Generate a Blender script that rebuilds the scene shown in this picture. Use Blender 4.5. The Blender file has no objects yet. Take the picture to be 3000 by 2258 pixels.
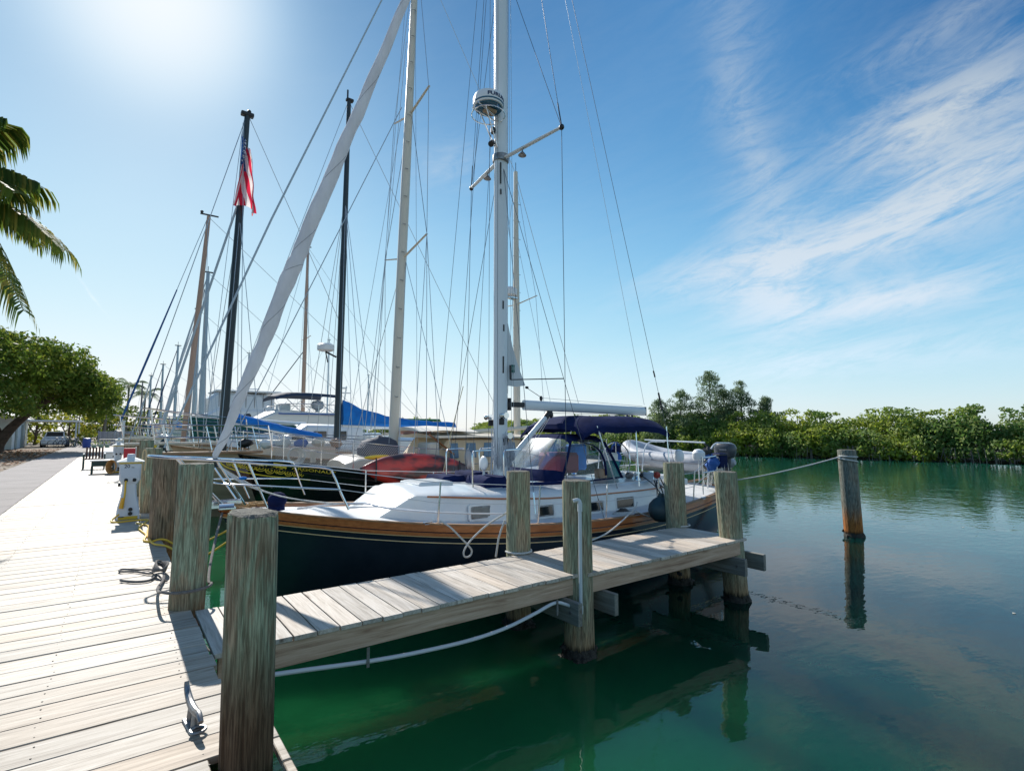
import bpy, math, random
import numpy as np
from mathutils import Vector, Matrix, Quaternion
R = math.radians
random.seed(7); RNG = np.random.default_rng(11)
scene = bpy.context.scene
COL = scene.collection

# ---------------------------------------------------------------- camera
EYE = 1.55
cam_d = bpy.data.cameras.new('camera'); cam = bpy.data.objects.new('camera', cam_d); COL.objects.link(cam)
cam_d.sensor_width = 36.0; cam_d.lens = 36.0*1150/2212
cam_d.clip_start = 0.05; cam_d.clip_end = 3000
cam.location = (0, 0, EYE)
cam.rotation_euler = (R(90+4.772), 0, R(-36.6))
scene.camera = cam

# ---------------------------------------------------------------- sun and sky
SUN_EL = R(36.4); SUN_AZ = R(1.0)
sd = bpy.data.lights.new('sun', 'SUN'); sd.energy = 3.2; sd.angle = R(0.53); sd.color = (1.0, 0.955, 0.88)
sun = bpy.data.objects.new('sun', sd); COL.objects.link(sun)
sdir = Vector((math.sin(SUN_AZ)*math.cos(SUN_EL), math.cos(SUN_AZ)*math.cos(SUN_EL), math.sin(SUN_EL)))
sun.rotation_euler = (-sdir).to_track_quat('-Z', 'Y').to_euler()
sun.location = sdir*50

world = bpy.data.worlds.new('World'); scene.world = world; world.use_nodes = True
CIRRUS_AND_FILL = [(76.5, 25.0, 8.5, 3.2, 14, 1.0), (71.5, 17.2, 11, 2.9, 10, 1.0), (72.0, 11.4, 9, 1.7, 4, 1.0), (61.8, 24, 3.4, 17, 6, 0.50), (69.7, 6.8, 16, 1.9, 2, 0.55), (77.0, 31.5, 8, 1.5, 12, 0.35),
          (29.0, 27.0, 4.0, 2.2, 10, 0.35), (55.0, 15.4, 6, 2.0, 12, 0.45), (61.0, 13.0, 5, 3.0, 10, 0.4), (80, 21, 6, 2.0, 15, 0.5), (110, 25, 20, 8, 15, 0.8), (140, 35, 18, 9, -10, 0.8), (179, 45, 60, 30, 0, 0.9), (-150, 40, 30, 22, 0, 0.8), (-22, 28, 9, 3, 20, 0.4), (-1.8, 11.3, 1.5, 0.13, -52, 0.8)]  # broad patches behind the camera are unseen, added to lift the fill light
def build_world():
    nt = world.node_tree; nt.nodes.clear(); N = nt.nodes.new; L = nt.links.new
    out = N('ShaderNodeOutputWorld'); bg = N('ShaderNodeBackground'); bg.inputs['Strength'].default_value = 0.10
    sky = N('ShaderNodeTexSky'); sky.sky_type = 'NISHITA'; sky.sun_disc = False
    sky.sun_elevation = SUN_EL; sky.sun_rotation = SUN_AZ
    sky.air_density = 1.0; sky.dust_density = 0.35; sky.ozone_density = 3.0; sky.altitude = 0
    tc = N('ShaderNodeTexCoord'); sep = N('ShaderNodeSeparateXYZ'); L(tc.outputs['Generated'], sep.inputs[0])
    def math_(op, a, b=None, clamp=False):
        m = N('ShaderNodeMath'); m.operation = op; m.use_clamp = clamp
        for i, v in enumerate((a, b)):
            if v is None: continue
            if isinstance(v, (int, float)): m.inputs[i].default_value = v
            else: L(v, m.inputs[i])
        return m.outputs[0]
    zz = math_('ADD', math_('MAXIMUM', sep.outputs['Z'], 0.0), 0.16)
    u = math_('DIVIDE', sep.outputs['X'], zz); v = math_('DIVIDE', sep.outputs['Y'], zz)
    cmb = N('ShaderNodeCombineXYZ'); L(u, cmb.inputs[0]); L(v, cmb.inputs[1])
    def noise(rot, scale, loc, sc, det, rough, dist, vec=None):
        mp = N('ShaderNodeMapping'); L(vec or cmb.outputs[0], mp.inputs[0]); mp.vector_type = 'TEXTURE' if False else 'POINT'
        mp.inputs['Rotation'].default_value = (0, 0, R(rot)); mp.inputs['Location'].default_value = loc
        m2 = N('ShaderNodeMapping'); L(mp.outputs[0], m2.inputs[0]); m2.inputs['Scale'].default_value = scale
        n = N('ShaderNodeTexNoise'); n.inputs['Scale'].default_value = sc; n.inputs['Detail'].default_value = det; n.inputs['Roughness'].default_value = rough; n.inputs['Distortion'].default_value = dist
        L(m2.outputs[0], n.inputs['Vector']); return n.outputs['Fac']
    # cirrus and added fill clouds: each patch has its own bearing, height, size and slant (degrees), broken up by windblown streaks
    az = math_('MULTIPLY', math_('ARCTAN2', sep.outputs['X'], sep.outputs['Y']), 57.2958); el = math_('MULTIPLY', math_('ARCSINE', sep.outputs['Z']), 57.2958)
    ce = N('ShaderNodeCombineXYZ'); L(az, ce.inputs[0]); L(el, ce.inputs[1])
    warp = noise(0, (1,1,1), (3,8,0), 0.07, 4, 0.5, 0.0, ce.outputs[0]); wv = math_('MULTIPLY', math_('SUBTRACT', warp, 0.5), 8.0)
    M = None
    for (a0, e0, su, sv, th, w) in CIRRUS_AND_FILL:
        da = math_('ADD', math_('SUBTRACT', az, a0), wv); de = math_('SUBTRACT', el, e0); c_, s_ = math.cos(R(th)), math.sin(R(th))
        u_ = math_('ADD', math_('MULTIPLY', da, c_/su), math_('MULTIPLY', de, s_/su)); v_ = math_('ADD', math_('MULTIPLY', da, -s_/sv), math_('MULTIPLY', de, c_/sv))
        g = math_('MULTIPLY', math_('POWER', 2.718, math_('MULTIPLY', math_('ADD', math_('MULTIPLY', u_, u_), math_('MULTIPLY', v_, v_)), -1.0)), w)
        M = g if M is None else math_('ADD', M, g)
    s1 = noise(-15, (0.055, 0.24, 1), (2.0, 0.7, 0), 1.0, 14, 0.64, 1.9, ce.outputs[0]); s2 = noise(-10, (0.22, 0.75, 1), (5.0, 1.7, 0), 1.0, 12, 0.72, 2.2, ce.outputs[0])
    st = math_('ADD', math_('MULTIPLY', s1, 0.66), math_('MULTIPLY', s2, 0.34))
    ramp = N('ShaderNodeMapRange'); ramp.interpolation_type = 'SMOOTHSTEP'; L(math_('ADD', st, math_('MULTIPLY', M, 0.07)), ramp.inputs['Value']); ramp.inputs['From Min'].default_value = 0.36; ramp.inputs['From Max'].default_value = 0.66
    dens = math_('MULTIPLY', ramp.outputs[0], math_('ADD', M, 0.03), True)
    # the sky is deepest high up and away from the sun, left undimmed behind the camera for fill light
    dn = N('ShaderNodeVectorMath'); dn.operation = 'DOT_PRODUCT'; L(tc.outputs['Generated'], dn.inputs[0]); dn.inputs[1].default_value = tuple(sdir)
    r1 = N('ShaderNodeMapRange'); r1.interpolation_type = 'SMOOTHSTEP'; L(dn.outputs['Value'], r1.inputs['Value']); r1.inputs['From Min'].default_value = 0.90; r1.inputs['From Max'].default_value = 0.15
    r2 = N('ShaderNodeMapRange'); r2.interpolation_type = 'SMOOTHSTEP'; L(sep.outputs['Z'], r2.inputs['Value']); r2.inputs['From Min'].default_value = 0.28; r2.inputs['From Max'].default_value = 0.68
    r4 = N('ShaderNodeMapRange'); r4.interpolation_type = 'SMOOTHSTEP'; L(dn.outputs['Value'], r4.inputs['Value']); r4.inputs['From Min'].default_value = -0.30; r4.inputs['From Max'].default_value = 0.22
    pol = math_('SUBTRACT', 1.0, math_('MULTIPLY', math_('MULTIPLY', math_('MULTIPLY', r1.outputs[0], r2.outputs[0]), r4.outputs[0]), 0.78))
    # bright aureole close to the sun
    r3 = N('ShaderNodeMapRange'); L(dn.outputs['Value'], r3.inputs['Value']); r3.inputs['From Min'].default_value = 0.962; r3.inputs['From Max'].default_value = 1.0
    r5 = N('ShaderNodeMapRange'); r5.interpolation_type = 'SMOOTHSTEP'; L(dn.outputs['Value'], r5.inputs['Value']); r5.inputs['From Min'].default_value = 0.62; r5.inputs['From Max'].default_value = 0.93
    r6 = N('ShaderNodeMapRange'); r6.interpolation_type = 'SMOOTHSTEP'; L(sep.outputs['Z'], r6.inputs['Value']); r6.inputs['From Min'].default_value = 0.50; r6.inputs['From Max'].default_value = 0.0
    gl = math_('ADD', math_('ADD', math_('SUBTRACT', 0.95, math_('MULTIPLY', math_('MULTIPLY', r5.outputs[0], r2.outputs[0]), 0.42)), math_('MULTIPLY', math_('POWER', r3.outputs[0], 5.0), 1.3)), math_('MULTIPLY', r6.outputs[0], 0.50))
    vs = N('ShaderNodeVectorMath'); vs.operation = 'SCALE'; L(sky.outputs[0], vs.inputs[0]); L(gl, vs.inputs['Scale'])
    sc = N('ShaderNodeSeparateColor'); L(vs.outputs[0], sc.inputs[0]); cs = N('ShaderNodeCombineColor')
    for i, (k, g) in enumerate(((0.140, 1.18), (0.192, 1.0), (0.262, 0.92))):
        e = math_('POWER', 2.718, math_('MULTIPLY', math_('POWER', math_('MULTIPLY', sc.outputs[i], k), g), -1.0))
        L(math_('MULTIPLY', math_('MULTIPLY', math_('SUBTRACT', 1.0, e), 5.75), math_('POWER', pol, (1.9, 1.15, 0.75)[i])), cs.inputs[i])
    hs = cs
    # cloud brightness follows the sky round it
    bw = N('ShaderNodeRGBToBW'); L(cs.outputs[0], bw.inputs[0])
    cb = math_('ADD', math_('MULTIPLY', bw.outputs[0], 0.62), 2.6)
    cc = N('ShaderNodeCombineColor'); L(math_('MULTIPLY', cb, 0.84), cc.inputs[0]); L(math_('MULTIPLY', cb, 0.98), cc.inputs[1]); L(math_('MULTIPLY', cb, 1.12), cc.inputs[2])
    mx = N('ShaderNodeMix'); mx.data_type = 'RGBA'; L(dens, mx.inputs[0]); L(hs.outputs[0], mx.inputs[6]); L(cc.outputs[0], mx.inputs[7])
    L(mx.outputs[2], bg.inputs['Color']); L(bg.outputs[0], out.inputs[0])
build_world()
scene.view_settings.view_transform = 'Standard'; scene.view_settings.look = 'None'
scene.view_settings.exposure = 0.85; scene.view_settings.gamma = 1.0

# ---------------------------------------------------------------- object helpers
def tag(o, label=None, cat=None, group=None, kind=None):
    if label: o['label'] = label
    if cat: o['category'] = cat
    if group: o['group'] = group
    if kind: o['kind'] = kind
    return o
def empty(name, loc, label, cat, group=None, rz=0.0):
    o = bpy.data.objects.new(name, None); COL.objects.link(o); o.location = loc; o.rotation_euler = (0, 0, rz)
    o.empty_display_size = 0.1
    return tag(o, label, cat, group)
def copy_tree(o, parent=None):
    c = o.copy(); COL.objects.link(c)
    if parent is not None: c.parent = parent
    for ch in list(o.children): copy_tree(ch, c)
    return c
class MB:
    """collects shapes, then links them as ONE mesh object"""
    def __init__(s): s.v = []; s.f = []; s.m = []; s.uv = None
    def add(s, vs, fs, mi=0):
        n = len(s.v); s.v += [tuple(p) for p in vs]
        for f in fs: s.f.append(tuple(i+n for i in f)); s.m.append(mi)
        return s
    def box(s, x0, x1, y0, y1, z0, z1, mi=0, mat=None):
        vs = [(x0,y0,z0),(x1,y0,z0),(x1,y1,z0),(x0,y1,z0),(x0,y0,z1),(x1,y0,z1),(x1,y1,z1),(x0,y1,z1)]
        if mat is not None: vs = [tuple(mat @ Vector(p)) for p in vs]
        return s.add(vs, [(0,3,2,1),(4,5,6,7),(0,1,5,4),(1,2,6,5),(2,3,7,6),(3,0,4,7)], mi)
    def rbox(s, x0, x1, y0, y1, z0, z1, b=0.01, mi=0, mat=None):
        # box with chamfered edges
        pts = []; 
        for (ax, ay, az) in [(x, y, z) for z in (0,1) for y in (0,1) for x in (0,1)]:
            cx, cy, cz = (x0,x1)[ax], (y0,y1)[ay], (z0,z1)[az]; dx, dy, dz = (b,-b)[ax], (b,-b)[ay], (b,-b)[az]
            pts += [(cx, cy+dy, cz+dz), (cx+dx, cy, cz+dz), (cx+dx, cy+dy, cz)]
        if mat is not None: pts = [tuple(mat @ Vector(p)) for p in pts]
        import itertools
        c = lambda x,y,z: 3*(x+2*y+4*z)
        F = []
        for x in (0,1): q = [c(x,0,0), c(x,1,0), c(x,1,1), c(x,0,1)]; F.append(q if x else q[::-1])
        for y in (0,1): q = [c(0,y,0)+1, c(1,y,0)+1, c(1,y,1)+1, c(0,y,1)+1]; F.append(q[::-1] if y else q)
        for z in (0,1): q = [c(0,0,z)+2, c(1,0,z)+2, c(1,1,z)+2, c(0,1,z)+2]; F.append(q if z else q[::-1])
        for y in (0,1):
            for z in (0,1): F.append([c(0,y,z)+1, c(1,y,z)+1, c(1,y,z)+2, c(0,y,z)+2])
        for x in (0,1):
            for z in (0,1): F.append([c(x,0,z), c(x,1,z), c(x,1,z)+2, c(x,0,z)+2])
        for x in (0,1):
            for y in (0,1): F.append([c(x,y,0), c(x,y,1), c(x,y,1)+1, c(x,y,0)+1])
        for k in range(8): F.append([3*k, 3*k+1, 3*k+2])
        return s.add(pts, F, mi)
    def loft(s, rings, closed=True, cap=True, mi=0):
        n = len(rings[0]); vs = [p for r in rings for p in r]; F = []
        for i in range(len(rings)-1):
            for j in range(n if closed else n-1):
                a = i*n+j; b = i*n+(j+1) % n; F.append((a, b, b+n, a+n))
        if cap and closed: F.append(tuple(range(n))[::-1]); F.append(tuple(range((len(rings)-1)*n, len(rings)*n)))
        return s.add(vs, F, mi)
    def tube(s, pts, r, n=8, closed=False, cap=True, mi=0, sq=1.0):
        P = [Vector(p) for p in pts]; m = len(P)
        rr = r if isinstance(r, (list, tuple)) else [r]*m
        T = []
        for i in range(m):
            a = P[i-1] if (i > 0 or closed) else P[i]; b = P[(i+1) % m] if (i < m-1 or closed) else P[i]
            t = (b-a); T.append(t.normalized() if t.length > 1e-9 else Vector((0,0,1)))
        up = Vector((0,0,1)) if abs(T[0].z) < 0.9 else Vector((0,1,0))
        nrm = T[0].cross(up).normalized(); rings = []
        for i in range(m):
            if i:
                ax = T[i-1].cross(T[i])
                if ax.length > 1e-7: nrm = Quaternion(ax.normalized(), T[i-1].angle(T[i])) @ nrm
            nrm = (nrm - T[i]*nrm.dot(T[i])).normalized(); bn = T[i].cross(nrm)
            rings.append([tuple(P[i] + nrm*(rr[i]*math.cos(2*math.pi*k/n)) + bn*(rr[i]*sq*math.sin(2*math.pi*k/n))) for k in range(n)])
        if closed: rings.append(rings[0]); return s.loft(rings, True, False, mi)
        return s.loft(rings, True, cap, mi)
    def cyl(s, p, r, h, n=20, r2=None, mi=0, cap=True):
        r2 = r if r2 is None else r2
        return s.loft([[(p[0]+q*math.cos(2*math.pi*k/n), p[1]+q*math.sin(2*math.pi*k/n), z) for k in range(n)] for q, z in ((r, p[2]), (r2, p[2]+h))], True, cap, mi)
    def lathe(s, p, prof, n=24, mi=0, cap=True):
        return s.loft([[(p[0]+q*math.cos(2*math.pi*k/n), p[1]+q*math.sin(2*math.pi*k/n), p[2]+z) for k in range(n)] for q, z in prof], True, cap, mi)
    def blob(s, c, rx, ry, rz, n=10, m=7, mi=0, jit=0.0):
        rings = []
        for i in range(m+1):
            a = -math.pi/2 + math.pi*i/m; ring = []
            for k in range(n):
                j = 1+random.uniform(-jit, jit); t = 2*math.pi*k/n; q = max(math.cos(a), 0.02)
                ring.append((c[0]+rx*q*math.cos(t)*j, c[1]+ry*q*math.sin(t)*j, c[2]+rz*math.sin(a)*j))
            rings.append(ring)
        return s.loft(rings, True, True, mi)
    def build(s, name, mats, parent=None, loc=None, smooth=35):
        me = bpy.data.meshes.new(name); me.from_pydata(s.v, [], s.f); me.validate(clean_customdata=False)
        if not isinstance(mats, (list, tuple)): mats = [mats]
        for m in mats: me.materials.append(m)
        if len(mats) > 1 and len(me.polygons) == len(s.m): me.polygons.foreach_set('material_index', s.m)
        if smooth:
            me.polygons.foreach_set('use_smooth', [True]*len(me.polygons)); me.set_sharp_from_angle(angle=R(smooth))
        me.update()
        o = bpy.data.objects.new(name, me); COL.objects.link(o)
        if parent is not None: o.parent = parent
        if loc is not None: o.location = loc
        return o
def shift(o, base):
    """move a mesh object's origin to its base point (world), keeping the shape where it stands"""
    o.data.transform(Matrix.Translation(-Vector(base))); o.location = Vector(base); return o
def wire(name, a, b, r, mat, parent, sag=0.0, n=5, seg=None):
    a = Vector(a); b = Vector(b); seg = seg or (10 if sag else 1)
    pts = [a.lerp(b, i/seg) - Vector((0,0,1))*sag*4*(i/seg)*(1-i/seg) for i in range(seg+1)]
    return MB().tube(pts, r, n).build(name, mat, parent)
def catmull(pts, k=8, closed=False):
    P = [Vector(p) for p in pts]; out = []; n = len(P)
    rng = range(n if closed else n-1)
    for i in rng:
        p0 = P[(i-1) % n] if (closed or i > 0) else P[0]; p1 = P[i]; p2 = P[(i+1) % n]; p3 = P[(i+2) % n] if (closed or i+2 < n) else P[-1]
        for j in range(k):
            t = j/k; out.append(0.5*((2*p1)+(p2-p0)*t+(2*p0-5*p1+4*p2-p3)*t*t+(3*p1-p0-3*p2+p3)*t*t*t))
    if not closed: out.append(P[-1])
    return out
def text_mesh(txt, size, extrude=0.002, shear=0.0, bold=0.0):
    cu = bpy.data.curves.new('lettering', 'FONT'); cu.body = txt; cu.size = size; cu.extrude = extrude; cu.shear = shear; cu.offset = bold
    cu.align_x = 'CENTER'; cu.align_y = 'CENTER'; cu.resolution_u = 3
    ob = bpy.data.objects.new('lettering', cu); COL.objects.link(ob)
    dg = bpy.context.evaluated_depsgraph_get(); me = bpy.data.meshes.new_from_object(ob.evaluated_get(dg))
    COL.objects.unlink(ob); bpy.data.objects.remove(ob); bpy.data.curves.remove(cu)
    return me
def put_mesh(me, name, mat, parent, fn):
    for v in me.vertices: v.co = fn(v.co)
    me.materials.clear(); me.materials.append(mat); o = bpy.data.objects.new(name, me); COL.objects.link(o); o.parent = parent; return o

# ---------------------------------------------------------------- materials
MATS = {}
def mat(name, base, rough=0.5, metal=0.0, base2=None, scale=6.0, stretch=(1,1,1), detail=4, lo=0.35, hi=0.65, bump=0.0, bscale=None,
        island=0.0, spec=None, coat=0.0, trans=0.0, ior=None, sheen=0.0, alpha=None, rvar=0.0):
    if name in MATS: return MATS[name]
    m = bpy.data.materials.new(name); MATS[name] = m; m.use_nodes = True; nt = m.node_tree; N = nt.nodes.new; L = nt.links.new
    b = nt.nodes['Principled BSDF']; b.inputs['Roughness'].default_value = rough; b.inputs['Metallic'].default_value = metal
    b.inputs['Base Color'].default_value = (*base, 1)
    if spec is not None: b.inputs['Specular IOR Level'].default_value = spec
    if coat: b.inputs['Coat Weight'].default_value = coat; b.inputs['Coat Roughness'].default_value = 0.06
    if trans: b.inputs['Transmission Weight'].default_value = trans
    if ior: b.inputs['IOR'].default_value = ior
    if sheen: b.inputs['Sheen Weight'].default_value = sheen
    if alpha is not None: b.inputs['Alpha'].default_value = alpha
    tc = N('ShaderNodeTexCoord'); mp = N('ShaderNodeMapping'); mp.inputs['Scale'].default_value = stretch; L(tc.outputs['Object'], mp.inputs[0])
    col = None
    if base2 is not None:
        n = N('ShaderNodeTexNoise'); n.inputs['Scale'].default_value = scale; n.inputs['Detail'].default_value = detail; n.inputs['Roughness'].default_value = 0.6
        L(mp.outputs[0], n.inputs['Vector'])
        r = N('ShaderNodeMapRange'); L(n.outputs['Fac'], r.inputs['Value']); r.inputs['From Min'].default_value = lo; r.inputs['From Max'].default_value = hi
        mx = N('ShaderNodeMix'); mx.data_type = 'RGBA'; L(r.outputs[0], mx.inputs[0]); mx.inputs[6].default_value = (*base, 1); mx.inputs[7].default_value = (*base2, 1)
        col = mx.outputs[2]
        if rvar:
            rr = N('ShaderNodeMapRange'); L(n.outputs['Fac'], rr.inputs['Value']); rr.inputs['To Min'].default_value = max(0.02, rough-rvar); rr.inputs['To Max'].default_value = rough+rvar
            L(rr.outputs[0], b.inputs['Roughness'])
    if island:
        g = N('ShaderNodeNewGeometry'); hs = N('ShaderNodeHueSaturation'); 
        r = N('ShaderNodeMapRange'); L(g.outputs['Random Per Island'], r.inputs['Value']); r.inputs['To Min'].default_value = 1-island; r.inputs['To Max'].default_value = 1+island
        L(r.outputs[0], hs.inputs['Value'])
        if col is not None: L(col, hs.inputs['Color'])
        else: hs.inputs['Color'].default_value = (*base, 1)
        col = hs.outputs[0]
    if col is not None: L(col, b.inputs['Base Color'])
    if bump:
        n = N('ShaderNodeTexNoise'); n.inputs['Scale'].default_value = bscale or scale*3; n.inputs['Detail'].default_value = 5; L(mp.outputs[0], n.inputs['Vector'])
        bp = N('ShaderNodeBump'); bp.inputs['Strength'].default_value = min(1, bump); bp.inputs['Distance'].default_value = 0.01; L(n.outputs['Fac'], bp.inputs['Height']); L(bp.outputs[0], b.inputs['Normal'])
    return m
def plank_mat(name, axis, cols, gapdark=0.0, knots=True, rough=0.62, gs=1.0):
    """weathered boards; every board (mesh island) has its own tint; grain runs along the given axis"""
    m = bpy.data.materials.new(name); MATS[name] = m; m.use_nodes = True; nt = m.node_tree; N = nt.nodes.new; L = nt.links.new
    b = nt.nodes['Principled BSDF']; b.inputs['Roughness'].default_value = rough
    tc = N('ShaderNodeTexCoord'); g = N('ShaderNodeNewGeometry')
    off = N('ShaderNodeVectorMath'); off.operation = 'SCALE'; off.inputs[0].default_value = (31.7, 17.3, 9.1); L(g.outputs['Random Per Island'], off.inputs['Scale'])
    ad = N('ShaderNodeVectorMath'); ad.operation = 'ADD'; L(tc.outputs['Object'], ad.inputs[0]); L(off.outputs[0], ad.inputs[1])
    st = {'X': (1.2, 22, 22), 'Y': (22, 1.2, 22), 'Z': (22, 22, 1.2)}[axis]
    mp = N('ShaderNodeMapping'); mp.inputs['Scale'].default_value = tuple(c*gs for c in st); L(ad.outputs[0], mp.inputs[0])
    n = N('ShaderNodeTexNoise'); n.inputs['Scale'].default_value = 1.7; n.inputs['Detail'].default_value = 9; n.inputs['Roughness'].default_value = 0.68; n.inputs['Distortion'].default_value = 0.7; L(mp.outputs[0], n.inputs['Vector'])
    big = N('ShaderNodeTexNoise'); big.inputs['Scale'].default_value = 1.3; big.inputs['Detail'].default_value = 3
    mp2 = N('ShaderNodeMapping'); mp2.inputs['Scale'].default_value = {'X': (1, 3, 3), 'Y': (3, 1, 3), 'Z': (3, 3, 1)}[axis]; L(ad.outputs[0], mp2.inputs[0]); L(mp2.outputs[0], big.inputs['Vector'])
    ramp = N('ShaderNodeValToRGB'); cr = ramp.color_ramp; cr.elements[0].position = 0.27; cr.elements[0].color = (*cols[0], 1); cr.elements[1].position = 0.66; cr.elements[1].color = (*cols[2], 1)
    e = cr.elements.new(0.46); e.color = (*cols[1], 1); L(n.outputs['Fac'], ramp.inputs[0])
    # tan tint on some boards
    r1 = N('ShaderNodeMapRange'); mm = N('ShaderNodeMath'); mm.operation = 'MULTIPLY'; L(g.outputs['Random Per Island'], mm.inputs[0]); mm.inputs[1].default_value = 7.31
    fr = N('ShaderNodeMath'); fr.operation = 'FRACT'; L(mm.outputs[0], fr.inputs[0])
    L(fr.outputs[0], r1.inputs['Value']); r1.inputs['From Min'].default_value = 0.45; r1.inputs['To Max'].default_value = 0.85
    m2 = N('ShaderNodeMath'); m2.operation = 'MULTIPLY'; L(r1.outputs[0], m2.inputs[0]); L(big.outputs['Fac'], m2.inputs[1])
    mx = N('ShaderNodeMix'); mx.data_type = 'RGBA'; mx.blend_type = 'MULTIPLY'; L(m2.outputs[0], mx.inputs[0]); L(ramp.outputs[0], mx.inputs[6]); mx.inputs[7].default_value = (*cols[3], 1)
    hs = N('ShaderNodeHueSaturation'); r2 = N('ShaderNodeMapRange'); L(g.outputs['Random Per Island'], r2.inputs['Value']); r2.inputs['To Min'].default_value = 0.76; r2.inputs['To Max'].default_value = 1.14
    L(r2.outputs[0], hs.inputs['Value']); L(mx.outputs[2], hs.inputs['Color']); col = hs.outputs[0]
    if knots:
        vo = N('ShaderNodeTexVoronoi'); vo.inputs['Scale'].default_value = 1.0; mp3 = N('ShaderNodeMapping'); mp3.inputs['Scale'].default_value = {'X': (1.1, 5, 5), 'Y': (5, 1.1, 5), 'Z': (5, 5, 1.1)}[axis]
        L(ad.outputs[0], mp3.inputs[0]); L(mp3.outputs[0], vo.inputs['Vector'])
        kr = N('ShaderNodeMapRange'); L(vo.outputs['Distance'], kr.inputs['Value']); kr.inputs['From Min'].default_value = 0.045; kr.inputs['From Max'].default_value = 0.13; kr.inputs['To Min'].default_value = 0.9; kr.inputs['To Max'].default_value = 0.0
        sc = N('ShaderNodeSeparateColor'); L(vo.outputs['Color'], sc.inputs[0]); gt = N('ShaderNodeMath'); gt.operation = 'GREATER_THAN'; L(sc.outputs[0], gt.inputs[0]); gt.inputs[1].default_value = 0.66
        km = N('ShaderNodeMath'); km.operation = 'MULTIPLY'; L(kr.outputs[0], km.inputs[0]); L(gt.outputs[0], km.inputs[1])
        kx = N('ShaderNodeMix'); kx.data_type = 'RGBA'; L(km.outputs[0], kx.inputs[0]); L(col, kx.inputs[6]); kx.inputs[7].default_value = (0.16, 0.11, 0.075, 1); col = kx.outputs[2]
    L(col, b.inputs['Base Color'])
    bp = N('ShaderNodeBump'); bp.inputs['Strength'].default_value = 0.45; bp.inputs['Distance'].default_value = 0.004; L(n.outputs['Fac'], bp.inputs['Height']); L(bp.outputs[0], b.inputs['Normal'])
    return m
def piling_mat(name, top, streak, low, zlow, zwet=-0.72):
    """round timber: vertical grain and streaks, stained lower part, dark wet band at the waterline"""
    m = bpy.data.materials.new(name); MATS[name] = m; m.use_nodes = True; nt = m.node_tree; N = nt.nodes.new; L = nt.links.new
    b = nt.nodes['Principled BSDF']; b.inputs['Roughness'].default_value = 0.85; b.inputs['Specular IOR Level'].default_value = 0.25
    tc = N('ShaderNodeTexCoord'); geo = N('ShaderNodeNewGeometry')
    def noise(sc, scale, det, dist=0.0):
        mp = N('ShaderNodeMapping'); mp.inputs['Scale'].default_value = sc; L(tc.outputs['Object'], mp.inputs[0]); n = N('ShaderNodeTexNoise'); n.inputs['Scale'].default_value = scale; n.inputs['Detail'].default_value = det
        n.inputs['Roughness'].default_value = 0.62; n.inputs['Distortion'].default_value = dist; L(mp.outputs[0], n.inputs['Vector']); return n.outputs['Fac']
    grain = noise((62, 62, 3.4), 1.5, 9, 0.5); patch = noise((6, 6, 1.3), 1.4, 5, 0.4); crack = noise((34, 34, 0.9), 1.0, 2)
    def rng(v, a, c, lo=0.0, hi=1.0, sm=True):
        r = N('ShaderNodeMapRange'); r.interpolation_type = 'SMOOTHSTEP' if sm else 'LINEAR'; L(v, r.inputs['Value']); r.inputs['From Min'].default_value = a; r.inputs['From Max'].default_value = c; r.inputs['To Min'].default_value = lo; r.inputs['To Max'].default_value = hi; return r.outputs[0]
    def mix(f, a, c, bt='MIX'):
        x = N('ShaderNodeMix'); x.data_type = 'RGBA'; x.blend_type = bt
        if isinstance(f, float): x.inputs[0].default_value = f
        else: L(f, x.inputs[0])
        for i, q in ((6, a), (7, c)):
            if isinstance(q, tuple): x.inputs[i].default_value = (*q, 1)
            else: L(q, x.inputs[i])
        return x.outputs[2]
    def mul(a, c):
        x = N('ShaderNodeMath'); x.operation = 'MULTIPLY'; L(a, x.inputs[0])
        if isinstance(c, float): x.inputs[1].default_value = c
        else: L(c, x.inputs[1])
        return x.outputs[0]
    sp = N('ShaderNodeSeparateXYZ'); L(geo.outputs['Position'], sp.inputs[0])
    wob = N('ShaderNodeMath'); wob.operation = 'MULTIPLY_ADD'; L(patch, wob.inputs[0]); wob.inputs[1].default_value = 0.9; L(sp.outputs['Z'], wob.inputs[2])
    c = mix(rng(patch, 0.46, 0.60), top, streak)
    c = mix(rng(wob.outputs[0], zlow+0.75, zlow+0.15), c, low)
    c = mix(rng(grain, 0.36, 0.66), mix(1.0, c, (0.55, 0.50, 0.45), 'MULTIPLY'), mix(1.0, c, (1.45, 1.45, 1.40), 'MULTIPLY'))
    c = mix(mul(rng(crack, 0.30, 0.322, 1.0, 0.0), 0.85), c, (0.012, 0.009, 0.007))
    wet = N('ShaderNodeMath'); wet.operation = 'MULTIPLY_ADD'; L(grain, wet.inputs[0]); wet.inputs[1].default_value = 0.12; L(sp.outputs['Z'], wet.inputs[2])
    c = mix(rng(wet.outputs[0], zwet+0.05, zwet-0.05), c, (0.012, 0.012, 0.008))
    L(c, b.inputs['Base Color'])
    ht = N('ShaderNodeMath'); ht.operation = 'ADD'; L(grain, ht.inputs[0]); L(rng(crack, 0.285, 0.33, -0.7, 0.0), ht.inputs[1])
    bp = N('ShaderNodeBump'); bp.inputs['Strength'].default_value = 0.8; bp.inputs['Distance'].default_value = 0.012; L(ht.outputs[0], bp.inputs['Height']); L(bp.outputs[0], b.inputs['Normal'])
    return m
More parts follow.
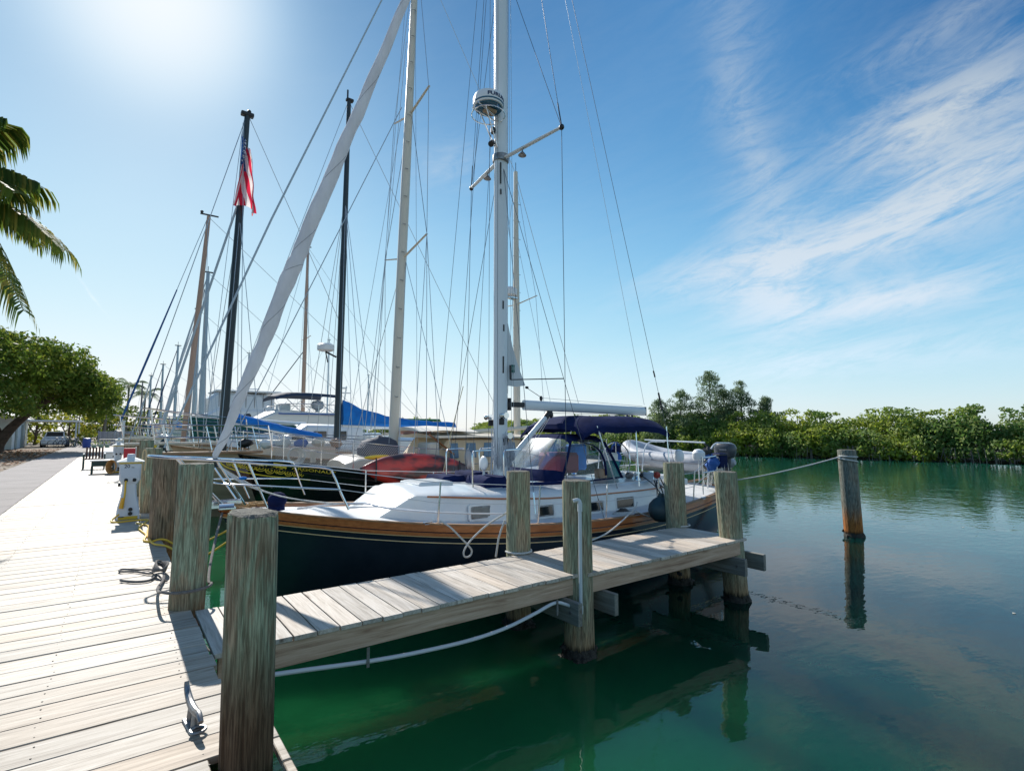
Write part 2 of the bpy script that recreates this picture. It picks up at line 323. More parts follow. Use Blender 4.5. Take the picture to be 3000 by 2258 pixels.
def leaf_mat(name, c1, c2, c3, trans=0.45, nscale=0.5):
    m = bpy.data.materials.new(name); MATS[name] = m; m.use_nodes = True; nt = m.node_tree; N = nt.nodes.new; L = nt.links.new
    nt.nodes.clear(); out = N('ShaderNodeOutputMaterial'); d = N('ShaderNodeBsdfPrincipled'); d.inputs['Roughness'].default_value = 0.6; d.inputs['Specular IOR Level'].default_value = 0.25; t = N('ShaderNodeBsdfTranslucent'); mx = N('ShaderNodeMixShader'); mx.inputs[0].default_value = trans
    g = N('ShaderNodeNewGeometry'); n = N('ShaderNodeTexNoise'); n.inputs['Scale'].default_value = nscale; n.inputs['Detail'].default_value = 3; L(g.outputs['Position'], n.inputs['Vector'])
    r1 = N('ShaderNodeMapRange'); L(n.outputs['Fac'], r1.inputs['Value']); r1.inputs['From Min'].default_value = 0.40; r1.inputs['From Max'].default_value = 0.62
    a = N('ShaderNodeMix'); a.data_type = 'RGBA'; L(r1.outputs[0], a.inputs[0]); a.inputs[6].default_value = (*c1, 1); a.inputs[7].default_value = (*c2, 1)
    r2 = N('ShaderNodeMapRange'); L(g.outputs['Random Per Island'], r2.inputs['Value']); r2.inputs['From Min'].default_value = 0.45; r2.inputs['From Max'].default_value = 1.0; r2.inputs['To Max'].default_value = 0.9
    c = N('ShaderNodeMix'); c.data_type = 'RGBA'; L(r2.outputs[0], c.inputs[0]); L(a.outputs[2], c.inputs[6]); c.inputs[7].default_value = (*c3, 1)
    L(c.outputs[2], d.inputs['Base Color']); hs = N('ShaderNodeHueSaturation'); hs.inputs['Value'].default_value = 1.5; hs.inputs['Hue'].default_value = 0.485; L(c.outputs[2], hs.inputs['Color']); L(hs.outputs[0], t.inputs['Color'])
    L(d.outputs[0], mx.inputs[1]); L(t.outputs[0], mx.inputs[2]); L(mx.outputs[0], out.inputs[0])
    return m

M_deck = plank_mat('weathered_deck_boards', 'X', [(0.11,0.08,0.058),(0.38,0.325,0.26),(0.57,0.515,0.445),(1.0,0.72,0.44)])
M_pier = plank_mat('weathered_pier_boards', 'Y', [(0.24,0.20,0.16),(0.50,0.44,0.37),(0.68,0.62,0.55),(0.98,0.78,0.58)])
M_beam = plank_mat('pier_beam_timber', 'X', [(0.24,0.12,0.07),(0.56,0.37,0.25),(0.74,0.53,0.39),(0.95,0.60,0.45)], gs=0.7)
M_crossbeam = plank_mat('grey_crossbeam_timber', 'Y', [(0.12,0.11,0.09),(0.22,0.21,0.18),(0.33,0.32,0.28),(0.95,0.85,0.7)], gs=0.7)
M_pile_green = piling_mat('piling_green', (0.26,0.31,0.23), (0.29,0.245,0.17), (0.15,0.085,0.045), 0.05)
M_pile_front = piling_mat('piling_front', (0.24,0.29,0.215), (0.27,0.23,0.165), (0.10,0.062,0.038), 0.45)
M_pile_brown = piling_mat('piling_brown', (0.29,0.21,0.145), (0.19,0.155,0.11), (0.30,0.14,0.06), -0.1)
M_pile_grey = piling_mat('piling_grey', (0.28,0.30,0.215), (0.33,0.28,0.195), (0.34,0.23,0.13), -0.6)
M_pile_rust = piling_mat('piling_rust', (0.19,0.21,0.19), (0.24,0.225,0.185), (0.40,0.15,0.04), -0.35)
M_growth = mat('oyster_growth', (0.012,0.010,0.008), 0.8, base2=(0.05,0.045,0.035), scale=30, bump=1, bscale=60)
M_steel = mat('stainless_steel', (0.72,0.74,0.76), 0.16, 1.0)
M_wire = mat('rigging_wire', (0.10,0.11,0.13), 0.45, 0.6)
M_wirelt = mat('rigging_wire_light', (0.42,0.45,0.48), 0.4, 0.5)
M_alu = mat('painted_mast_white', (0.70,0.75,0.78), 0.35, 0.0, base2=(0.74,0.78,0.81), scale=1.5, stretch=(1,1,0.2))
M_gel = mat('white_gelcoat', (0.80,0.81,0.80), 0.28, base2=(0.74,0.75,0.74), scale=2.0, coat=0.3)
M_gelold = mat('cream_gelcoat', (0.62,0.58,0.50), 0.4, base2=(0.52,0.47,0.38), scale=1.2, bump=0.05)
M_navy = mat('navy_hull_paint', (0.013,0.021,0.034), 0.16, spec=0.35, coat=0.25, base2=(0.018,0.027,0.042), scale=3)
M_black = mat('black_hull_paint', (0.006,0.007,0.008), 0.13, coat=0.4)
M_teak = mat('varnished_teak', (0.52,0.19,0.065), 0.28, base2=(0.36,0.12,0.04), scale=3, stretch=(0.5,8,8), coat=0.5)
M_teakdry = mat('dry_teak', (0.42,0.25,0.14), 0.6, base2=(0.28,0.16,0.09), scale=3, stretch=(0.5,8,8))
M_gold = mat('gold_stripe', (0.78,0.62,0.36), 0.5)
M_goldp = mat('gold_scroll_paint', (0.88,0.62,0.05), 0.5)
M_canvas = mat('navy_canvas', (0.010,0.020,0.085), 0.9, spec=0.12, base2=(0.006,0.012,0.055), scale=3, bump=0.5, bscale=14, sheen=0.0)
M_blue = mat('bright_blue_canvas', (0.006,0.21,0.66), 0.8, base2=(0.005,0.15,0.52), scale=4, bump=0.6, bscale=9)
M_green = mat('dark_green_canvas', (0.01,0.10,0.075), 0.8, base2=(0.008,0.07,0.055), scale=4, bump=0.6, bscale=9)
def cloth(name, base, tr=0.5, base2=None, bump=0.5):
    m = mat(name, base, 0.85, base2=base2, scale=2.2, stretch=(3,3,1), bump=bump, bscale=10); nt = m.node_tree; N = nt.nodes.new; L = nt.links.new
    b = nt.nodes['Principled BSDF']; o = [n for n in nt.nodes if n.type == 'OUTPUT_MATERIAL'][0]; t = N('ShaderNodeBsdfTranslucent'); t.inputs[0].default_value = (*base, 1); mx = N('ShaderNodeMixShader'); mx.inputs[0].default_value = tr
    L(b.outputs[0], mx.inputs[1]); L(t.outputs[0], mx.inputs[2]); L(mx.outputs[0], o.inputs[0]); return m
M_sail = cloth('grey_white_sailcloth', (0.74,0.75,0.78), 0.30, (0.60,0.61,0.64), 0.7) if 'grey_white_sailcloth' not in MATS else MATS['grey_white_sailcloth']
M_rope = mat('white_rope', (0.70,0.69,0.66), 0.85, base2=(0.5,0.49,0.46), scale=60, bump=0.8, bscale=90)
M_ropegrey = mat('grey_rope', (0.20,0.185,0.175), 0.9, base2=(0.12,0.11,0.10), scale=60, bump=0.8, bscale=90)
M_yellow = mat('yellow_cord', (0.75,0.46,0.03), 0.5)
M_pvc = mat('grey_white_pvc', (0.60,0.62,0.63), 0.42)
M_dark = mat('black_plastic', (0.015,0.016,0.018), 0.45)
M_rubber = mat('dark_teal_rubber', (0.012,0.035,0.045), 0.5, base2=(0.02,0.05,0.06), scale=5)
M_galv = mat('galvanised_iron', (0.30,0.31,0.32), 0.45, 0.7, base2=(0.18,0.16,0.15), scale=18)
M_white = mat('white_plastic', (0.78,0.79,0.80), 0.4)
def glass(name, tint, rough=0.02, alpha=0.35):
    m = bpy.data.materials.new(name); MATS[name] = m; m.use_nodes = True; nt = m.node_tree; nt.nodes.clear(); N = nt.nodes.new; L = nt.links.new
    o = N('ShaderNodeOutputMaterial'); t = N('ShaderNodeBsdfTransparent'); t.inputs[0].default_value = (*tint, 1); g = N('ShaderNodeBsdfGlossy'); g.inputs['Roughness'].default_value = rough; g.inputs['Color'].default_value = (0.9,0.95,1,1)
    fr = N('ShaderNodeFresnel'); fr.inputs[0].default_value = 1.45; ad = N('ShaderNodeMath'); ad.operation = 'MULTIPLY_ADD'; L(fr.outputs[0], ad.inputs[0]); ad.inputs[1].default_value = 0.30; ad.inputs[2].default_value = alpha
    mx = N('ShaderNodeMixShader'); L(ad.outputs[0], mx.inputs[0]); L(t.outputs[0], mx.inputs[1]); L(g.outputs[0], mx.inputs[2]); L(mx.outputs[0], o.inputs[0]); return m
M_vinyl = glass('clear_vinyl', (0.82,0.86,0.93), 0.15, 0.03)
M_tint = mat('dark_window_glass', (0.012,0.017,0.022), 0.06, spec=0.8)
M_port = mat('frosted_portlight', (0.22,0.23,0.22), 0.12, base2=(0.12,0.13,0.13), scale=5)

# ================================================================ SETTING
WZ = -0.9
def build_setting():
    # ground: land left of the dock, the head of the basin, the mangrove shore; one sheet out to the horizon
    mb = MB(); top = -0.03
    land = [(-900,-200),(-3.35,-200),(-3.35,8),(-3.35,40),(-3.35,97),(-1.5,97),(0.7,99),(30,104),(58,112),(80,150),(900,300),(900,900),(-900,900)]
    n = len(land); mb.add([(x,y,top) for x,y in land]+[(x,y,-3) for x,y in land], [tuple(range(n))]+[(i,i+n,(i+1)%n+n,(i+1)%n) for i in range(n)])
    isl = [(64,-60),(59,-15),(54.9,0),(52.9,8.9),(48.4,26.4),(46.0,33.3),(47.2,50),(56,76),(67,101),(80,150),(900,300),(900,-300),(100,-300)]
    n = len(isl); mb.add([(x,y,-0.72) for x,y in isl]+[(x,y,-3) for x,y in isl], [tuple(range(n))]+[(i,i+n,(i+1)%n+n,(i+1)%n) for i in range(n)])
    mud = MB(); mud.v = mb.v[-2*n:]; off_ = len(mb.v)-2*n; k_ = [i for i, f_ in enumerate(mb.f) if min(f_) >= off_]; mud.f = [tuple(q-off_ for q in mb.f[i]) for i in k_]; mud.m = [0]*len(k_)
    mb.v = mb.v[:off_]; mb.f = [f_ for i, f_ in enumerate(mb.f) if i not in k_]; mb.m = [0]*len(mb.f)
    tag(mud.build('mangrove_shore', mat('dark_mud', (0.035,0.032,0.02), 0.95, base2=(0.06,0.05,0.03), scale=1.0), smooth=0), kind='structure')
    g = mat('leafy_dirt', (0.16,0.115,0.075), 0.95, base2=(0.30,0.25,0.19), scale=0.9, detail=9, bump=1, bscale=8)
    tag(mb.build('ground', g, smooth=0), kind='structure')
    # leaf litter patches under the tree
    v = []; f = []
    for k in range(5000):
        x = random.gauss(-5.5, 2.6); y = random.uniform(22, 58)
        if x > -3.45 or x < -14: continue
        s = random.uniform(0.05, 0.11); a = random.uniform(0, 6.28); c, d = math.cos(a)*s, math.sin(a)*s; z = -0.02; i = len(v)
        v += [(x-c,y-d,z),(x+d*.6,y-c*.6,z+random.uniform(.005,.05)),(x+c,y+d,z+random.uniform(0,.03)),(x-d*.6,y+c*.6,z)]; f.append((i,i+1,i+2,i+3))
    lit = MB().add(v, f).build('leaf_litter', mat('fallen_leaves', (0.30,0.13,0.05), 0.8, island=0.5), smooth=0)
    tag(lit, 'brown fallen leaves under the big tree beside the path', 'leaf litter', kind='stuff')
    # concrete path
    con = mat('path_concrete', (0.31,0.275,0.265), 0.85, base2=(0.25,0.225,0.215), scale=0.7, detail=8, bump=0.4, bscale=30)
    mb = MB(); y = -6.0
    while y < 97:
        mb.rbox(-3.35, -1.62, y, y+1.49, -0.5, 0.0, 0.006); y += 1.5
    tag(mb.build('path', con, smooth=0), kind='structure')
    # seawall below the boards
    sw = MB().box(-1.75, -1.45, -20, 97, -3, -0.06).build('seawall', mat('seawall_concrete', (0.22,0.2,0.17), 0.9, base2=(0.10,0.10,0.08), scale=2), smooth=0)
    tag(sw, 'rough concrete retaining wall running under the boardwalk', 'wall')
    # water
    m = bpy.data.materials.new('canal_water'); m.use_nodes = True; nt = m.node_tree; N = nt.nodes.new; L = nt.links.new; b = nt.nodes['Principled BSDF']
    b.subsurface_method = 'BURLEY'; b.inputs['Subsurface Weight'].default_value = 1.0; b.inputs['Subsurface Radius'].default_value = (1,1,1); b.inputs['Subsurface Scale'].default_value = 2.5
    b.inputs['Roughness'].default_value = 0.015; b.inputs['IOR'].default_value = 1.333
    geo = N('ShaderNodeNewGeometry')
    cn = N('ShaderNodeTexNoise'); cn.inputs['Scale'].default_value = 0.12; cn.inputs['Detail'].default_value = 3; L(geo.outputs['Position'], cn.inputs['Vector'])
    cm = N('ShaderNodeMix'); cm.data_type = 'RGBA'; L(cn.outputs['Fac'], cm.inputs[0]); cm.inputs[6].default_value = (0.0028,0.042,0.014,1); cm.inputs[7].default_value = (0.0025,0.040,0.020,1)
    L(cm.outputs[2], b.inputs['Base Color'])
    # green brightened under the pier, teal far off, vignette and polariser darkening painted between
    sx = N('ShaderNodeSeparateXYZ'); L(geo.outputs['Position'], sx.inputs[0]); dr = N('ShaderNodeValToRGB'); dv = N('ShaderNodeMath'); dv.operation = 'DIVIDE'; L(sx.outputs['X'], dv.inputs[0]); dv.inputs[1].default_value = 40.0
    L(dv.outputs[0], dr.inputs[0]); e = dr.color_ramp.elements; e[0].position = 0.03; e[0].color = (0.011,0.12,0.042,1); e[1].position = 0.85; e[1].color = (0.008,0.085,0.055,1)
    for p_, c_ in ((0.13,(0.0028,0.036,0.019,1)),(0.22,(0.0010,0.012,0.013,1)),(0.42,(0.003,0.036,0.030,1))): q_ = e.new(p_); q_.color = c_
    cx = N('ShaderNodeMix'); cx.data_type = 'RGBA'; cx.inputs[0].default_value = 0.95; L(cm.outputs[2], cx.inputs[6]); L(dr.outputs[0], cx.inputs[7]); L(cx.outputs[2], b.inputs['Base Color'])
    def ripple(sc, scale, dist, prev, det=2, rot=0.0, fac=None):
        mp = N('ShaderNodeMapping'); mp.inputs['Scale'].default_value = sc; mp.inputs['Rotation'].default_value = (0,0,rot); L(geo.outputs['Position'], mp.inputs[0])
        n = N('ShaderNodeTexNoise'); n.inputs['Scale'].default_value = scale; n.inputs['Detail'].default_value = det; L(mp.outputs[0], n.inputs['Vector'])
        bp = N('ShaderNodeBump'); bp.inputs['Distance'].default_value = dist; bp.inputs['Strength'].default_value = 1.0; L(n.outputs['Fac'], bp.inputs['Height'])
        if fac is not None: L(fac, bp.inputs['Strength'])
        if prev is not None: L(prev.outputs[0], bp.inputs['Normal'])
        return bp
    # ripples grow away from the sheltered berth
    sp = N('ShaderNodeSeparateXYZ'); L(geo.outputs['Position'], sp.inputs[0]); mr = N('ShaderNodeMapRange'); mr.interpolation_type = 'SMOOTHSTEP'
    L(sp.outputs['X'], mr.inputs['Value']); mr.inputs['From Min'].default_value = 8; mr.inputs['From Max'].default_value = 30; mr.inputs['To Min'].default_value = 0.22; mr.inputs['To Max'].default_value = 1.0
    b1 = ripple((1,1,1), 0.7, 0.020, None, 2, 0, mr.outputs[0]); b2 = ripple((1,2.2,1), 3.0, 0.010, b1, 2, R(50), mr.outputs[0]); b3 = ripple((1,1.6,1), 9.0, 0.0016, b2, 2, R(35), mr.outputs[0])
    L(b3.outputs[0], b.inputs['Normal'])
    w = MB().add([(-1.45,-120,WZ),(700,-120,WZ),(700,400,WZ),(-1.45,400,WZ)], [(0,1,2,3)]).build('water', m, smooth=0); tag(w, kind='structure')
build_setting()

# ================================================================ BOARDWALK AND PIER
X_EDGE = 0.61; PIER0, PIER1 = 4.32, 5.42
PILE_Y = [2.91, 5.62, 9.3, 12.35, 15.5, 18.8, 22.0, 25.3, 28.6, 32.0, 36.0, 41.0]
def build_boardwalk():
    root = empty('boardwalk', (-0.5, 0, 0), 'long sun bleached plank boardwalk running away beside the boats', 'boardwalk')
    mb = MB(); y = -2.0+0.06; P = 0.2245
    def notches(y0, y1):
        for py, px, r in ((2.88,0.585,0.145),):
            if y1 > py-r and y0 < py+r: return px-math.sqrt(max(0, r*r-max(0,abs((y0+y1)/2-py)-0.05)**2))-0.01
        return None
    k = 0
    while y < 96:
        gap = 0.006+0.005*random.random()+(0.006 if random.random() < 0.15 else 0)
        x1 = X_EDGE+random.uniform(-0.012, 0.012); z = random.uniform(-0.004, 0.0); nx = notches(y, y+P)
        x0 = -1.615+random.uniform(0,0.01)
        if nx is None: mb.rbox(x0, x1, y, y+P-gap, z-0.038, z, 0.004)
        else:
            mb.rbox(x0, nx, y, y+P-gap, z-0.038, z, 0.004)
            mb.rbox(0.71, 0.75, y, y+P-gap, z-0.038, z, 0.004)
        y += P; k += 1
    mb.build('deck_boards', M_deck, root, smooth=0).location = (0.5, 0, 0)
    nb = MB()
    for i in range(-8, 170):
        yy = 0.06-2.0+P*(i+8)
        for xx in (0.42, -0.25, -0.95, -1.5):
            for dy in (0.05, 0.165):
                nb.cyl((xx+random.uniform(-.012,.012), yy+dy, -0.003), 0.0042, 0.0035, 6)
    nb.build('board_screws', mat('screw_heads', (0.06,0.055,0.05), 0.6, 0.6), root, smooth=0).location = (0.5,0,0)
    fb = MB(); fb.box(0.50, 0.545, -2, 96, -0.29, -0.045); fb.box(-0.5,-0.455,-2,96,-0.29,-0.045)
    fb.build('edge_beam', M_beam, root, smooth=0).location = (0.5,0,0)
build_boardwalk()
def build_pier():
    root = empty('finger_pier', (X_EDGE, 4.87, 0), 'narrow plank finger pier reaching out beside the dark sailboat', 'pier')
    mb = MB(); x = 0.63; P = 0.178
    while x < 7.22:
        z = random.uniform(-0.003, 0.0); y0 = PIER0+random.uniform(-0.012,0.012); y1 = PIER1+random.uniform(-0.01,0.01)
        if x > 4.15: y0 -= 0.06
        mb.rbox(x, x+P-0.007-random.random()*0.003, y0, y1, z-0.036, z, 0.003); x += P
    o = mb.build('deck_boards', M_pier, root, smooth=0); o.location = (-X_EDGE, -4.87, 0)
    for y in (PIER0+0.03, PIER1-0.08):
        for a, c in ((0.66, 4.10), (4.15, 7.34)):
            if a > 4 and y < 5: y -= 0.06
            o = MB().rbox(a, c, y, y+0.045, -0.222, -0.04, 0.004).build('side_beam', M_beam, root, smooth=0); o.location = (-X_EDGE, -4.87, 0)
    o = MB().rbox(7.0, 7.32, PIER0+0.28, PIER0+0.33, -0.215, -0.04, 0.004).build('end_beam', M_beam, root, smooth=0); o.location = (-X_EDGE, -4.87, 0)
    for x in (3.92, 4.46, 7.06, 7.55):
        o = MB().rbox(x-0.03, x+0.03, 4.10, 5.72, -0.455, -0.225, 0.005).build('crossbeam', M_crossbeam, root, smooth=0); o.location = (-X_EDGE, -4.87, 0)
        for yy in (4.22, 5.6):
            b = MB().tube([(x-0.045 if x in (3.92,7.06) else x+0.045, yy, -0.34), (x, yy, -0.34)], 0.014, 8).build('bolt', M_galv, o)
build_pier()

M_cut = mat('cut_timber_top', (0.085,0.08,0.065), 0.9, base2=(0.16,0.15,0.125), scale=14, bump=1, bscale=60)
def piling(x, y, r, ztop, m, label, lean=(0,0), group='dock pilings', growth=0.0, n=84, cut=0.0):
    root = empty('piling', (x, y, WZ), label, 'piling', group)
    ph = random.uniform(0, 9); zs = [-2.6,-1.2]+[WZ-0.1+i*(ztop-WZ+0.1)/16 for i in range(17)]
    amps = [(random.uniform(.006,.02), random.randint(2,4), random.uniform(0,6)), (random.uniform(.006,.012), random.randint(6,9), random.uniform(0,6)), (.006, 17, random.uniform(0,6)), (.004, 29, 1.0)]
    rings = []; cr = [(random.uniform(0,6.28), random.uniform(.35,1.2), random.uniform(.035,.075), random.uniform(-.12,.12)) for _ in range(9)]
    for i, z in enumerate(zs):
        ring = []
        for k in range(n):
            a = 2*math.pi*k/n; q = r*(1.05-0.05*(z+1)/(ztop+1))*(1+sum(A*math.cos(f*a+p+0.35*z*(f<5)) for A, f, p in amps))
            if n > 40: q -= r*sum(d_*0.085*math.exp(-(((a-a_-sl*z+math.pi) % (2*math.pi)-math.pi)/w_)**2) for a_, d_, w_, sl in cr)
            dz = 0
            if i == len(zs)-1: q *= 0.975; dz = 0.003*math.sin(5*a+ph)+0.002*math.sin(11*a)+random.uniform(-0.0015, 0.0015)+cut*math.cos(a-2.0)
            if i == len(zs)-2: dz = (ztop-WZ)/16*0.86+cut*math.cos(a-2.0)
            h = z+dz-WZ
            ring.append((q*math.cos(a)+lean[0]*h, q*math.sin(a)+lean[1]*h, h))
        rings.append(ring)
    sh_ = MB().loft(rings, True, True).build('shaft', m, root, smooth=50)
    MB().loft([[(p[0]*0.985,p[1]*0.985,p[2]+0.001) for p in rings[-1]],[(p[0]*0.80+c0[0]*.2,p[1]*0.8+c0[1]*.2,ztop-WZ+0.004+random.uniform(-.0015,.0015)) for p in rings[-1] for c0 in ((lean[0]*(ztop-WZ),lean[1]*(ztop-WZ)),)],[(p[0]*0.1+lean[0]*(ztop-WZ)*.9,p[1]*0.1+lean[1]*(ztop-WZ)*.9,ztop-WZ+0.008) for p in rings[-1]]],True,True).build('cut_top', M_cut, sh_, smooth=0)
    if growth:
        gb = MB(); gb.loft([[((r*q+0.016*math.sin(5*t+z*40)+random.uniform(0,.012))*math.cos(t),(r*q+0.016*math.sin(5*t+z*40)+random.uniform(0,.012))*math.sin(t),z) for t in [k*2*math.pi/22 for k in range(22)]] for q,z in ((1.02,0.10),(1.12,0.02),(1.2,-0.06),(1.2,-0.2),(1.0,-0.3))],True,True)
        for k in range(int(70*growth)):
            a = random.uniform(0, 6.28); q = r*random.uniform(0.98,1.30); z = random.gauss(-0.10, 0.09); s = random.uniform(0.02,0.055)
            gb.blob((q*math.cos(a), q*math.sin(a), z), s, s*random.uniform(.6,1.2), s*random.uniform(.5,1), 6, 4, jit=0.3)
        gb.build('oyster_growth', M_growth, root)
    return root
piling(0.585, 2.88, 0.113, 1.145, M_pile_front, 'thick weathered green piling standing closest, at the pier corner', (-0.010,0.0), cut=0.012)
piling(0.565, 5.62, 0.136, 1.245, M_pile_green, 'green piling on the boardwalk edge with a rope looped round its foot', (0.022,0.0), growth=0.5)
piling(0.60, 9.3, 0.158, 1.16, M_pile_brown, 'rusty brown piling on the boardwalk edge beside the yellow cord', (0.01,0), growth=0.5)
piling(0.60, 12.35, 0.155, 1.20, M_pile_green, 'dark green piling just behind the brown one on the boardwalk edge', (0.0,0))
for i, (yy, m_, lb) in enumerate([(15.5, M_pile_green, 'greenish piling beside the red box on the boardwalk edge'), (18.8, M_pile_brown, 'brown piling past the red box on the boardwalk edge'),
        (22.0, M_pile_green, 'greenish piling near the second power pedestal'), (25.3, M_pile_brown, 'brown piling level with the round white table'),
        (28.6, M_pile_green, 'fourth piling before the far end of the boardwalk'), (32.0, M_pile_brown, 'third piling before the far end of the boardwalk'), (36.0, M_pile_green, 'second piling before the far end of the boardwalk'), (41.0, M_pile_brown, 'farthest piling along the boardwalk edge')]):
    piling(0.62, yy, 0.145, random.uniform(1.15,1.32), m_, lb, n=20)
piling(4.20, 5.52, 0.150, 1.02, M_pile_grey, 'grey green piling on the far side of the pier, halfway along', (0.0,0.0), 'pier pilings', growth=1.3)
piling(4.20, 4.42, 0.158, 0.985, M_pile_grey, 'grey green piling with the white pipe, near side of the pier', (-0.006,0.006), 'pier pilings', growth=1.5)
piling(7.42, 5.46, 0.160, 1.02, M_pile_grey, 'piling at the far corner of the pier end beside the stern', (-0.05,0.0), 'pier pilings', growth=0.6)
piling(7.36, 4.44, 0.160, 0.94, M_pile_grey, 'leaning brown grey piling at the outer near corner of the pier', (-0.085,0.01), 'pier pilings', growth=0.3)
piling(13.85, 5.37, 0.185, 1.09, M_pile_rust, 'lone piling out in the open water with a rope tied round its top', (-0.085,0.0), 'pier pilings', growth=0.35)
piling(14.6, 15.0, 0.19, 1.25, M_pile_grey, 'dark piling in the water behind the cockpit awning', (0,0), 'pier pilings', n=20)

# ---------------------------------------------------------------- pipe, ropes and cleats
def build_pipe():
    mb = MB(); pts = catmull([(0.95,4.275,-0.215),(1.25,4.275,-0.25),(1.75,4.275,-0.31),(2.2,4.275,-0.345),(2.7,4.275,-0.362),(3.1,4.275,-0.34),(3.45,4.275,-0.28),(3.72,4.275,-0.225),(3.86,4.25,-0.26),(3.98,4.22,-0.32),(4.02,4.215,-0.335)], 6)
    mb.tube(pts, 0.017, 10); mb.tube([(4.035,4.215,-0.35),(4.04,4.22,0.20),(4.045,4.225,0.74)], 0.019, 10)
    mb.tube(catmull([(4.045,4.225,0.72),(4.045,4.225,0.775),(4.03,4.24,0.80),(3.99,4.27,0.79)],4), 0.021, 10); mb.tube([(4.03,4.215,-0.375),(4.035,4.215,-0.30)], 0.026, 10); mb.tube([(4.045,4.225,0.68),(4.045,4.225,0.77)], 0.026, 10)
    o = mb.build('pvc_pipe', M_pvc); shift(o, (4.04,4.22,-0.35)); tag(o, 'grey white plastic pipe sagging along the pier and up a piling', 'pipe')
    for x in (1.72, 3.74):
        MB().box(x-0.012,x+0.012,4.25,4.256,-0.345,-0.19).build('pipe_strap', M_galv, o, loc=(-4.04,-4.22,0.35), smooth=0)
build_pipe()
def rope(name, pts, r, m, label, cat='rope', k=8, n=8, group=None):
    o = MB().tube(catmull(pts, k), r, n).build(name, m); shift(o, pts[0]); return tag(o, label, cat, group)
def ring_pts(cx, cy, z, r, a0, a1, n=10, dz=0.0):
    return [(cx+r*math.cos(R(a0+(a1-a0)*i/n)), cy+r*math.sin(R(a0+(a1-a0)*i/n)), z+dz*i/n) for i in range(n+1)]
# line from the bow cleat down round the green piling to the coil on the boards
rope('mooring_line', [(1.12,7.55,0.52),(0.98,6.9,0.40),(0.82,6.1,0.24)]+ring_pts(0.572,5.61,0.17,0.195,20,-160,8,0.0)+[(0.38,5.75,0.12),(0.40,6.2,0.05),(0.47,6.6,0.03),(0.49,6.85,0.06)], 0.013, M_ropegrey, 'grey mooring line from the dark bow down round the green piling', 'mooring line', 6)
def coil():
    mb = MB(); cx, cy = 0.45, 7.0
    for k in range(6):
        a = k*0.4; pts = [(cx+0.055*math.cos(t)+0.006*k, cy+0.19*math.sin(t)*(0.8+0.05*k), 0.03+0.010*k+0.04*abs(math.sin(t+a))) for t in [i*2*math.pi/14 for i in range(14)]]
        mb.tube(catmull(pts, 3, True), 0.010, 6, closed=True)
    mb.tube(catmull([(cx-0.04,cy+0.1,0.03),(cx-0.08,cy+0.25,0.015),(cx-0.16,cy+0.28,0.015),(cx-0.31,cy+0.42,0.015),(cx-0.33,cy+0.32,0.015),(cx-0.2,cy+0.22,0.015),(cx-0.10,cy+0.05,0.015),(cx-0.05,cy,0.02)],6), 0.0105, 6)
    mb.tube(catmull([(cx-0.03,cy-0.12,0.02),(cx-0.09,cy-0.28,0.015),(cx-0.20,cy-0.27,0.015),(cx-0.30,cy-0.16,0.015),(cx-0.33,cy-0.10,0.015)],6), 0.0125, 6)
    mb.tube(catmull([(cx-0.02,cy-0.1,0.03),(cx+0.02,cy-0.35,0.016),(cx+0.05,cy-0.42,0.016)],4), 0.010, 6)
    o = mb.build('rope_coil', M_ropegrey); shift(o, (cx,cy,0)); tag(o, 'coil of grey rope dropped on the boards beside the green piling', 'rope coil')
coil()
rope('spring_line', [(3.32,5.98,0.42),(3.42,5.9,0.34),(3.55,5.85,0.20),(3.64,5.82,0.10),(3.69,5.82,0.03),(3.66,5.82,-0.03),(3.59,5.82,-0.03),(3.57,5.82,0.03),(3.62,5.82,0.11),(3.74,5.84,0.20),(3.95,5.84,0.33),(4.15,5.78,0.44),(4.30,5.72,0.53)], 0.012, M_rope, 'white rope hanging in a twisted loop against the dark hull', 'mooring line', 8)
rope('breast_line', [(4.06,5.62,0.40),(4.0,5.66,0.2),(3.97,5.68,-0.02),(3.96,5.67,-0.05)], 0.013, M_rope, 'white rope running straight down the far pier piling', 'mooring line')
rope('piling_wrap', ring_pts(4.20,5.52,0.02,0.165,160,370,12), 0.013, M_rope, 'white rope lying round the foot of the far mid pier piling', 'mooring line')
rope('stern_line', [(5.35,5.40,0.02),(5.8,5.5,0.06),(6.35,5.68,0.17),(6.85,5.86,0.30),(7.0,5.95,0.36)], 0.011, M_rope, 'white mooring rope rising from the pier to the hull fairlead', 'mooring line')
rope('stern_wrap', ring_pts(7.42,5.46,0.02,0.178,150,380,12), 0.012, M_rope, 'white rope lying round the foot of the pier end piling', 'mooring line')
rope('dock_line', [(1.0,7.8,0.30),(0.72,7.4,-0.2),(0.75,6.8,-0.45),(0.85,6.2,-0.62),(0.95,5.6,-0.62)], 0.008, M_ropegrey, 'slack dark line hanging between the bow and the pier', 'mooring line')
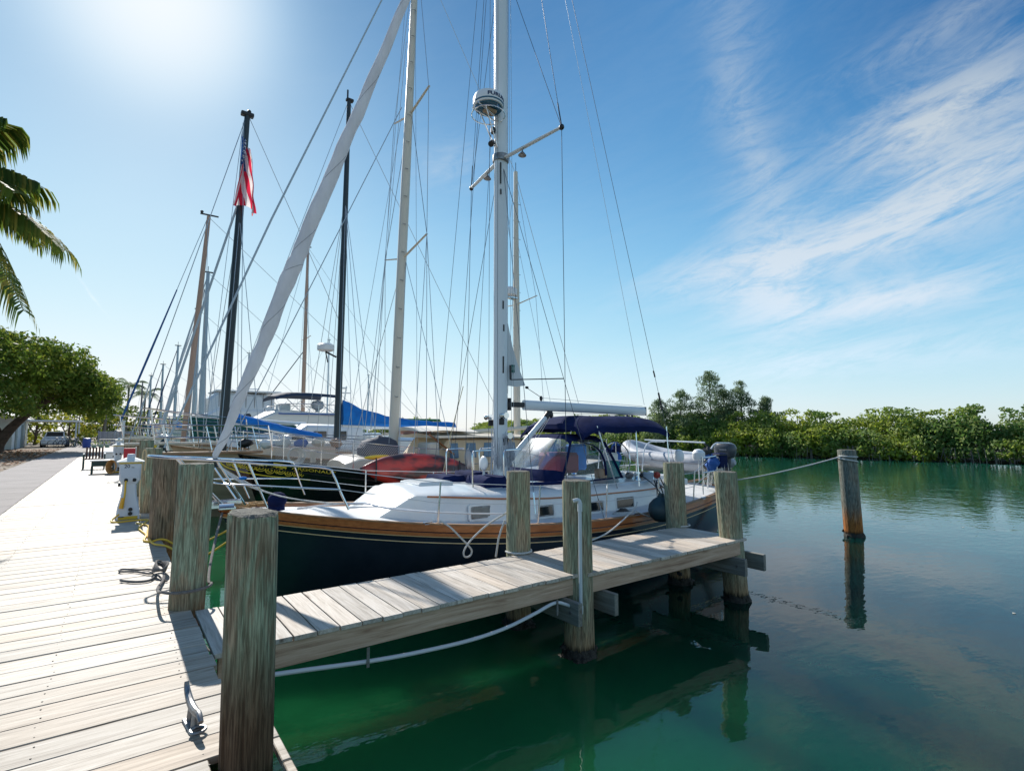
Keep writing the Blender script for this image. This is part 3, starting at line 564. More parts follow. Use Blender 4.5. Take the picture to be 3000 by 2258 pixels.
# rope from the outer piling to the stern
px, py = 13.85-0.085*1.85, 5.37
rope('outer_line', [(10.6,8.6,0.28),(11.2,7.8,0.26),(12.0,6.85,0.42),(12.9,6.0,0.70),(13.62,5.33,0.98)], 0.014, M_rope, 'slack white rope from the stern out to the lone piling', 'mooring line')
rope('knot_wrap', ring_pts(px,py,0.95,0.20,150,510,22,-0.05)+ring_pts(px,py,0.90,0.205,150,420,16,-0.16), 0.017, M_rope, 'white rope hitched round the top of the lone piling', 'mooring line', 2)
def cleat(x, y, rz=0.0, s=1.0, label=''):
    root = empty('dock_cleat', (x, y, 0.0), label, 'cleat', rz=rz)
    MB().tube(catmull([(0,-0.16,0.075),(0.0,-0.11,0.095),(0,-0.045,0.085),(0,0.045,0.085),(0,0.11,0.105),(0.0,0.16,0.135),(0,0.175,0.165)],5), [0.010+0.010*math.sin(math.pi*min(1,i/30*0.9+.08)) for i in range(31)], 10).build('horn', M_galv, root)
    for yy in (-0.045, 0.05): MB().tube([(0,yy,0.0),(0,yy*0.85,0.09)], [0.022,0.015], 10).build('leg', M_galv, root)
    MB().rbox(-0.035,0.035,-0.085,0.085,0.0005,0.012,0.004).build('base_plate', M_galv, root, smooth=0)
    MB().tube([(0.035*math.cos(t)+0.0, -0.11+0.035*math.sin(t), 0.02) for t in [k*2*math.pi/14 for k in range(14)]], 0.008, 6, closed=True).build('ring', M_galv, root)
    return root
cleat(0.405, 3.37, R(6), 1, 'grey iron cleat bolted to the boards beside the closest piling')

# ---------------------------------------------------------------- power pedestals
def pedestal(x, y, first, label):
    root = empty('power_pedestal', (x, y, 0.0), label, 'power pedestal', 'power pedestals along the dock')
    PW = mat('pedestal_white', (0.62,0.66,0.72), 0.45); PY = mat('pedestal_yellow_band', (0.62,0.47,0.10), 0.5)
    def sq(w, d, z, c=0.02):
        w/=2; d/=2; return [(-w+c,-d,z),(w-c,-d,z),(w,-d+c,z),(w,d-c,z),(w-c,d,z),(-w+c,d,z),(-w,d-c,z),(-w,-d+c,z)]
    MB().loft([sq(0.34,0.30,0.0),sq(0.34,0.30,0.06),sq(0.31,0.27,0.20),sq(0.24,0.22,0.36),sq(0.205,0.20,0.50),sq(0.20,0.20,0.62)]).build('column', PW, root, smooth=40)
    h = MB().loft([sq(0.22,0.20,0.60),sq(0.31,0.26,0.68),sq(0.315,0.265,0.90),sq(0.315,0.265,0.955)]).build('head', PW, root, smooth=40)
    MB().loft([sq(0.33,0.28,0.958),sq(0.33,0.28,0.985)]).build('band', PY, root, smooth=40)
    MB().loft([sq(0.40,0.34,0.987),sq(0.40,0.34,1.0),sq(0.12,0.12,1.065)]).build('roof', mat('pedestal_roof', (0.8,0.8,0.74), 0.4), root, smooth=0)
    MB().lathe((0,0,1.05), [(0.055,0),(0.058,0.06),(0.05,0.075)], 20).build('lamp', PW, root)
    MB().loft([sq(0.36,0.32,0.002,0.05),sq(0.36,0.32,0.055,0.05)]).build('base_collar', mat('pedestal_base_collar',(0.035,0.035,0.03),0.6, base2=(0.62,0.42,0.03), scale=5, lo=0.49, hi=0.5, detail=0), root, smooth=0)
    for sx in (-0.055, 0.065):
        MB().tube([(sx,-0.125,0.685),(sx,-0.15,0.665)], [0.028,0.026], 12).build('socket', M_dark, root)
    for zz in (0.17, 0.10):
        MB().tube([(0.03,-0.14-0.012*(zz<.15),zz),(0.03,-0.165-0.012*(zz<.15),zz)], 0.032, 12).build('outlet', M_dark, root)
    MB().tube([(-0.125,0.02,0.59),(-0.165,0.02,0.585)], 0.03, 12).build('socket', M_dark, root)
    t = text_mesh('20' if first else '1', 0.085, 0.001, bold=0.001)
    put_mesh(t, 'number', M_dark, h, lambda c: Vector((c.x-0.05, -0.1345-c.z, 0.915+c.y)))
    if first:
        t = text_mesh('ND', 0.028, 0.001); put_mesh(t, 'small_lettering', M_dark, h, lambda c: Vector((c.x+0.035, -0.1345-c.z, 0.893+c.y)))
    MB().rbox(-0.135,0.135,-0.1355,-0.1335,0.72,0.885,0.0005).build('cover_plate', mat('pedestal_plate',(0.55,0.60,0.68),0.35), h, smooth=0)
    if first:
        o = MB().tube(catmull([(-0.055,-0.15,0.665),(-0.06,-0.17,0.60),(-0.06,-0.155,0.45),(-0.075,-0.175,0.33),(-0.11,-0.2,0.25)],6), 0.014, 8).build('power_cord', M_yellow, root)
        MB().tube([(-0.105,-0.19,0.20),(-0.08,-0.18,0.38)], [0.036,0.028], 12).build('plug', mat('orange_yellow_plug',(0.75,0.38,0.02),0.4), root)
    return root
pedestal(0.25, 11.7, True, 'white dock power pedestal numbered 20 with a yellow cord')
pedestal(0.13, 24.4, False, 'smaller looking white power pedestal farther along, by the green table')
rope('extension_cord', [(0.12,11.5,0.10),(0.02,11.35,0.02),(0.12,11.2,0.015),(0.32,11.25,0.015),(0.52,11.2,0.015),(0.50,11.0,0.015),(0.38,10.4,0.014),(0.40,10.0,0.014),(0.44,9.6,0.014),(0.40,9.15,0.014),(0.48,9.0,0.016),(0.62,8.98,0.03),(0.95,8.9,-0.10),(1.6,8.8,0.2)], 0.014, M_yellow, 'yellow power cord trailing from the pedestal over the dock edge', 'power cord')
rope('extension_cord', [(0.36,10.9,0.016),(0.5,10.5,0.016),(0.47,9.9,0.016),(0.46,9.3,0.016),(0.50,8.75,0.02),(0.64,8.5,0.01),(0.9,8.1,-0.12),(1.25,7.9,0.1)], 0.013, M_yellow, 'second yellow cord sagging off the dock below the brown piling', 'power cord')
rope('hook_rope', [(0.43,12.15,0.12),(0.42,12.13,0.5),(0.43,12.13,0.9),(0.44,12.14,1.14),(0.47,12.13,1.18),(0.49,12.13,1.1),(0.48,12.13,0.8)], 0.012, mat('tan_rope',(0.55,0.42,0.25),0.9), 'tan rope looped upright against the dark green piling', 'rope')

# ================================================================ HULLS
class Hull:
    def __init__(s, x0, L, yc, B, sheer, rake=0.9, trake=0.5, tw=0.6, zk=-1.7, tm=0.55, pe=2.2, dirx=1):
        s.x0, s.L, s.yc, s.B, s.sheer, s.rake, s.trake, s.tw, s.zk, s.tm, s.pe = x0, L, yc, B, sheer, rake, trake, tw, zk, tm, pe
    def zs(s, t):
        a, b, c = s.sheer; # quadratic through bow, 0.62, stern
        tmid = 0.62
        return a*((t-tmid)*(t-1))/(tmid) + b*(t*(t-1))/(tmid*(tmid-1)) + c*(t*(t-tmid))/(1-tmid)
    def plan(s, t):
        if t < s.tm: return max(0.0, 1-(1-t/s.tm)**s.pe)**0.85
        return 1-(1-s.tw)*((t-s.tm)/(1-s.tm))**2.0
    def sec(s, v, t):
        if v <= 0: return 1.0
        q = 1.15+2.6*min(1, t/0.45)-1.2*max(0, (t-0.7)/0.3)
        return max(0.0, 1-v**q)
    def pt(s, t, v, side, off=0.0):
        z = s.zs(t)+(s.zk-s.zs(t))*v; w = abs(v)**0.9*(1 if v >= 0 else -1)
        xs = s.x0+s.rake*w; xe = s.x0+s.L-s.trake*v
        x = xs+t*(xe-xs); y = s.B*s.plan(t)*s.sec(v, t)+off
        return (x, s.yc+side*y, z)
    def dz(s, t, dz): return dz/(s.zs(t)-s.zk)
    def at_x(s, x): return max(0.0, min(1.0, (x-s.x0)/s.L))
    def mesh(s, nt=40, nv=18):
        mb = MB(); ts = [(i/nt)**1.25 for i in range(nt+1)]; vs = [(j/nv) for j in range(nv+1)]
        for side in (-1, 1):
            rows = [[s.pt(t, v, side) for v in vs] for t in ts]
            if side == 1: rows = [r[::-1] for r in rows]
            mb.loft(rows, False, False)
        tr = [s.pt(1, v, -1) for v in vs]+[s.pt(1, v, 1) for v in vs[::-1]]
        mb.add(tr, [tuple(range(len(tr)))[::-1]]); return mb
    def deck(s, drop, t0=0.0, t1=1.0, nt=30, camber=0.05, inset=0.03):
        mb = MB(); rows = []
        for i in range(nt+1):
            t = t0+(t1-t0)*i/nt; y = max(0.005, s.B*s.plan(t)-inset); z = s.zs(t)-drop; x = s.x0+t*s.L
            rows.append([(x, s.yc+y*q, z+camber*(1-q*q)*min(1, y)) for q in (-1,-.8,-.5,-.2,0,.2,.5,.8,1)])
        return mb.loft([r[::-1] for r in rows], False, False)
    def strip(s, za, zb, off, thick, sides=(-1, 1), t0=0.0, t1=1.0, nt=36):
        """a band following the sheer, from za to zb below it, standing off the hull"""
        mb = MB()
        for side in sides:
            rows = []
            for i in range(nt+1):
                t = t0+(t1-t0)*(i/nt)**(1.2 if t0 == 0 else 1)
                va, vb = s.dz(t, za), s.dz(t, zb)
                rows.append([s.pt(t, va, side, off), s.pt(t, vb, side, off), s.pt(t, vb, side, off-thick), s.pt(t, va, side, off-thick)])
            if side == -1: rows = [r[::-1] for r in rows]
            mb.loft(rows, True, True)
        return mb

def deckhouse(stations, cam=0.06, sh=0.10, flip=False, yc=0.0):
    """stations: (x, half width foot, half width top, z foot, z shoulder, z top edge)"""
    rings = []
    for (x, wb, wt, zf, z1, z2) in stations:
        half = [(-wb, zf), (-(wb*0.4+wt*0.6), z1), (-wt, z1+(z2-z1)*0.35), (-wt+sh*0.5, z1+(z2-z1)*0.8), (-wt+sh*1.3, z2), (-wt*0.5, z2+cam*0.75)]
        rings.append([(x, yc+y, z) for y, z in half]+[(x, yc, z2+cam)]+[(x, yc-y, z) for y, z in half[::-1]])
    return MB().loft(rings, True, True)

def rrect(w, h, c, n=4):
    out = []
    for cx, cz, a0 in ((w/2-c, h/2-c, 0), (-w/2+c, h/2-c, 90), (-w/2+c, -h/2+c, 180), (w/2-c, -h/2+c, 270)):
        for k in range(n+1): a = R(a0+90*k/n); out.append((cx+c*math.cos(a), cz+c*math.sin(a)))
    return out

# ================================================================ THE NEAR SAILBOAT
def near_boat():
    YC = 7.7; H = Hull(1.04, 9.75, YC, 1.72, (0.62, 0.13, 0.33), rake=1.15, trake=0.75, tw=0.66, zk=-1.75, tm=0.52, pe=2.1)
    root = empty('sailboat', (1.04, YC, WZ), 'dark navy hulled white decked sailboat moored alongside the finger pier', 'sailboat'); root.location = (0,0,0)
    P = lambda mb, n, m, p=None, **k: mb.build(n, m, p or root, **k)
    hull = P(H.mesh(), 'hull', M_navy, smooth=60)
    P(H.strip(0.0, 0.10, 0.012, 0.05), 'bulwark', M_teak, hull, smooth=60)
    P(H.strip(0.112, 0.158, 0.038, 0.06), 'rub_rail', M_teak, hull, smooth=60)
    P(H.strip(0.164, 0.176, 0.006, 0.01), 'gold_line', M_gold, hull, smooth=60)
    P(H.strip(0.245, 0.257, 0.006, 0.01), 'gold_line', M_gold, hull, smooth=60)
    P(H.strip(-0.018, 0.002, 0.022, 0.075), 'cap_rail', M_teakdry, hull, smooth=60)
    # transom trim
    tr = []; 
    for q in [i/12 for i in range(13)]:
        y = -1+2*q; tr.append((H.x0+H.L+0.02+0.10*(1-y*y)*0+0.0, YC+y*H.B*H.tw*1.0, H.zs(1)))
    mb = MB(); mb.loft([[(x, y, z+0.018), (x+0.03, y, z), (x+0.015, y, z-0.10), (x-0.03, y, z-0.10), (x-0.05, y, z+0.018)] for x, y, z in tr], True, True); P(mb, 'transom_rail', M_teak, hull)
    dk = mat('deck_offwhite', (0.72,0.73,0.72), 0.55, base2=(0.64,0.65,0.65), scale=4, bump=0.3, bscale=120)
    P(H.deck(0.05, 0.012, 1.0, camber=0.07), 'deck', dk, smooth=60)
    # cabin trunk
    zf = lambda x: H.zs(H.at_x(x))-0.09
    st = [(2.88, 0.62, 0.58, zf(2.95), zf(2.95)+0.03, zf(2.95)+0.04), (3.40, 0.80, 0.70, zf(3.3), 0.60, 0.635), (3.46, 0.86, 0.76, zf(3.5), 0.625, 0.655),
          (4.0, 0.98, 0.88, zf(4), 0.585, 0.645), (4.7, 1.06, 0.97, zf(4.7), 0.52, 0.61), (5.6, 1.09, 1.00, zf(5.6), 0.46, 0.585), (6.4, 1.09, 1.00, zf(6.4), 0.435, 0.575), (7.2, 1.06, 0.98, zf(7.2), 0.43, 0.57), (8.0, 1.02, 0.95, zf(8), 0.42, 0.56), (8.75, 0.97, 0.90, zf(8.75), 0.43, 0.585), (8.8, 0.95, 0.88, zf(8.8), 0.35, 0.40)]
    cab = P(deckhouse(st, 0.07, 0.13, yc=YC), 'cabin', M_gel, smooth=50)
    def side_y(x, fr=0.5):
        for a, b in zip(st, st[1:]):
            if a[0] <= x <= b[0]:
                k = (x-a[0])/(b[0]-a[0]); wb = a[1]+(b[1]-a[1])*k; wt = a[2]+(b[2]-a[2])*k; z0 = a[3]+(b[3]-a[3])*k; z1 = a[4]+(b[4]-a[4])*k; ww = wb*0.4+wt*0.6
                return (wb+(ww-wb)*fr, z0+(z1-z0)*fr)
        return (0.9, 0.3)
    # teak line along the shoulder
    for sgn in (-1, 1):
        pts = []
        for i in range(41):
            x = 3.60+5.1*i/40; y, z = side_y(x, 0.985); pts.append((x, YC+sgn*(y+0.006), z))
        P(MB().tube(pts, 0.014, 6, sq=1.0), 'teak_line', M_teak, cab)
        for i in (0, 1): pass
    # portlights on the near and far side
    for sgn in (-1, 1):
        for x, w, h, dark in ((4.40, 0.34, 0.165, 0), (5.60, 0.30, 0.16, 1), (6.75, 0.32, 0.16, 1), (7.52, 0.44, 0.18, 1)):
            y, z = side_y(x, 0.50); yo = YC+sgn*(y+0.004)
            def ring(w_, h_, c, d, n=4): return [(x+a, yo+sgn*d - sgn*b*0.10, z+b) for a, b in (rrect(w_, h_, c, n) if sgn < 0 else rrect(w_, h_, c, n)[::-1])]
            f = P(MB().loft([ring(w+0.10,h+0.08,0.045,0.0),ring(w+0.09,h+0.07,0.04,0.012),ring(w+0.03,h+0.02,0.025,0.016),ring(w+0.02,h+0.01,0.02,0.004)], True, True), 'portlight', M_gel, cab, smooth=30)
            P(MB().loft([ring(w+0.01,h+0.005,0.02,0.010),ring(w,h,0.018,0.012)], True, True), 'portlight_frame', M_galv, cab, smooth=30)
            P(MB().loft([ring(w-0.035,h-0.03,0.012,0.011),ring(w-0.035,h-0.03,0.012,0.0145)], True, True), 'portlight_glass', M_tint if dark else M_port, cab, smooth=0)
    # forward hatch, grab bar, boxes on the cabin top
    P(MB().rbox(3.72, 4.32, YC-0.34, YC+0.34, 0.68, 0.74, 0.015).rbox(3.76,4.28,YC-0.3,YC+0.3,0.738,0.752,0.006), 'fore_hatch', M_gel, smooth=0)
    def cover(x0,x1,y0,y1,z0,z1,name='hatch_cover'):
        n = 8; rings = []
        for i in range(n+1):
            t = i/n; x = x0+(x1-x0)*t; e = 0.04*(i in (0,n)); rings.append([(x+random.uniform(-.008,.008), y0-0.01, z0), (x, y0+e, z1-e*1.6+random.uniform(-.012,.008)), (x, (y0+y1)/2, z1-e*1.6+random.uniform(-.01,.014)), (x, y1-e, z1-e*1.6+random.uniform(-.01,.01)), (x, y1+0.01, z0)])
        return P(MB().loft(rings, True, True), name, M_canvas, smooth=60)
    cover(4.72, 5.18, YC-0.62, YC-0.02, 0.60, 0.80); cover(4.95, 5.30, YC+0.1, YC+0.75, 0.60, 0.82); cover(4.4, 4.9, YC+0.2, YC+0.8, 0.62, 0.78)
    P(MB().tube(catmull([(4.95,YC-0.80,0.67),(5.1,YC-0.83,0.675),(6.4,YC-0.84,0.65),(6.5,YC-0.83,0.63)],5), 0.03, 8), 'handrail_cover', M_canvas)
    for y0, x0 in ((YC-0.5, 4.55), (YC-0.5, 5.16), (YC+0.45, 4.62), (YC+0.45, 5.3)):
        P(MB().tube(catmull([(x0-0.0,y0-0.04,0.66),(x0,y0-0.02,1.10),(x0+0.03,y0+0.0,1.19),(x0+0.1,y0+0.03,1.215),(x0+0.40,y0+0.05,1.22)],5), 0.014, 8), 'mast_pulpit', M_steel)
    P(MB().lathe((4.95,YC-0.25,0.70),[(0.02,0),(0.02,0.2)],10).add([], []), 'vent_stem', M_gel)
    P(MB().blob((4.93,YC-0.27,1.0), 0.05,0.11,0.12,16,10), 'cowl_vent', M_white)
    # windlass and chain on the foredeck
    w = P(MB().blob((1.72,7.38,0.655), 0.12,0.105,0.10,14,9,jit=0.03).tube([(1.72,7.42,0.52),(1.72,7.42,0.64)],[0.105,0.10],14), 'windlass_cover', M_canvas)
    ch = MB()
    for k in range(26):
        x = 1.25+0.40*random.random(); y = 7.5+0.25*random.random(); a = random.uniform(0,6.28); q = 0.05+0.05*random.random()
        ch.tube([(x+q*math.cos(t)*1.2, y+q*math.sin(t), 0.575+0.03*random.random()) for t in [i*6.283/9 for i in range(9)]], 0.008, 5, closed=True)
    P(ch, 'anchor_rode', mat('golden_rope',(0.55,0.33,0.13),0.9, base2=(0.35,0.22,0.10), scale=40))
    br = MB().rbox(0.86,1.35,YC-0.075,YC-0.055,0.57,0.66,0.004).rbox(0.86,1.35,YC+0.055,YC+0.075,0.57,0.66,0.004).rbox(0.9,1.45,YC-0.055,YC+0.055,0.585,0.60,0.003)
    P(br, 'bow_roller', M_steel, smooth=0); P(MB().tube([(0.92,YC-0.054,0.63),(0.92,YC+0.054,0.63)],0.03,12), 'roller', M_dark)
    P(MB().tube([(1.06,YC-0.30,0.63),(1.22,YC-0.32,0.63)],0.022,8).rbox(1.05,1.24,YC-0.36,YC-0.28,0.585,0.61,0.004), 'bow_chock', M_steel)
    P(MB().rbox(1.10,1.42,YC-0.60,YC-0.20,0.565,0.572,0.002), 'bow_plate', M_steel, smooth=0) if False else None
    # pulpit
    zt = lambda x: 1.24-0.085*(x-0.34)
    top = [(2.15,YC-0.86,1.07),(1.6,YC-0.66,1.12),(1.0,YC-0.42,1.18),(0.55,YC-0.26,1.22),(0.36,YC-0.12,1.24),(0.33,YC,1.242),(0.36,YC+0.12,1.24),(0.55,YC+0.26,1.22),(1.0,YC+0.42,1.18),(1.6,YC+0.66,1.12),(2.15,YC+0.86,1.07)]
    P(MB().tube(catmull([(2.42,YC-0.98,0.55),(2.33,YC-0.95,0.75),(2.24,YC-0.91,0.98)]+top+[(2.24,YC+0.91,0.98),(2.33,YC+0.95,0.75),(2.42,YC+0.98,0.55)],5), 0.0145, 10), 'pulpit', M_steel)
    low = [(2.32,YC-0.95,0.80),(1.6,YC-0.68,0.86),(1.08,YC-0.36,0.90),(0.98,YC,0.91),(1.08,YC+0.36,0.90),(1.6,YC+0.68,0.86),(2.32,YC+0.95,0.80)]
    P(MB().tube(catmull(low,6), 0.0115, 8), 'pulpit_lower_rail', M_steel)
    for sgn in (-1,1):
        P(MB().tube([(1.32,YC+sgn*0.56,1.145),(1.55,YC+sgn*0.56,0.60)],0.0125,8), 'pulpit_leg', M_steel)
        P(MB().tube([(0.62,YC+sgn*0.27,1.21),(1.12,YC+sgn*0.20,0.62)],0.0125,8), 'pulpit_leg', M_steel)
        P(MB().tube([(1.0,YC+sgn*0.40,1.18),(1.35,YC+sgn*0.30,0.62)],0.0125,8), 'pulpit_leg', M_steel)
    # stanchions and lifelines
    for sgn in (-1, 1):
        tops = [(2.22, YC+sgn*0.90, 1.05), ]; mids = [(2.32, YC+sgn*0.95, 0.80)]
        for x in (3.52, 5.0, 6.35, 7.72, 9.0):
            t = H.at_x(x); y = YC+sgn*(H.B*H.plan(t)-0.06); z = H.zs(t)
            if sgn == -1 or x < 8:
                P(MB().tube([(x,y,z-0.03),(x+0.02,y+sgn*0.03,z+0.56)],0.0125,8).tube([(x,y,z-0.05),(x,y,z+0.03)],0.022,8), 'stanchion', M_steel)
            tops.append((x+0.02,y+sgn*0.03,z+0.55)); mids.append((x+0.01,y+sgn*0.015,z+0.28))
        tops.append((10.1, YC+sgn*1.12, 0.98)); mids.append((10.1, YC+sgn*1.12, 0.68))
        P(MB().tube(tops, 0.0058, 6), 'lifeline', mat('lifeline_coating',(0.62,0.64,0.66),0.4)); P(MB().tube(mids, 0.005, 6), 'lifeline', MATS['lifeline_coating'])
    # stern pulpit
    sp = [(9.65,YC-1.22,0.98),(10.3,YC-1.12,1.0),(10.72,YC-0.85,1.0),(10.8,YC,1.0),(10.72,YC+0.85,1.0),(10.3,YC+1.12,1.0),(9.65,YC+1.22,0.98)]
    P(MB().tube(catmull(sp,6),0.0145,8), 'stern_pulpit', M_steel); P(MB().tube(catmull([(x,y,z-0.3) for x,y,z in sp],6),0.011,8), 'stern_pulpit_rail', M_steel)
    for x,y in ((9.65,-1.22),(10.35,-1.10),(10.74,-0.5),(10.74,0.5),(10.35,1.10),(9.65,1.22)): P(MB().tube([(x,YC+y,0.25),(x,YC+y,1.0)],0.0125,8), 'stern_pulpit_leg', M_steel)
    # mast
    mx = 5.46
    def msec(z, a=0.135, b=0.095, n=18): return [(mx+a*math.cos(2*math.pi*k/n)*(1 if math.cos(2*math.pi*k/n) < 0 else 1.05), YC+b*math.sin(2*math.pi*k/n), z) for k in range(n)]
    mast = P(MB().loft([msec(z) for z in (0.66, 3, 6, 9, 12, 15.6)], True, True), 'mast', M_alu, smooth=40)
    P(MB().rbox(mx+0.12, mx+0.155, YC-0.018, YC+0.018, 2.2, 15.3, 0.006), 'mast_track', M_galv, mast, smooth=0)
    P(MB().lathe((mx,YC,6.46),[(0.15,0),(0.155,0.06),(0.15,0.12)],16), 'spreader_collar', M_galv, mast)
    for z0, z1, a in ((2.55,2.85,0.3),(3.3,3.42,0.4),(3.7,3.85,0.25),(6.0,6.4,-0.35),(5.8,5.9,-0.3)):
        P(MB().rbox(mx-0.05+a*0.1, mx-0.02+a*0.1, YC-0.104, YC-0.092, z0, z1, 0.004), 'mast_slot', M_dark, mast, smooth=0)
    for sgn in (-1, 1):
        sp_ = P(MB().tube([(mx,YC+sgn*0.08,6.50),(mx+0.12,YC+sgn*0.75,6.53),(mx+0.24,YC+sgn*1.38,6.56)],[0.045,0.042,0.034],10,sq=0.55), 'spreader', M_alu, mast)
        P(MB().blob((mx+0.245,YC+sgn*1.40,6.56),0.045,0.05,0.05,10,6), 'spreader_boot', M_dark, mast)
        P(MB().tube([(mx+0.08,YC+sgn*0.55,6.50),(mx+0.08,YC+sgn*0.55,6.43)],0.012,6).tube([(mx+0.08,YC+sgn*0.55,6.44),(mx+0.075,YC+sgn*0.55,6.38)],[0.03,0.075],12), 'spreader_light', M_galv, mast)
        tip = (mx+0.245,YC+sgn*1.40,6.56); cp = (5.66, YC+sgn*1.50, 0.22)
        wire('cap_shroud', cp, tip, 0.0055, M_wire, root); wire('upper_shroud', tip, (mx,YC+sgn*0.05,14.8), 0.005, M_wire, root)
        wire('intermediate_shroud', tip, (mx,YC+sgn*0.05,10.4), 0.005, M_wire, root)
        wire('lower_shroud', (5.1,YC+sgn*1.42,0.3), (mx,YC+sgn*0.09,6.3), 0.005, M_wire, root); wire('lower_shroud', (6.55,YC+sgn*1.42,0.1), (mx,YC+sgn*0.09,6.3), 0.005, M_wire, root)
        for c_ in (cp,(5.1,YC+sgn*1.42,0.3),(6.55,YC+sgn*1.42,0.1)):
            d = (Vector(tip if c_ == cp else (mx,YC+sgn*.09,6.3))-Vector(c_)).normalized(); P(MB().tube([Vector(c_)-d*0.0,Vector(c_)+d*0.32],0.012,6), 'turnbuckle', M_steel)
        P(MB().tube([Vector(tip)+Vector((0,0,.02)),Vector(tip)+Vector((-0.02,-sgn*0.07,0.45))],0.011,6), 'wire_terminal', M_wire)
    for x0, y0, z1, dx, dy in ((5.30,-0.14,15.0,0.0,0.02),(5.28,0.1,15.0,0,0),(5.64,-0.1,14.0,-.1,.03),(5.66,0.12,14.8,-.12,-.03),(5.2,0.5,9.0,0.2,-0.45),(4.6,0.8,13.0,0.7,-0.7),(4.4,-0.2,12.0,0.9,0.2),(5.72,-0.06,12.0,-.1,0)):
        wire('halyard', (x0,YC+y0,0.9), (x0+dx,YC+y0+dy,z1), 0.0042, M_wirelt if x0 > 5.6 else M_wire, root, sag=0.0)
    wire('backstay', (10.45,YC,0.5), (6.3,YC,13.8), 0.0052, M_wire, root)
    P(MB().tube([(9.86,YC,2.39),(9.98,YC,2.0)],0.02,8).tube([(9.7,YC,2.88),(9.75,YC,2.74)],0.016,8), 'backstay_insulator', M_dark)
    wire('topping_lift', (9.36,YC,2.10), (5.9,YC,15), 0.004, M_wirelt, root)
    wire('running_backstay', (8.35,YC-1.40,0.45),(5.75,YC-1.0,6.5), 0.0045, M_wire, root) if False else None
    # flag halyard and rope bar to the shroud
    P(MB().tube([(5.60,YC-0.11,2.70),(5.6,YC-0.12,2.44)],0.02,8).tube([(5.6,YC-0.12,2.44),(5.66,YC-1.45,2.36)],0.010,6), 'boat_hook', M_dark, root)
    # furled mainsail corner with its green badge
    tri = [(5.595,3.5),(5.72,3.05),(5.85,2.7),(5.99,2.36),(5.80,2.33),(5.60,2.34)]
    mb = MB(); mb.loft([[(x,YC-0.035+0.02*math.sin(9*x),z) for x,z in tri],[(x,YC-0.025+0.02*math.sin(9*x),z) for x,z in tri]], True, True)
    sail = P(mb, 'mainsail_corner', mat('sail_white_grey',(0.62,0.66,0.68),0.7), smooth=0)
    P(MB().rbox(5.655,5.735,YC-0.062,YC-0.052,2.58,2.72,0.002), 'badge', mat('badge_green',(0.01,0.12,0.10),0.6), sail, smooth=0)
    t = text_mesh('28', 0.075, 0.001); put_mesh(t, 'badge_figures', mat('badge_grey',(0.35,0.45,0.45),0.6), sail, lambda c: Vector((5.695+c.x, YC-0.0635-c.z, 2.65+c.y)))
    # boom and vang
    def bsec(x, z, a=0.062, b=0.095): return [(x, YC+a*math.cos(2*math.pi*k/14), z+b*math.sin(2*math.pi*k/14)) for k in range(14)]
    boom = P(MB().loft([bsec(5.98,2.005),bsec(7.5,1.985),bsec(9.34,1.955)], True, True), 'boom', M_alu, smooth=40)
    P(MB().rbox(5.60,5.98,YC-0.04,YC+0.04,1.96,2.05,0.01).tube([(5.66,YC,1.9),(5.66,YC,2.12)],0.035,8), 'gooseneck', M_dark, boom)
    P(MB().rbox(9.34,9.365,YC-0.063,YC+0.063,1.865,2.055,0.01), 'boom_end', M_galv, boom, smooth=0)
    wire('clew_line', (6.02,YC,2.34), (6.42,YC,2.15), 0.006, M_wire, boom); wire('outhaul', (6.42,YC,2.15), (9.3,YC,2.07), 0.004, M_wirelt, boom)
    P(MB().blob((6.4,YC,2.14),0.04,0.02,0.05,8,6).blob((6.06,YC,2.33),0.045,0.02,0.025,8,6), 'block', M_dark, boom)
    P(MB().tube([(5.70,YC,1.05),(6.52,YC,1.80)],0.048,12), 'boom_vang', M_alu); P(MB().tube([(5.62,YC,0.98),(5.72,YC,1.07)],0.056,12).tube([(6.50,YC,1.78),(6.60,YC,1.88)],0.055,12).blob((6.62,YC-0.03,1.84),0.05,0.03,0.07,8,6), 'vang_fitting', M_dark)
    wire('vang_line', (6.62,YC,1.80), (5.85,YC-0.03,0.80), 0.006, M_rope, root); wire('vang_line', (6.62,YC+.03,1.80), (5.75,YC-0.01,0.85), 0.006, M_rope, root); wire('sheet', (6.60,YC,1.87), (9.0,YC,1.86), 0.005, M_wire, root, sag=-0.0)
    P(MB().tube([(8.95,YC,1.90),(8.95,YC,1.76)],0.02,8).tube([(8.85,YC+.05,1.90),(8.85,YC+.05,1.76)],0.02,8), 'sheet_block', M_dark)
    for dx in (0, 0.06, 0.10): wire('mainsheet', (8.9+dx,YC,1.78), (8.7+dx,YC+0.1,0.55), 0.005, M_rope, root)
    # mast winches and rope hanks
    for (x,y,z) in ((5.42,YC-0.10,1.80),(5.34,YC+0.12,1.78),(5.5,YC-0.10,1.45)):
        P(MB().tube([(x,y,z),(x,y+(-0.13 if y < YC else 0.13),z)],[0.05,0.035],14).tube([(x,y+(-0.10 if y < YC else 0.10),z),(x,y+(-0.145 if y < YC else 0.145),z)],0.055,14), 'winch', M_steel)
        P(MB().rbox(x-0.05,x+0.05,min(y,y*1)-0.02,y+0.02,z-0.16,z-0.05,0.01), 'winch_pad', M_dark, smooth=0)
    hk = MB()
    for k in range(46):
        a = random.uniform(0,6.28); q = random.uniform(0.12,0.19); x = mx+q*math.cos(a)*1.15+0.02; y = YC+q*math.sin(a); z0 = random.uniform(1.15,1.62); z1 = random.uniform(0.78,1.1); d = random.uniform(-.05,.05)
        hk.tube(catmull([(x,y,z0),(x+d*.6,y-0.02,z0-.2),(x+d,y+d*.3,(z0+z1)/2),(x+d*1.4,y,z1),(x+d*0.8,y+.01,z1-.03),(x+d*.2,y+.01,z1+.05)],3),0.0065,5)
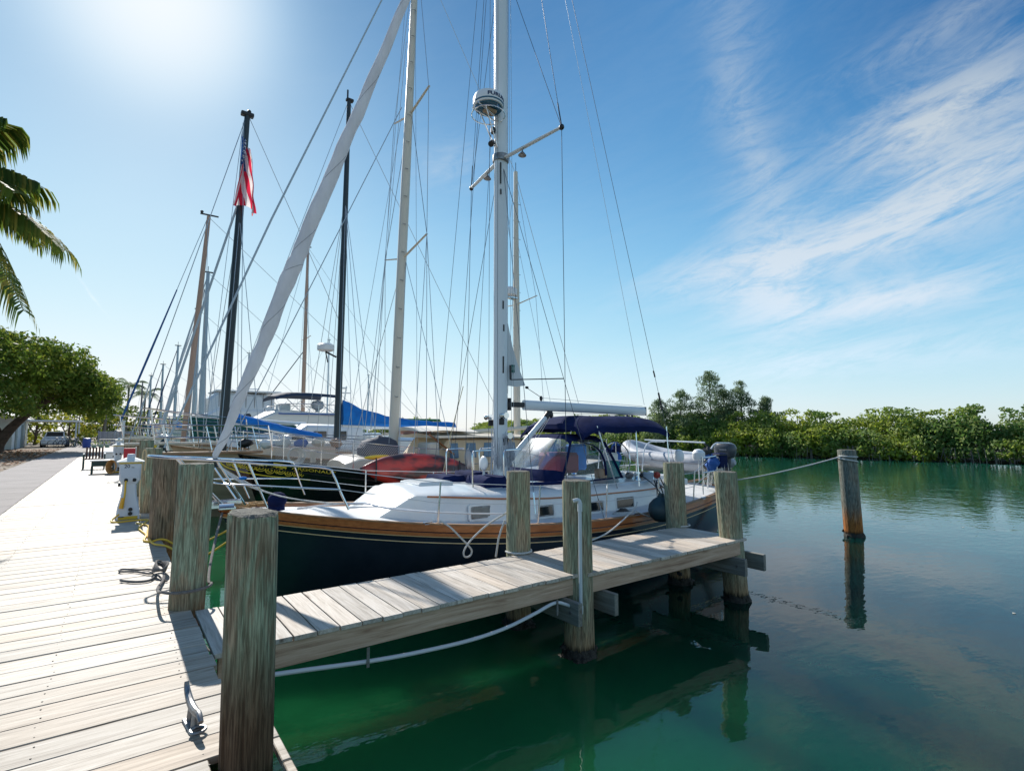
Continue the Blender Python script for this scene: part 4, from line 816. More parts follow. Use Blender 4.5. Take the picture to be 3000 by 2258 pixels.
    P(hk, 'rope_hanks', mat('hank_rope',(0.52,0.55,0.60),0.9, base2=(0.35,0.38,0.43), scale=30))
    # furled headsail
    zp = [(1.00,0.98,0.015),(1.03,1.16,0.02),(1.035,1.24,0.035),(1.12,1.45,0.052),(1.25,1.85,0.062),(1.42,2.35,0.078),(1.63,3.0,0.092),(1.82,3.6,0.102),(1.90,3.86,0.118),(1.93,3.95,0.098),(2.15,4.6,0.105),(2.4,5.35,0.098),(2.67,6.15,0.088),(3.0,7.1,0.078),(3.4,8.3,0.068),(3.9,9.8,0.055),(4.5,11.6,0.04),(5.2,13.7,0.025)]
    cl = []; rr = []
    for a, b in zip(zp, zp[1:]):
        for k in range(4):
            q = k/4; x = a[0]+(b[0]-a[0])*q; z = a[1]+(b[1]-a[1])*q; r = a[2]+(b[2]-a[2])*q; cl.append((x+0.008*math.sin(z*5.1), YC+0.008*math.sin(z*7.3+1), z)); rr.append(r*(1+0.06*math.sin(z*11)+0.04*math.sin(z*23)))
    f = P(MB().tube(cl, rr, 12, sq=0.8), 'furled_headsail', M_sail, smooth=70)
    sl = MB()
    for i in range(0, 400):
        t = i/400; j = t*(len(cl)-1); a = int(j); b = min(a+1, len(cl)-1); q = j-a; c = Vector(cl[a]).lerp(Vector(cl[b]), q); r = rr[a]*(1-q)+rr[b]*q
        if i == 0: spts = []
        an = i*0.16; spts.append(c+Vector((math.cos(an)*r*0.99, math.sin(an)*r*0.83, 0)))
    P(MB().tube(spts[30:], 0.0035, 5), 'sail_seam', mat('seam_grey',(0.30,0.31,0.33),0.9), f)
    P(MB().lathe((1.01,YC,1.08),[(0.03,0),(0.085,0.005),(0.085,0.02),(0.05,0.03),(0.05,0.08),(0.085,0.09),(0.085,0.105),(0.03,0.11)],16), 'furler_drum', M_dark)
    wire('tack_line', (1.03,YC-0.02,1.16), (0.98,YC,0.62), 0.008, M_steel, root)
    for k in range(5):
        P(MB().tube(catmull([(1.06,YC-0.05,1.10),(1.35,YC-0.3-0.03*k,0.90-0.02*k),(1.7+0.12*k,YC-0.50-0.02*k,0.72-0.03*k),(2.3+0.2*k,YC-0.75,0.60-0.02*k)],5),0.0075,6), 'furling_line', M_rope) if k < 3 else None
    P(MB().blob((1.30,YC-0.36,0.955),0.05,0.03,0.022,8,6), 'blue_lashing', M_blue)
    # radome
    rx, rz = 5.10, 7.30
    rd = P(MB().lathe((rx,YC-0.12,rz),[(0.20,0.0),(0.262,0.02),(0.275,0.07),(0.273,0.16),(0.25,0.225),(0.14,0.262),(0.02,0.27)],32,), 'radar_dome', M_white, smooth=45)
    P(MB().lathe((rx,YC-0.12,rz-0.006),[(0.02,0),(0.240,0.0),(0.248,0.008)],32), 'dome_base', mat('dome_teal',(0.01,0.11,0.19),0.4), rd)
    P(MB().lathe((rx,YC-0.12,rz+0.045),[(0.2755,0),(0.2775,0.002),(0.2775,0.022),(0.2755,0.024)],32), 'dome_band', MATS['dome_teal'], rd)
    t = text_mesh('FURUNO', 0.09, 0.0015, bold=0.003); rr_ = 0.2765
    def wrap(c):
        a = R(-76)+c.x*1.35/rr_; return Vector((rx+(rr_+c.z)*math.cos(a), YC-0.12+(rr_+c.z)*math.sin(a), rz+0.125+c.y))
    put_mesh(t, 'dome_lettering', mat('lettering_navy',(0.01,0.03,0.10),0.5), rd, wrap)
    br = MB(); br.tube([(rx+0.30*math.cos(a),YC-0.12+0.30*math.sin(a),rz-0.12) for a in [i*2*math.pi/28 for i in range(28)]],0.011,8,closed=True)
    for y in (-0.22, -0.02): br.tube([(rx-0.28,YC+y,rz-0.03),(mx-0.1,YC+y*0.4,rz-0.10)],0.014,8); br.tube([(rx-0.12,YC+y,rz-0.05),(mx-0.12,YC+y*0.3,rz-0.62)],0.012,8)
    br.tube([(rx-0.29,YC-0.12,rz-0.12),(rx-0.25,YC-0.12,rz-0.03)],0.01,6); br.tube([(rx+0.02,YC-0.41,rz-0.12),(rx+0.02,YC-0.36,rz-0.01)],0.01,6)
    P(br, 'dome_bracket', M_steel, rd); P(MB().rbox(rx-0.08,rx+0.14,YC-0.2,YC-0.04,rz-0.06,rz-0.01,0.01), 'dome_plate', mat('bare_tan_plate',(0.42,0.30,0.20),0.7), rd)
    P(MB().tube([(5.30,YC-0.05,7.00),(5.22,YC-0.08,6.98)],0.02,8).lathe((5.22,YC-0.1,6.88),[(0.03,0),(0.045,0.02),(0.045,0.10),(0.03,0.12)],12), 'steaming_light', M_dark, mast)
    P(MB().tube([(5.34,YC,6.78),(5.2,YC-0.08,6.72)],0.015,8).tube([(5.24,YC-0.06,6.76),(5.16,YC-0.12,6.66)],[0.035,0.055],12), 'deck_light', M_dark, mast)
    # dodger (spray hood): clear front, navy frame
    Y0, Y1 = YC-0.80, YC+0.80
    def arch(x, zb, zt, lean, n=12, w0=0.80, w1=0.62):
        out = []
        for i in range(n+1):
            u = i/n; a = math.pi*u; yy = -math.cos(a); s_ = math.sin(a)**0.55; out.append((x+lean*s_, YC+yy*(w0 if s_ < .5 else w0+(w1-w0)*(s_-.5)*0.6), zb+(zt-zb)*s_))
        return out
    A = arch(6.18,0.70,1.43,0.42); B = arch(6.80,0.68,1.475,0.35); Cc = arch(7.62,0.66,1.44,-0.22)
    dg = P(MB().loft([[Vector(a).lerp(Vector(b),q) for a,b in zip(A,B)] for q in (0.0,0.08)], False, False), 'dodger', M_canvas) if False else None
    dr = empty('dodger_group',(0,0,0),None,None) if False else None
    # solid panels: build each as thin shell; front vinyl between foot line and arch A2
    foot = [(5.92+0.26*abs(-1+2*i/12)**2, YC+(-0.80+1.6*i/12), 0.655) for i in range(13)]
    topA = [(6.55, YC+(-0.62+1.24*i/12), 1.445+0.025*math.sin(math.pi*i/12)) for i in range(13)]
    topA[0] = (6.50, YC-0.70, 1.36); topA[-1] = (6.50, YC+0.70, 1.36)
    def shell(a, b, n, name, m, qs=(0,1), th=0.006, par=None, bul=0.0):
        mb = MB(); rows = []
        for i in range(n+1):
            q = qs[0]+(qs[1]-qs[0])*i/n; rows.append([tuple(Vector(p).lerp(Vector(r), q)+Vector((-0.3,0,0.6))*bul*math.sin(math.pi*q)) for p, r in zip(a, b)])
        mb.loft(rows, False, False)
        return P(mb, name, m, par, smooth=60)
    fr = shell(foot, topA, 3, 'dodger', M_canvas, (0,0.22), bul=0.05)
    shell(foot, topA, 6, 'front_window', M_vinyl, (0.22,0.90), par=fr, bul=0.05); shell(foot, topA, 2, 'front_hem', M_canvas, (0.90,1.0), par=fr, bul=0.05)
    topC = [(7.28, YC+(-0.66+1.32*i/12), 1.43+0.03*math.sin(math.pi*i/12)) for i in range(13)]; topC[0] = (7.30, YC-0.74, 1.33); topC[-1] = (7.30, YC+0.74, 1.33)
    shell(topA, topC, 5, 'roof_panel', M_canvas, par=fr, bul=0.03)
    for sgn in (-1, 1):
        i = 0 if sgn == -1 else 12; y = YC+sgn*0.80
        F0 = Vector(foot[i]); T0 = Vector(topA[i]); T1 = Vector(topC[i]); F1 = Vector((7.70, y, 0.665)); 
        def bar(a, b, w, name='side_frame'):
            a = Vector(a); b = Vector(b); P(MB().tube([a, a.lerp(b,.5)+Vector((0,sgn*0.012,0)), b], w, 8, sq=0.28), name, M_canvas, fr)
        bar(F0, T0, 0.030); bar(T0, T1, 0.035); bar(T1, F1, 0.045); bar(F0+Vector((0,0,-.02)), F1+Vector((0,0,0.0)), 0.045); 
        P(MB().tube(catmull([T0+Vector((0.12,0,0)),(7.0,y,1.25),(7.22,y,1.02),(7.28,y,0.72)],6),0.035,8,sq=0.28),'side_arch',M_canvas,fr)
        P(MB().add([F0,F1,T1,T0],[(0,1,2,3)]),'side_window',M_vinyl,fr)
    # things seen inside: red cushion, blue bucket
    P(MB().rbox(6.9,7.5,YC+0.1,YC+0.75,0.70,1.10,0.06), 'cockpit_cushion', mat('faded_red_cover',(0.30,0.05,0.06),0.8)); P(MB().rbox(7.6,8.0,YC+0.4,YC+0.7,0.72,1.25,0.04), 'cockpit_bag', M_blue)
    P(MB().rbox(7.75,7.95,YC-0.55,YC-0.3,0.62,0.95,0.03), 'cockpit_bag', mat('teal_bag',(0.02,0.22,0.22),0.7)); P(MB().rbox(7.5,7.7,YC-0.45,YC-0.25,0.62,0.80,0.03), 'cockpit_bag', mat('tan_bag',(0.45,0.22,0.10),0.7))
    # steering wheel and pedestal
    P(MB().tube([(8.42,YC+0.38*math.cos(a),0.92+0.38*math.sin(a)) for a in [i*2*math.pi/30 for i in range(30)]],0.013,8,closed=True).tube([(8.42,YC-0.37,0.92),(8.42,YC+0.37,0.92)],0.008,6).tube([(8.42,YC,0.56),(8.42,YC,1.29)],0.008,6), 'steering_wheel', M_steel)
    P(MB().rbox(8.15,8.38,YC-0.12,YC+0.12,0.45,1.08,0.03), 'binnacle', M_gel)
    # bimini
    n = 16; rows = []
    for i in range(n+1):
        u = i/n; x = 6.62+2.36*u; z = 1.60+0.17*min(1, (math.sin(math.pi*min(u*4,1)/2)))+0.0*u - 0.10*max(0,(u-0.80)/0.2)**2+0.012*math.sin(u*12); 
        row = []
        for j in range(9):
            q = -1+2*j/8; row.append((x, YC+0.92*q, z+0.06*(1-q*q)-0.16*abs(q)**8*1.0))
        rows.append(row)
    top = rows; bot = [[(x,y,z-0.008) for x,y,z in r] for r in rows]
    mb = MB(); mb.loft(rows, False, False); bim = P(mb, 'bimini', M_canvas, smooth=60)
    sk = MB()
    for sgn in (0, 8):
        sk.loft([[rows[i][sgn], (rows[i][sgn][0], rows[i][sgn][1]+0.0, rows[i][sgn][2]-(0.10 if i > 2 else 0.04)-0.05*abs(math.sin(i*0.9))*0.3)] for i in range(n+1)], False, False)
    for e in (0, n): sk.loft([[p, (p[0]+(-0.015 if e == 0 else 0.015), p[1], p[2]-0.09)] for p in rows[e]], False, False)
    P(sk, 'bimini_skirt', M_canvas, bim, smooth=60)
    for sgn in (-1, 1):
        for xa, xb in ((7.35,6.95),(7.95,8.0),(8.9,8.93)):
            P(MB().tube([(xa,YC+sgn*1.0,0.5),(xb,YC+sgn*0.90,1.62)],0.0125,8), 'bimini_pole', M_steel, bim)
    # teak coaming strip, winches, clutter in the cockpit
    P(MB().tube([(8.78,YC-0.93,0.47),(9.6,YC-0.98,0.50),(10.2,YC-0.95,0.52)],0.02,6), 'teak_toe', M_teakdry)
    for x,y in ((8.05,YC-0.88),(8.45,YC-0.88),(8.05,YC+0.88)): P(MB().lathe((x,y,0.60),[(0.065,0),(0.06,0.03),(0.042,0.06),(0.042,0.10),(0.058,0.12),(0.055,0.15)],18), 'winch', M_steel)
    P(MB().rbox(8.82,9.5,YC-0.75,YC+0.75,0.24,0.62,0.04), 'helm_seat', M_gel, smooth=40); P(MB().rbox(8.85,9.3,YC-1.12,YC-0.9,0.45,0.58,0.02), 'coaming_locker', M_gel)
    for k in range(9):
        x = random.uniform(8.0,9.4); y = YC+random.uniform(-0.9,-0.3); s = random.uniform(.04,.09)
        P(MB().blob((x,y,0.66),s*1.3,s,s*.8,8,5,jit=.2), 'cockpit_gear', [mat('gear_tan',(0.45,0.33,0.2),0.8),M_dark,mat('gear_red',(0.4,0.05,0.03),0.7),M_white,M_galv][k%5])
    P(MB().lathe((8.28,YC-0.95,0.58),[(0.085,0),(0.105,0.15),(0.10,0.155)],16), 'bucket', mat('grey_bucket',(0.35,0.42,0.50),0.6))
    for (x0,z0,x1,z1) in ((8.30,0.60,8.02,0.16),(8.34,0.62,8.36,0.10),(8.40,0.66,8.55,0.12),(8.24,0.60,8.2,0.05),(8.32,0.56,8.64,0.30)):
        P(MB().tube(catmull([(x0,YC-1.12,z0),((x0+x1)/2,YC-1.25,(z0+z1)/2-0.03),(x1,YC-1.36,z1)],5),0.012,6), 'hanging_line', M_dark)
    P(MB().blob((7.15,YC-1.30,0.13),0.17,0.07,0.06,10,6,jit=.25), 'rope_bundle', M_dark)
    for k in range(4): P(MB().tube([(7.2+0.30*math.cos(a)*(1-.1*k),YC-1.30+0.14*math.sin(a)*(1-.1*k),0.10+0.012*k) for a in [i*2*math.pi/18 for i in range(18)]],0.011,6,closed=True), 'deck_coil', M_rope)
    P(MB().tube(catmull([(2.5,7.0,0.53),(2.9,6.9,0.52),(3.4,6.5,0.46),(4.0,6.35,0.40),(4.6,6.3,0.35)],6),0.012,6), 'deck_line', mat('deck_rope_white',(0.75,0.76,0.78),0.8)); P(MB().tube(catmull([(1.9,7.1,0.56),(2.4,7.3,0.55),(2.8,7.15,0.545),(3.0,6.75,0.50),(3.5,6.42,0.45)],6),0.012,6), 'deck_line', MATS['deck_rope_white'])
    for x in (3.36, 7.05, 9.3):
        t = H.at_x(x); y = YC-H.B*H.plan(t)+0.02; z = H.zs(t); P(MB().tube([(x-0.07,y-0.02,z+0.03),(x+0.07,y-0.02,z+0.03)],0.012,8).rbox(x-0.05,x+0.05,y-0.05,y+0.03,z-0.0,z+0.012,0.003), 'fairlead', M_steel)
    P(MB().tube(catmull([(7.05,YC-1.68,0.20),(7.3,YC-1.73,0.10),(7.6,YC-1.70,0.05),(7.9,YC-1.62,0.06)],6),0.012,6), 'fairlead_line', M_rope)
    # davits
    for sgn in (-1, 1):
        P(MB().tube(catmull([(10.3,YC+sgn*0.9,0.3),(10.4,YC+sgn*0.9,1.0),(10.6,YC+sgn*0.9,1.24),(10.9,YC+sgn*0.9,1.26),(11.2,YC+sgn*0.9,1.25)],5),0.015,8), 'davit', M_alu)
    mb = MB()
    for k in range(26):
        x = random.uniform(10.2,10.7); y = YC-random.uniform(0.7,1.15); mb.tube(catmull([(x,y,0.98),(x+random.uniform(-.1,.1),y-.02,0.7),(x+random.uniform(-.15,.15),y-.03,0.35)],3),0.007,4)
    P(mb, 'hanging_net', M_rope)
    # white radio domes on the stern
    for x,y,r in ((9.25,YC-0.95,0.10),(9.78,YC-1.05,0.13)): P(MB().lathe((x,y,0.92),[(r*.8,0),(r,0.05),(r*.98,0.16),(r*.6,0.22),(0.02,0.235)],18).tube([(x,y,0.5),(x,y,0.93)],0.012,6), 'antenna_dome', M_white)
    return H
NB = near_boat()
def near_boat_gear():
    YC = 7.7
    # fender
    root = empty('ball_fender', (7.36, 5.74, 0.0), 'round dark teal ball fender hanging between the hull and the pier', 'fender')
    MB().lathe((0,0,0.03),[(0.02,0),(0.12,0.02),(0.19,0.09),(0.22,0.19),(0.20,0.29),(0.13,0.37),(0.06,0.41),(0.045,0.47)],24).build('ball', M_rubber, root)
    MB().tube(catmull([(0,0,0.48),(-0.02,0.12,0.62),(-0.08,0.35,0.78)],5),0.009,6).build('lanyard', M_dark, root)
    # rolled covers on the rail
    def bundle(x,y,z,s,label,m1,m2):
        root = empty('rail_bundle',(x,y,z),label,'bundle')
        mb = MB(); m_2 = MB()
        for k in range(9): (mb if k % 2 else m_2).blob((random.uniform(-.12,.12)*s,random.uniform(-.08,.08)*s,random.uniform(-.16,.14)*s),0.11*s,0.09*s,0.12*s,8,6,jit=.22)
        mb.build('cover', m1, root); m_2.build('lining', m2, root); return root
    bundle(9.35,YC+0.9,0.98,1.1,'dark blue cloth bundle tied on the cockpit rail below the awning',M_canvas,mat('mid_blue_canvas',(0.02,0.10,0.35),0.8))
    bundle(10.25,YC-1.02,0.98,1.1,'blue and black cloth bundle tied on the stern rail',MATS['mid_blue_canvas'],M_dark)
    # dinghy on davits
    root = empty('inflatable_dinghy', (11.25, 7.45, 0.5), 'grey inflatable dinghy slung on davits behind the stern', 'dinghy')
    tube = mat('hypalon_grey',(0.50,0.52,0.56),0.5, base2=(0.42,0.44,0.48), scale=3, bump=.3, bscale=6); dk = mat('dinghy_dark_stripe',(0.10,0.12,0.16),0.5)
    path = [(0.50,-0.55,0.30),(0.50,0.3,0.31),(0.50,1.2,0.34),(0.46,2.0,0.42),(0.30,2.55,0.55),(0.0,2.80,0.62),(-0.30,2.55,0.55),(-0.46,2.0,0.42),(-0.50,1.2,0.34),(-0.50,0.3,0.31),(-0.50,-0.55,0.30)]
    pp = catmull(path,5); n = len(pp); rr = [0.205*(min(1,(min(i,n-1-i)/3.0))**0.6*0.75+0.25) for i in range(n)]
    rr = [0.05 if i in (0,n-1) else r for i,r in enumerate(rr)]
    tb = MB().tube(pp, rr, 18).build('tube', tube, root)
    for s_ in (-1,1): MB().tube([(s_*0.705,-0.35,0.30),(s_*0.705,0.6,0.32),(s_*0.70,1.3,0.35)],0.014,6).build('rubbing_strake', dk, tb)
    MB().loft([[(-0.42,y,0.14),(0,y,0.02-0.04*(y>0)),(0.42,y,0.14),(0.42,y,0.20),(-0.42,y,0.20)] for y in (-0.3,0.5,1.5,2.2)],True,True).build('floor', M_gel, root)
    MB().rbox(-0.42,0.42,-0.34,-0.28,0.10,0.52,0.01).build('transom', M_gel, root)
    MB().rbox(-0.46,0.46,0.75,1.0,0.40,0.43,0.01).build('seat', mat('dinghy_seat',(0.28,0.30,0.33),0.6), root)
    MB().tube([(-0.3,-0.2,0.80),(-0.3,1.9,0.84)],0.018,8).build('oar', M_alu, root)
    root.scale = (0.95,0.83,0.95)
    om = empty('outboard_motor', (11.3, 6.98, 1.02), 'grey outboard motor clamped on the dinghy transom', 'outboard motor')
    cow = mat('outboard_charcoal',(0.06,0.068,0.08),0.3)
    rings = []
    for z, a, b, dy in ((-0.12,0.10,0.15,0.0),(-0.08,0.135,0.21,0.0),(0.02,0.15,0.25,0),(0.12,0.15,0.26,0.0),(0.20,0.13,0.23,0.01),(0.245,0.08,0.15,0.02)):
        rings.append([(a*math.copysign(abs(math.cos(t))**.7,math.cos(t)), dy+b*math.copysign(abs(math.sin(t))**.7,math.sin(t)), z) for t in [k*2*math.pi/20 for k in range(20)]])
    cw = MB().loft(rings,True,True).build('cowling', cow, om)
    t = text_mesh('YAMAHA',0.045,0.001,bold=.001); put_mesh(t,'cowl_lettering',mat('cowl_lettering_grey',(0.55,0.50,0.50),0.5),cw,lambda c: Vector((-0.1525-c.z,-0.03-c.x,0.08+c.y)))
    MB().tube([(0,-0.02,-0.12),(0,-0.03,-0.5),(0,-0.02,-0.78)],[0.075,0.05,0.045],10,sq=1.5).build('leg', cow, om); MB().rbox(-0.09,0.09,-0.14,0.06,-0.62,-0.60,0.005).blob((0,-0.02,-0.80),0.05,0.13,0.05,10,6).build('gearcase', cow, om)
    MB().tube([(0,0.22,0.05),(0.02,0.45,0.13),(0.02,0.62,0.26)],[0.02,0.018,0.024],8).build('tiller', M_dark, om)
    # motor cover box on rail
    root = empty('fuel_box_cover', (10.55, 6.68, 0.90), 'navy canvas covered box hanging on the stern rail', 'covered box')
    MB().rbox(-0.16,0.16,-0.13,0.13,-0.17,0.15,0.035).build('cover', M_canvas, root, smooth=50); MB().rbox(-0.17,0.17,-0.14,0.14,0.10,0.13,0.01).build('hem', M_dark, root)
near_boat_gear()

# ================================================================ THE OTHER BOATS
def round_mast(root, x, yc, z0, z1, r, m, rake=0.0, name='mast'):
    return MB().tube([(x,yc,z0),(x+rake*0.5,yc,(z0+z1)/2),(x+rake,yc,z1)],[r,r*0.95,r*0.62],12).build(name, m, root)
def spreaders(mast, x, yc, z, half, m, droop=0.1, r=0.04):
    for s in (-1,1): MB().tube([(x,yc,z),(x+0.05,yc+s*half,z+droop)],[r,r*.75],6,sq=.5).build('spreader', m, mast)
def boom_cover(root, x0, x1, yc, z0, z1, h0, h1, m, up=0.0):
    n = 14; rings = []
    for i in range(n+1):
        u = i/n; x = x0+(x1-x0)*u; z = z0+(z1-z0)*u; h = (h1+(h0-h1)*(1-u)**(up or 2.4))*(1+0.05*math.sin(i*2.1)); w = 0.12+0.05*(1-u)
        rings.append([(x,yc-w*0.5,z),(x,yc-w,z+h*0.25),(x,yc-w*0.7,z+h*0.6),(x,yc-0.02,z+h),(x,yc+0.02,z+h),(x,yc+w*0.7,z+h*0.6),(x,yc+w,z+h*0.25),(x,yc+w*0.5,z)])
    b = MB().loft(rings,True,True).build('sail_cover', m, root, smooth=60)
    MB().tube([(x0,yc,z0-0.02),(x1+0.35,yc,z1-0.02)],0.055,10).build('boom', M_alu, root); return b
def pulpit(root, x, yc, z, L=1.4, w=0.75, h=0.6, nose=0.15, dz=0.0, m=None, r=0.015):
    m = m or M_steel
    top = [(x+L,yc-w,z+h-dz),(x+L*.5,yc-w*.7,z+h-dz*.5),(x+nose,yc-0.18,z+h+.02),(x,yc,z+h+.03),(x+nose,yc+0.18,z+h+.02),(x+L*.5,yc+w*.7,z+h-dz*.5),(x+L,yc+w,z+h-dz)]
    MB().tube(catmull(top,4),r,6).build('pulpit', m, root); MB().tube(catmull([(a,b,c-h*.48) for a,b,c in top],4),r*.8,6).build('pulpit_rail', m, root)
    for k in (0,1,2,4,5,6):
        a,b,c = top[k]; MB().tube([(a,b,c),(a+0.12,b*0.9+yc*0.1,c-h)],r*.85,6).build('pulpit_leg', m, root)
def rails(root, H, xs, h=0.6, r=0.008, inset=0.06, m=None):
    m = m or M_steel
    for s in (-1,1):
        T = []; D = []
        for x in xs:
            t = H.at_x(x); y = H.yc+s*(H.B*H.plan(t)-inset); z = H.zs(t); MB().tube([(x,y,z-.03),(x,y,z+h)],0.014,6).build('stanchion', m, root); T.append((x,y,z+h)); D.append((x,y,z+h*.5))
        MB().tube(T,r,5).build('lifeline', m, root); MB().tube(D,r,5).build('lifeline', m, root)
def shrouds(root, x, yc, zt, zb, half, offs=(-0.5,0,0.5), m=None, r=0.009, top=None):
    for s in (-1,1):
        for o in offs: wire('shroud', (x+o,yc+s*half,zb), (x,yc+s*0.06,zt*(0.72 if o else 1.0)), r, m or M_wirelt, root, n=4)

def black_ketch():
    YC = 12.6; H = Hull(2.12, 10.6, YC, 1.68, (1.02, 0.40, 0.72), rake=1.0, trake=0.5, tw=0.6, zk=-1.9, tm=0.5, pe=2.2)
    root = empty('ketch', (0,0,0), 'black hulled ketch with gold scrollwork at the bow and a tan pilothouse', 'sailboat')
    P = lambda mb, n, m, p=None, **k: mb.build(n, m, p or root, **k)
    hull = P(H.mesh(), 'hull', M_black, smooth=60)
    P(H.strip(-0.03,0.0,0.03,0.09), 'cap_rail', mat('black_rail',(0.02,0.022,0.025),0.35), hull, smooth=60)
    P(H.strip(0.17,0.20,0.03,0.04), 'rub_rail', MATS['black_rail'], hull, smooth=60)
    P(H.deck(0.18,0.02,1.0), 'deck', M_gelold, smooth=60)
    # clipper knee carrying the trailboards
    kn = [(1.74,0.93),(2.1,0.97),(2.5,0.90),(2.75,0.5),(2.45,0.35),(2.1,0.60),(1.85,0.80)]
    kb = P(MB().loft([[(x,YC-0.05,z) for x,z in kn],[(x,YC+0.05,z) for x,z in kn]],True,True), 'bow_knee', M_black, hull, smooth=0)
    def surf(x, z, s=-1, off=0.012):
        t = H.at_x(x)
        for _ in range(6):
            v = (H.zs(t)-z)/(H.zs(t)-H.zk); w = max(0,v)**0.9; xs = H.x0+H.rake*w; xe = H.x0+H.L-H.trake*v; t = max(0.0,min(1.0,(x-xs)/(xe-xs)))
        return Vector((x, YC+s*(max(0.055, H.B*H.plan(t)*H.sec(v,t))+off), z))
    for s in (-1,1):
        lo = [(1.78,0.88),(1.9,0.78),(2.1,0.70),(2.35,0.63),(2.65,0.575),(3.0,0.53),(3.4,0.485)]
        P(MB().tube([surf(x,z,s) for x,z in [(p.x,p.y) for p in catmull([(a,b,0) for a,b in lo],4)]],0.013,6), 'gold_border', M_goldp, hull)
        mb = MB(); cx = 1.95; k = 0
        while cx < 3.2:
            cz = 0.86-0.24*(cx-1.95)/1.25-0.02*(k%2); R0 = 0.085*(1-0.30*abs(cx-2.6)/0.65); pts = []
            for i in range(22):
                a = i*0.52*(1 if k%2 else -1)+math.pi*(k%2); q = R0*(1-i/25); pts.append(surf(cx+q*math.cos(a)*1.15, cz+q*math.sin(a), s, 0.016))
            mb.tube(pts, 0.009, 5)
            mb.tube([surf(cx+R0*.9,cz-0.02,s,.016),surf(cx+R0*1.3,cz-0.07,s,.016),surf(cx+R0*1.7,cz-0.03,s,.016)],0.009,5); mb.tube([surf(cx+R0*1.0,cz+0.03,s,.016),surf(cx+R0*1.3,cz+0.06,s,.016)],0.008,5)
            cx += R0*2.1; k += 1
        P(mb, 'gold_scrollwork', M_goldp, hull)
    t = text_mesh('ARGONAUT', 0.085, 0.002); put_mesh(t,'name_lettering',M_goldp,hull,lambda c: surf(3.45+c.x*1.7, H.zs(H.at_x(3.45+c.x*1.7))-0.10+c.y, -1, 0.02+c.z) )
    P(MB().add([tuple(surf(x,H.zs(H.at_x(x))+dz,-1,0.022)) for x,dz in ((2.72,-0.04),(2.95,-0.04),(2.95,-0.13),(2.72,-0.13))],[(3,2,1,0)]), 'gold_emblem', M_goldp, hull, smooth=0)
    # bowsprit and pulpit platform
    P(MB().rbox(0.75,2.6,YC-0.09,YC+0.09,1.05,1.11,0.02), 'bowsprit', M_teakdry, smooth=0)
    pulpit(root, 0.62, YC, 1.12, 1.9, 0.8, 0.52, 0.12, 0.0)
    rails(root, H, (2.9,4.2,5.6,7.0,8.6,10.4,12.2), 0.62)
    # safety net on the rail
    mb = MB(); n = 70; x0, x1 = 2.75, 5.65
    for s in (-1,):
        def rp(x, f): t = H.at_x(x); return Vector((x, YC+s*(H.B*H.plan(t)-0.05), H.zs(t)+0.60*f))
        d = 0.6*1.0
        for i in range(n+12):
            for dr in (1,-1):
                xa = x0-0.35+(x1-x0+0.7)*i/(n+12); xb = xa+dr*0.42; fa, fb = 0.0, 1.0
                if xa < x0: fa = (x0-xa)/(xb-xa) if xb > x0 else None
                if xa > x1: fa = (x1-xa)/(xb-xa) if xb < x1 else None
                if fa is None: continue
                if xb < x0: fb = (x0-xa)/(xb-xa)
                if xb > x1: fb = (x1-xa)/(xb-xa)
                if fb <= fa: continue
                mb.tube([rp(xa+(xb-xa)*fa,fa), rp(xa+(xb-xa)*fb,fb)],0.0032,3,cap=False)
    P(mb, 'safety_net', mat('net_white',(0.42,0.42,0.44),0.8), smooth=0)
    # cabin and pilothouse
    P(deckhouse([(4.2,0.7,0.6,0.45,0.75,0.80),(4.5,0.9,0.8,0.4,0.85,0.92),(6.4,1.05,0.95,0.3,0.75,0.85)],0.05,0.1,yc=YC),'cabin',M_gelold,smooth=50)
    wh = mat('pilothouse_tan',(0.62,0.50,0.33),0.5)
    ph = P(deckhouse([(6.25,1.02,0.86,0.25,0.80,0.86),(6.65,1.04,0.86,0.25,1.30,1.34),(9.0,1.04,0.86,0.25,1.28,1.32)],0.05,0.05,yc=YC),'pilothouse',wh,smooth=30)
    P(MB().loft([[(x,YC-1.15,z),(x,YC-1.15,z+.04),(x,YC,z+.12),(x,YC+1.15,z+.04),(x,YC+1.15,z)] for x,z in ((6.3,1.35),(7.5,1.36),(9.5,1.32))],True,True),'roof',mat('roof_cream',(0.70,0.62,0.50),0.5),ph,smooth=0)
    for x0,x1 in ((6.62,6.95),(7.08,7.48),(7.62,8.12),(8.28,8.75)):
        for s in (-1,1):
            w0, w1 = 0.985, 0.925; q = [(x0+.08,YC+s*w0,0.85),(x1,YC+s*w0,0.85),(x1,YC+s*w1,1.22),(x0+.13,YC+s*w1,1.22)]
            a = [Vector(p)+Vector((0,s*0.004,0)) for p in q]; b = [Vector(p)+Vector((0,s*0.025,0)) for p in q]
            f = P(MB().loft([[tuple(p) for p in a],[tuple(p) for p in b]],True,True),'window',mat('window_blue_grey',(0.10,0.17,0.26),0.08,spec=.8),ph,smooth=0)
    # canopy and boom over the pilothouse
    P(MB().loft([[(x,YC-0.9,z-0.06),(x,YC-0.5,z+0.03),(x,YC,z+0.06),(x,YC+0.5,z+0.03),(x,YC+0.9,z-0.06),(x,YC,z-0.02)] for x,z in ((5.9,1.57),(6.6,1.60),(7.6,1.55))],True,True),'canopy',mat('canopy_cream',(0.75,0.70,0.62),0.8),smooth=60)
    P(MB().tube([(6.6,YC-0.3,1.42),(9.9,YC-0.1,1.62)],0.06,10),'boom',mat('cream_spar',(0.66,0.60,0.50),0.45))
    # masts
    cm = MATS['cream_spar']
    mm = round_mast(root,5.62,YC,0.8,15.2,0.125,cm,0.45); 
    for z,h in ((6.0,1.25),(9.95,1.05)): spreaders(mm,5.62+0.45*z/15,YC,z,h,cm,0.3)
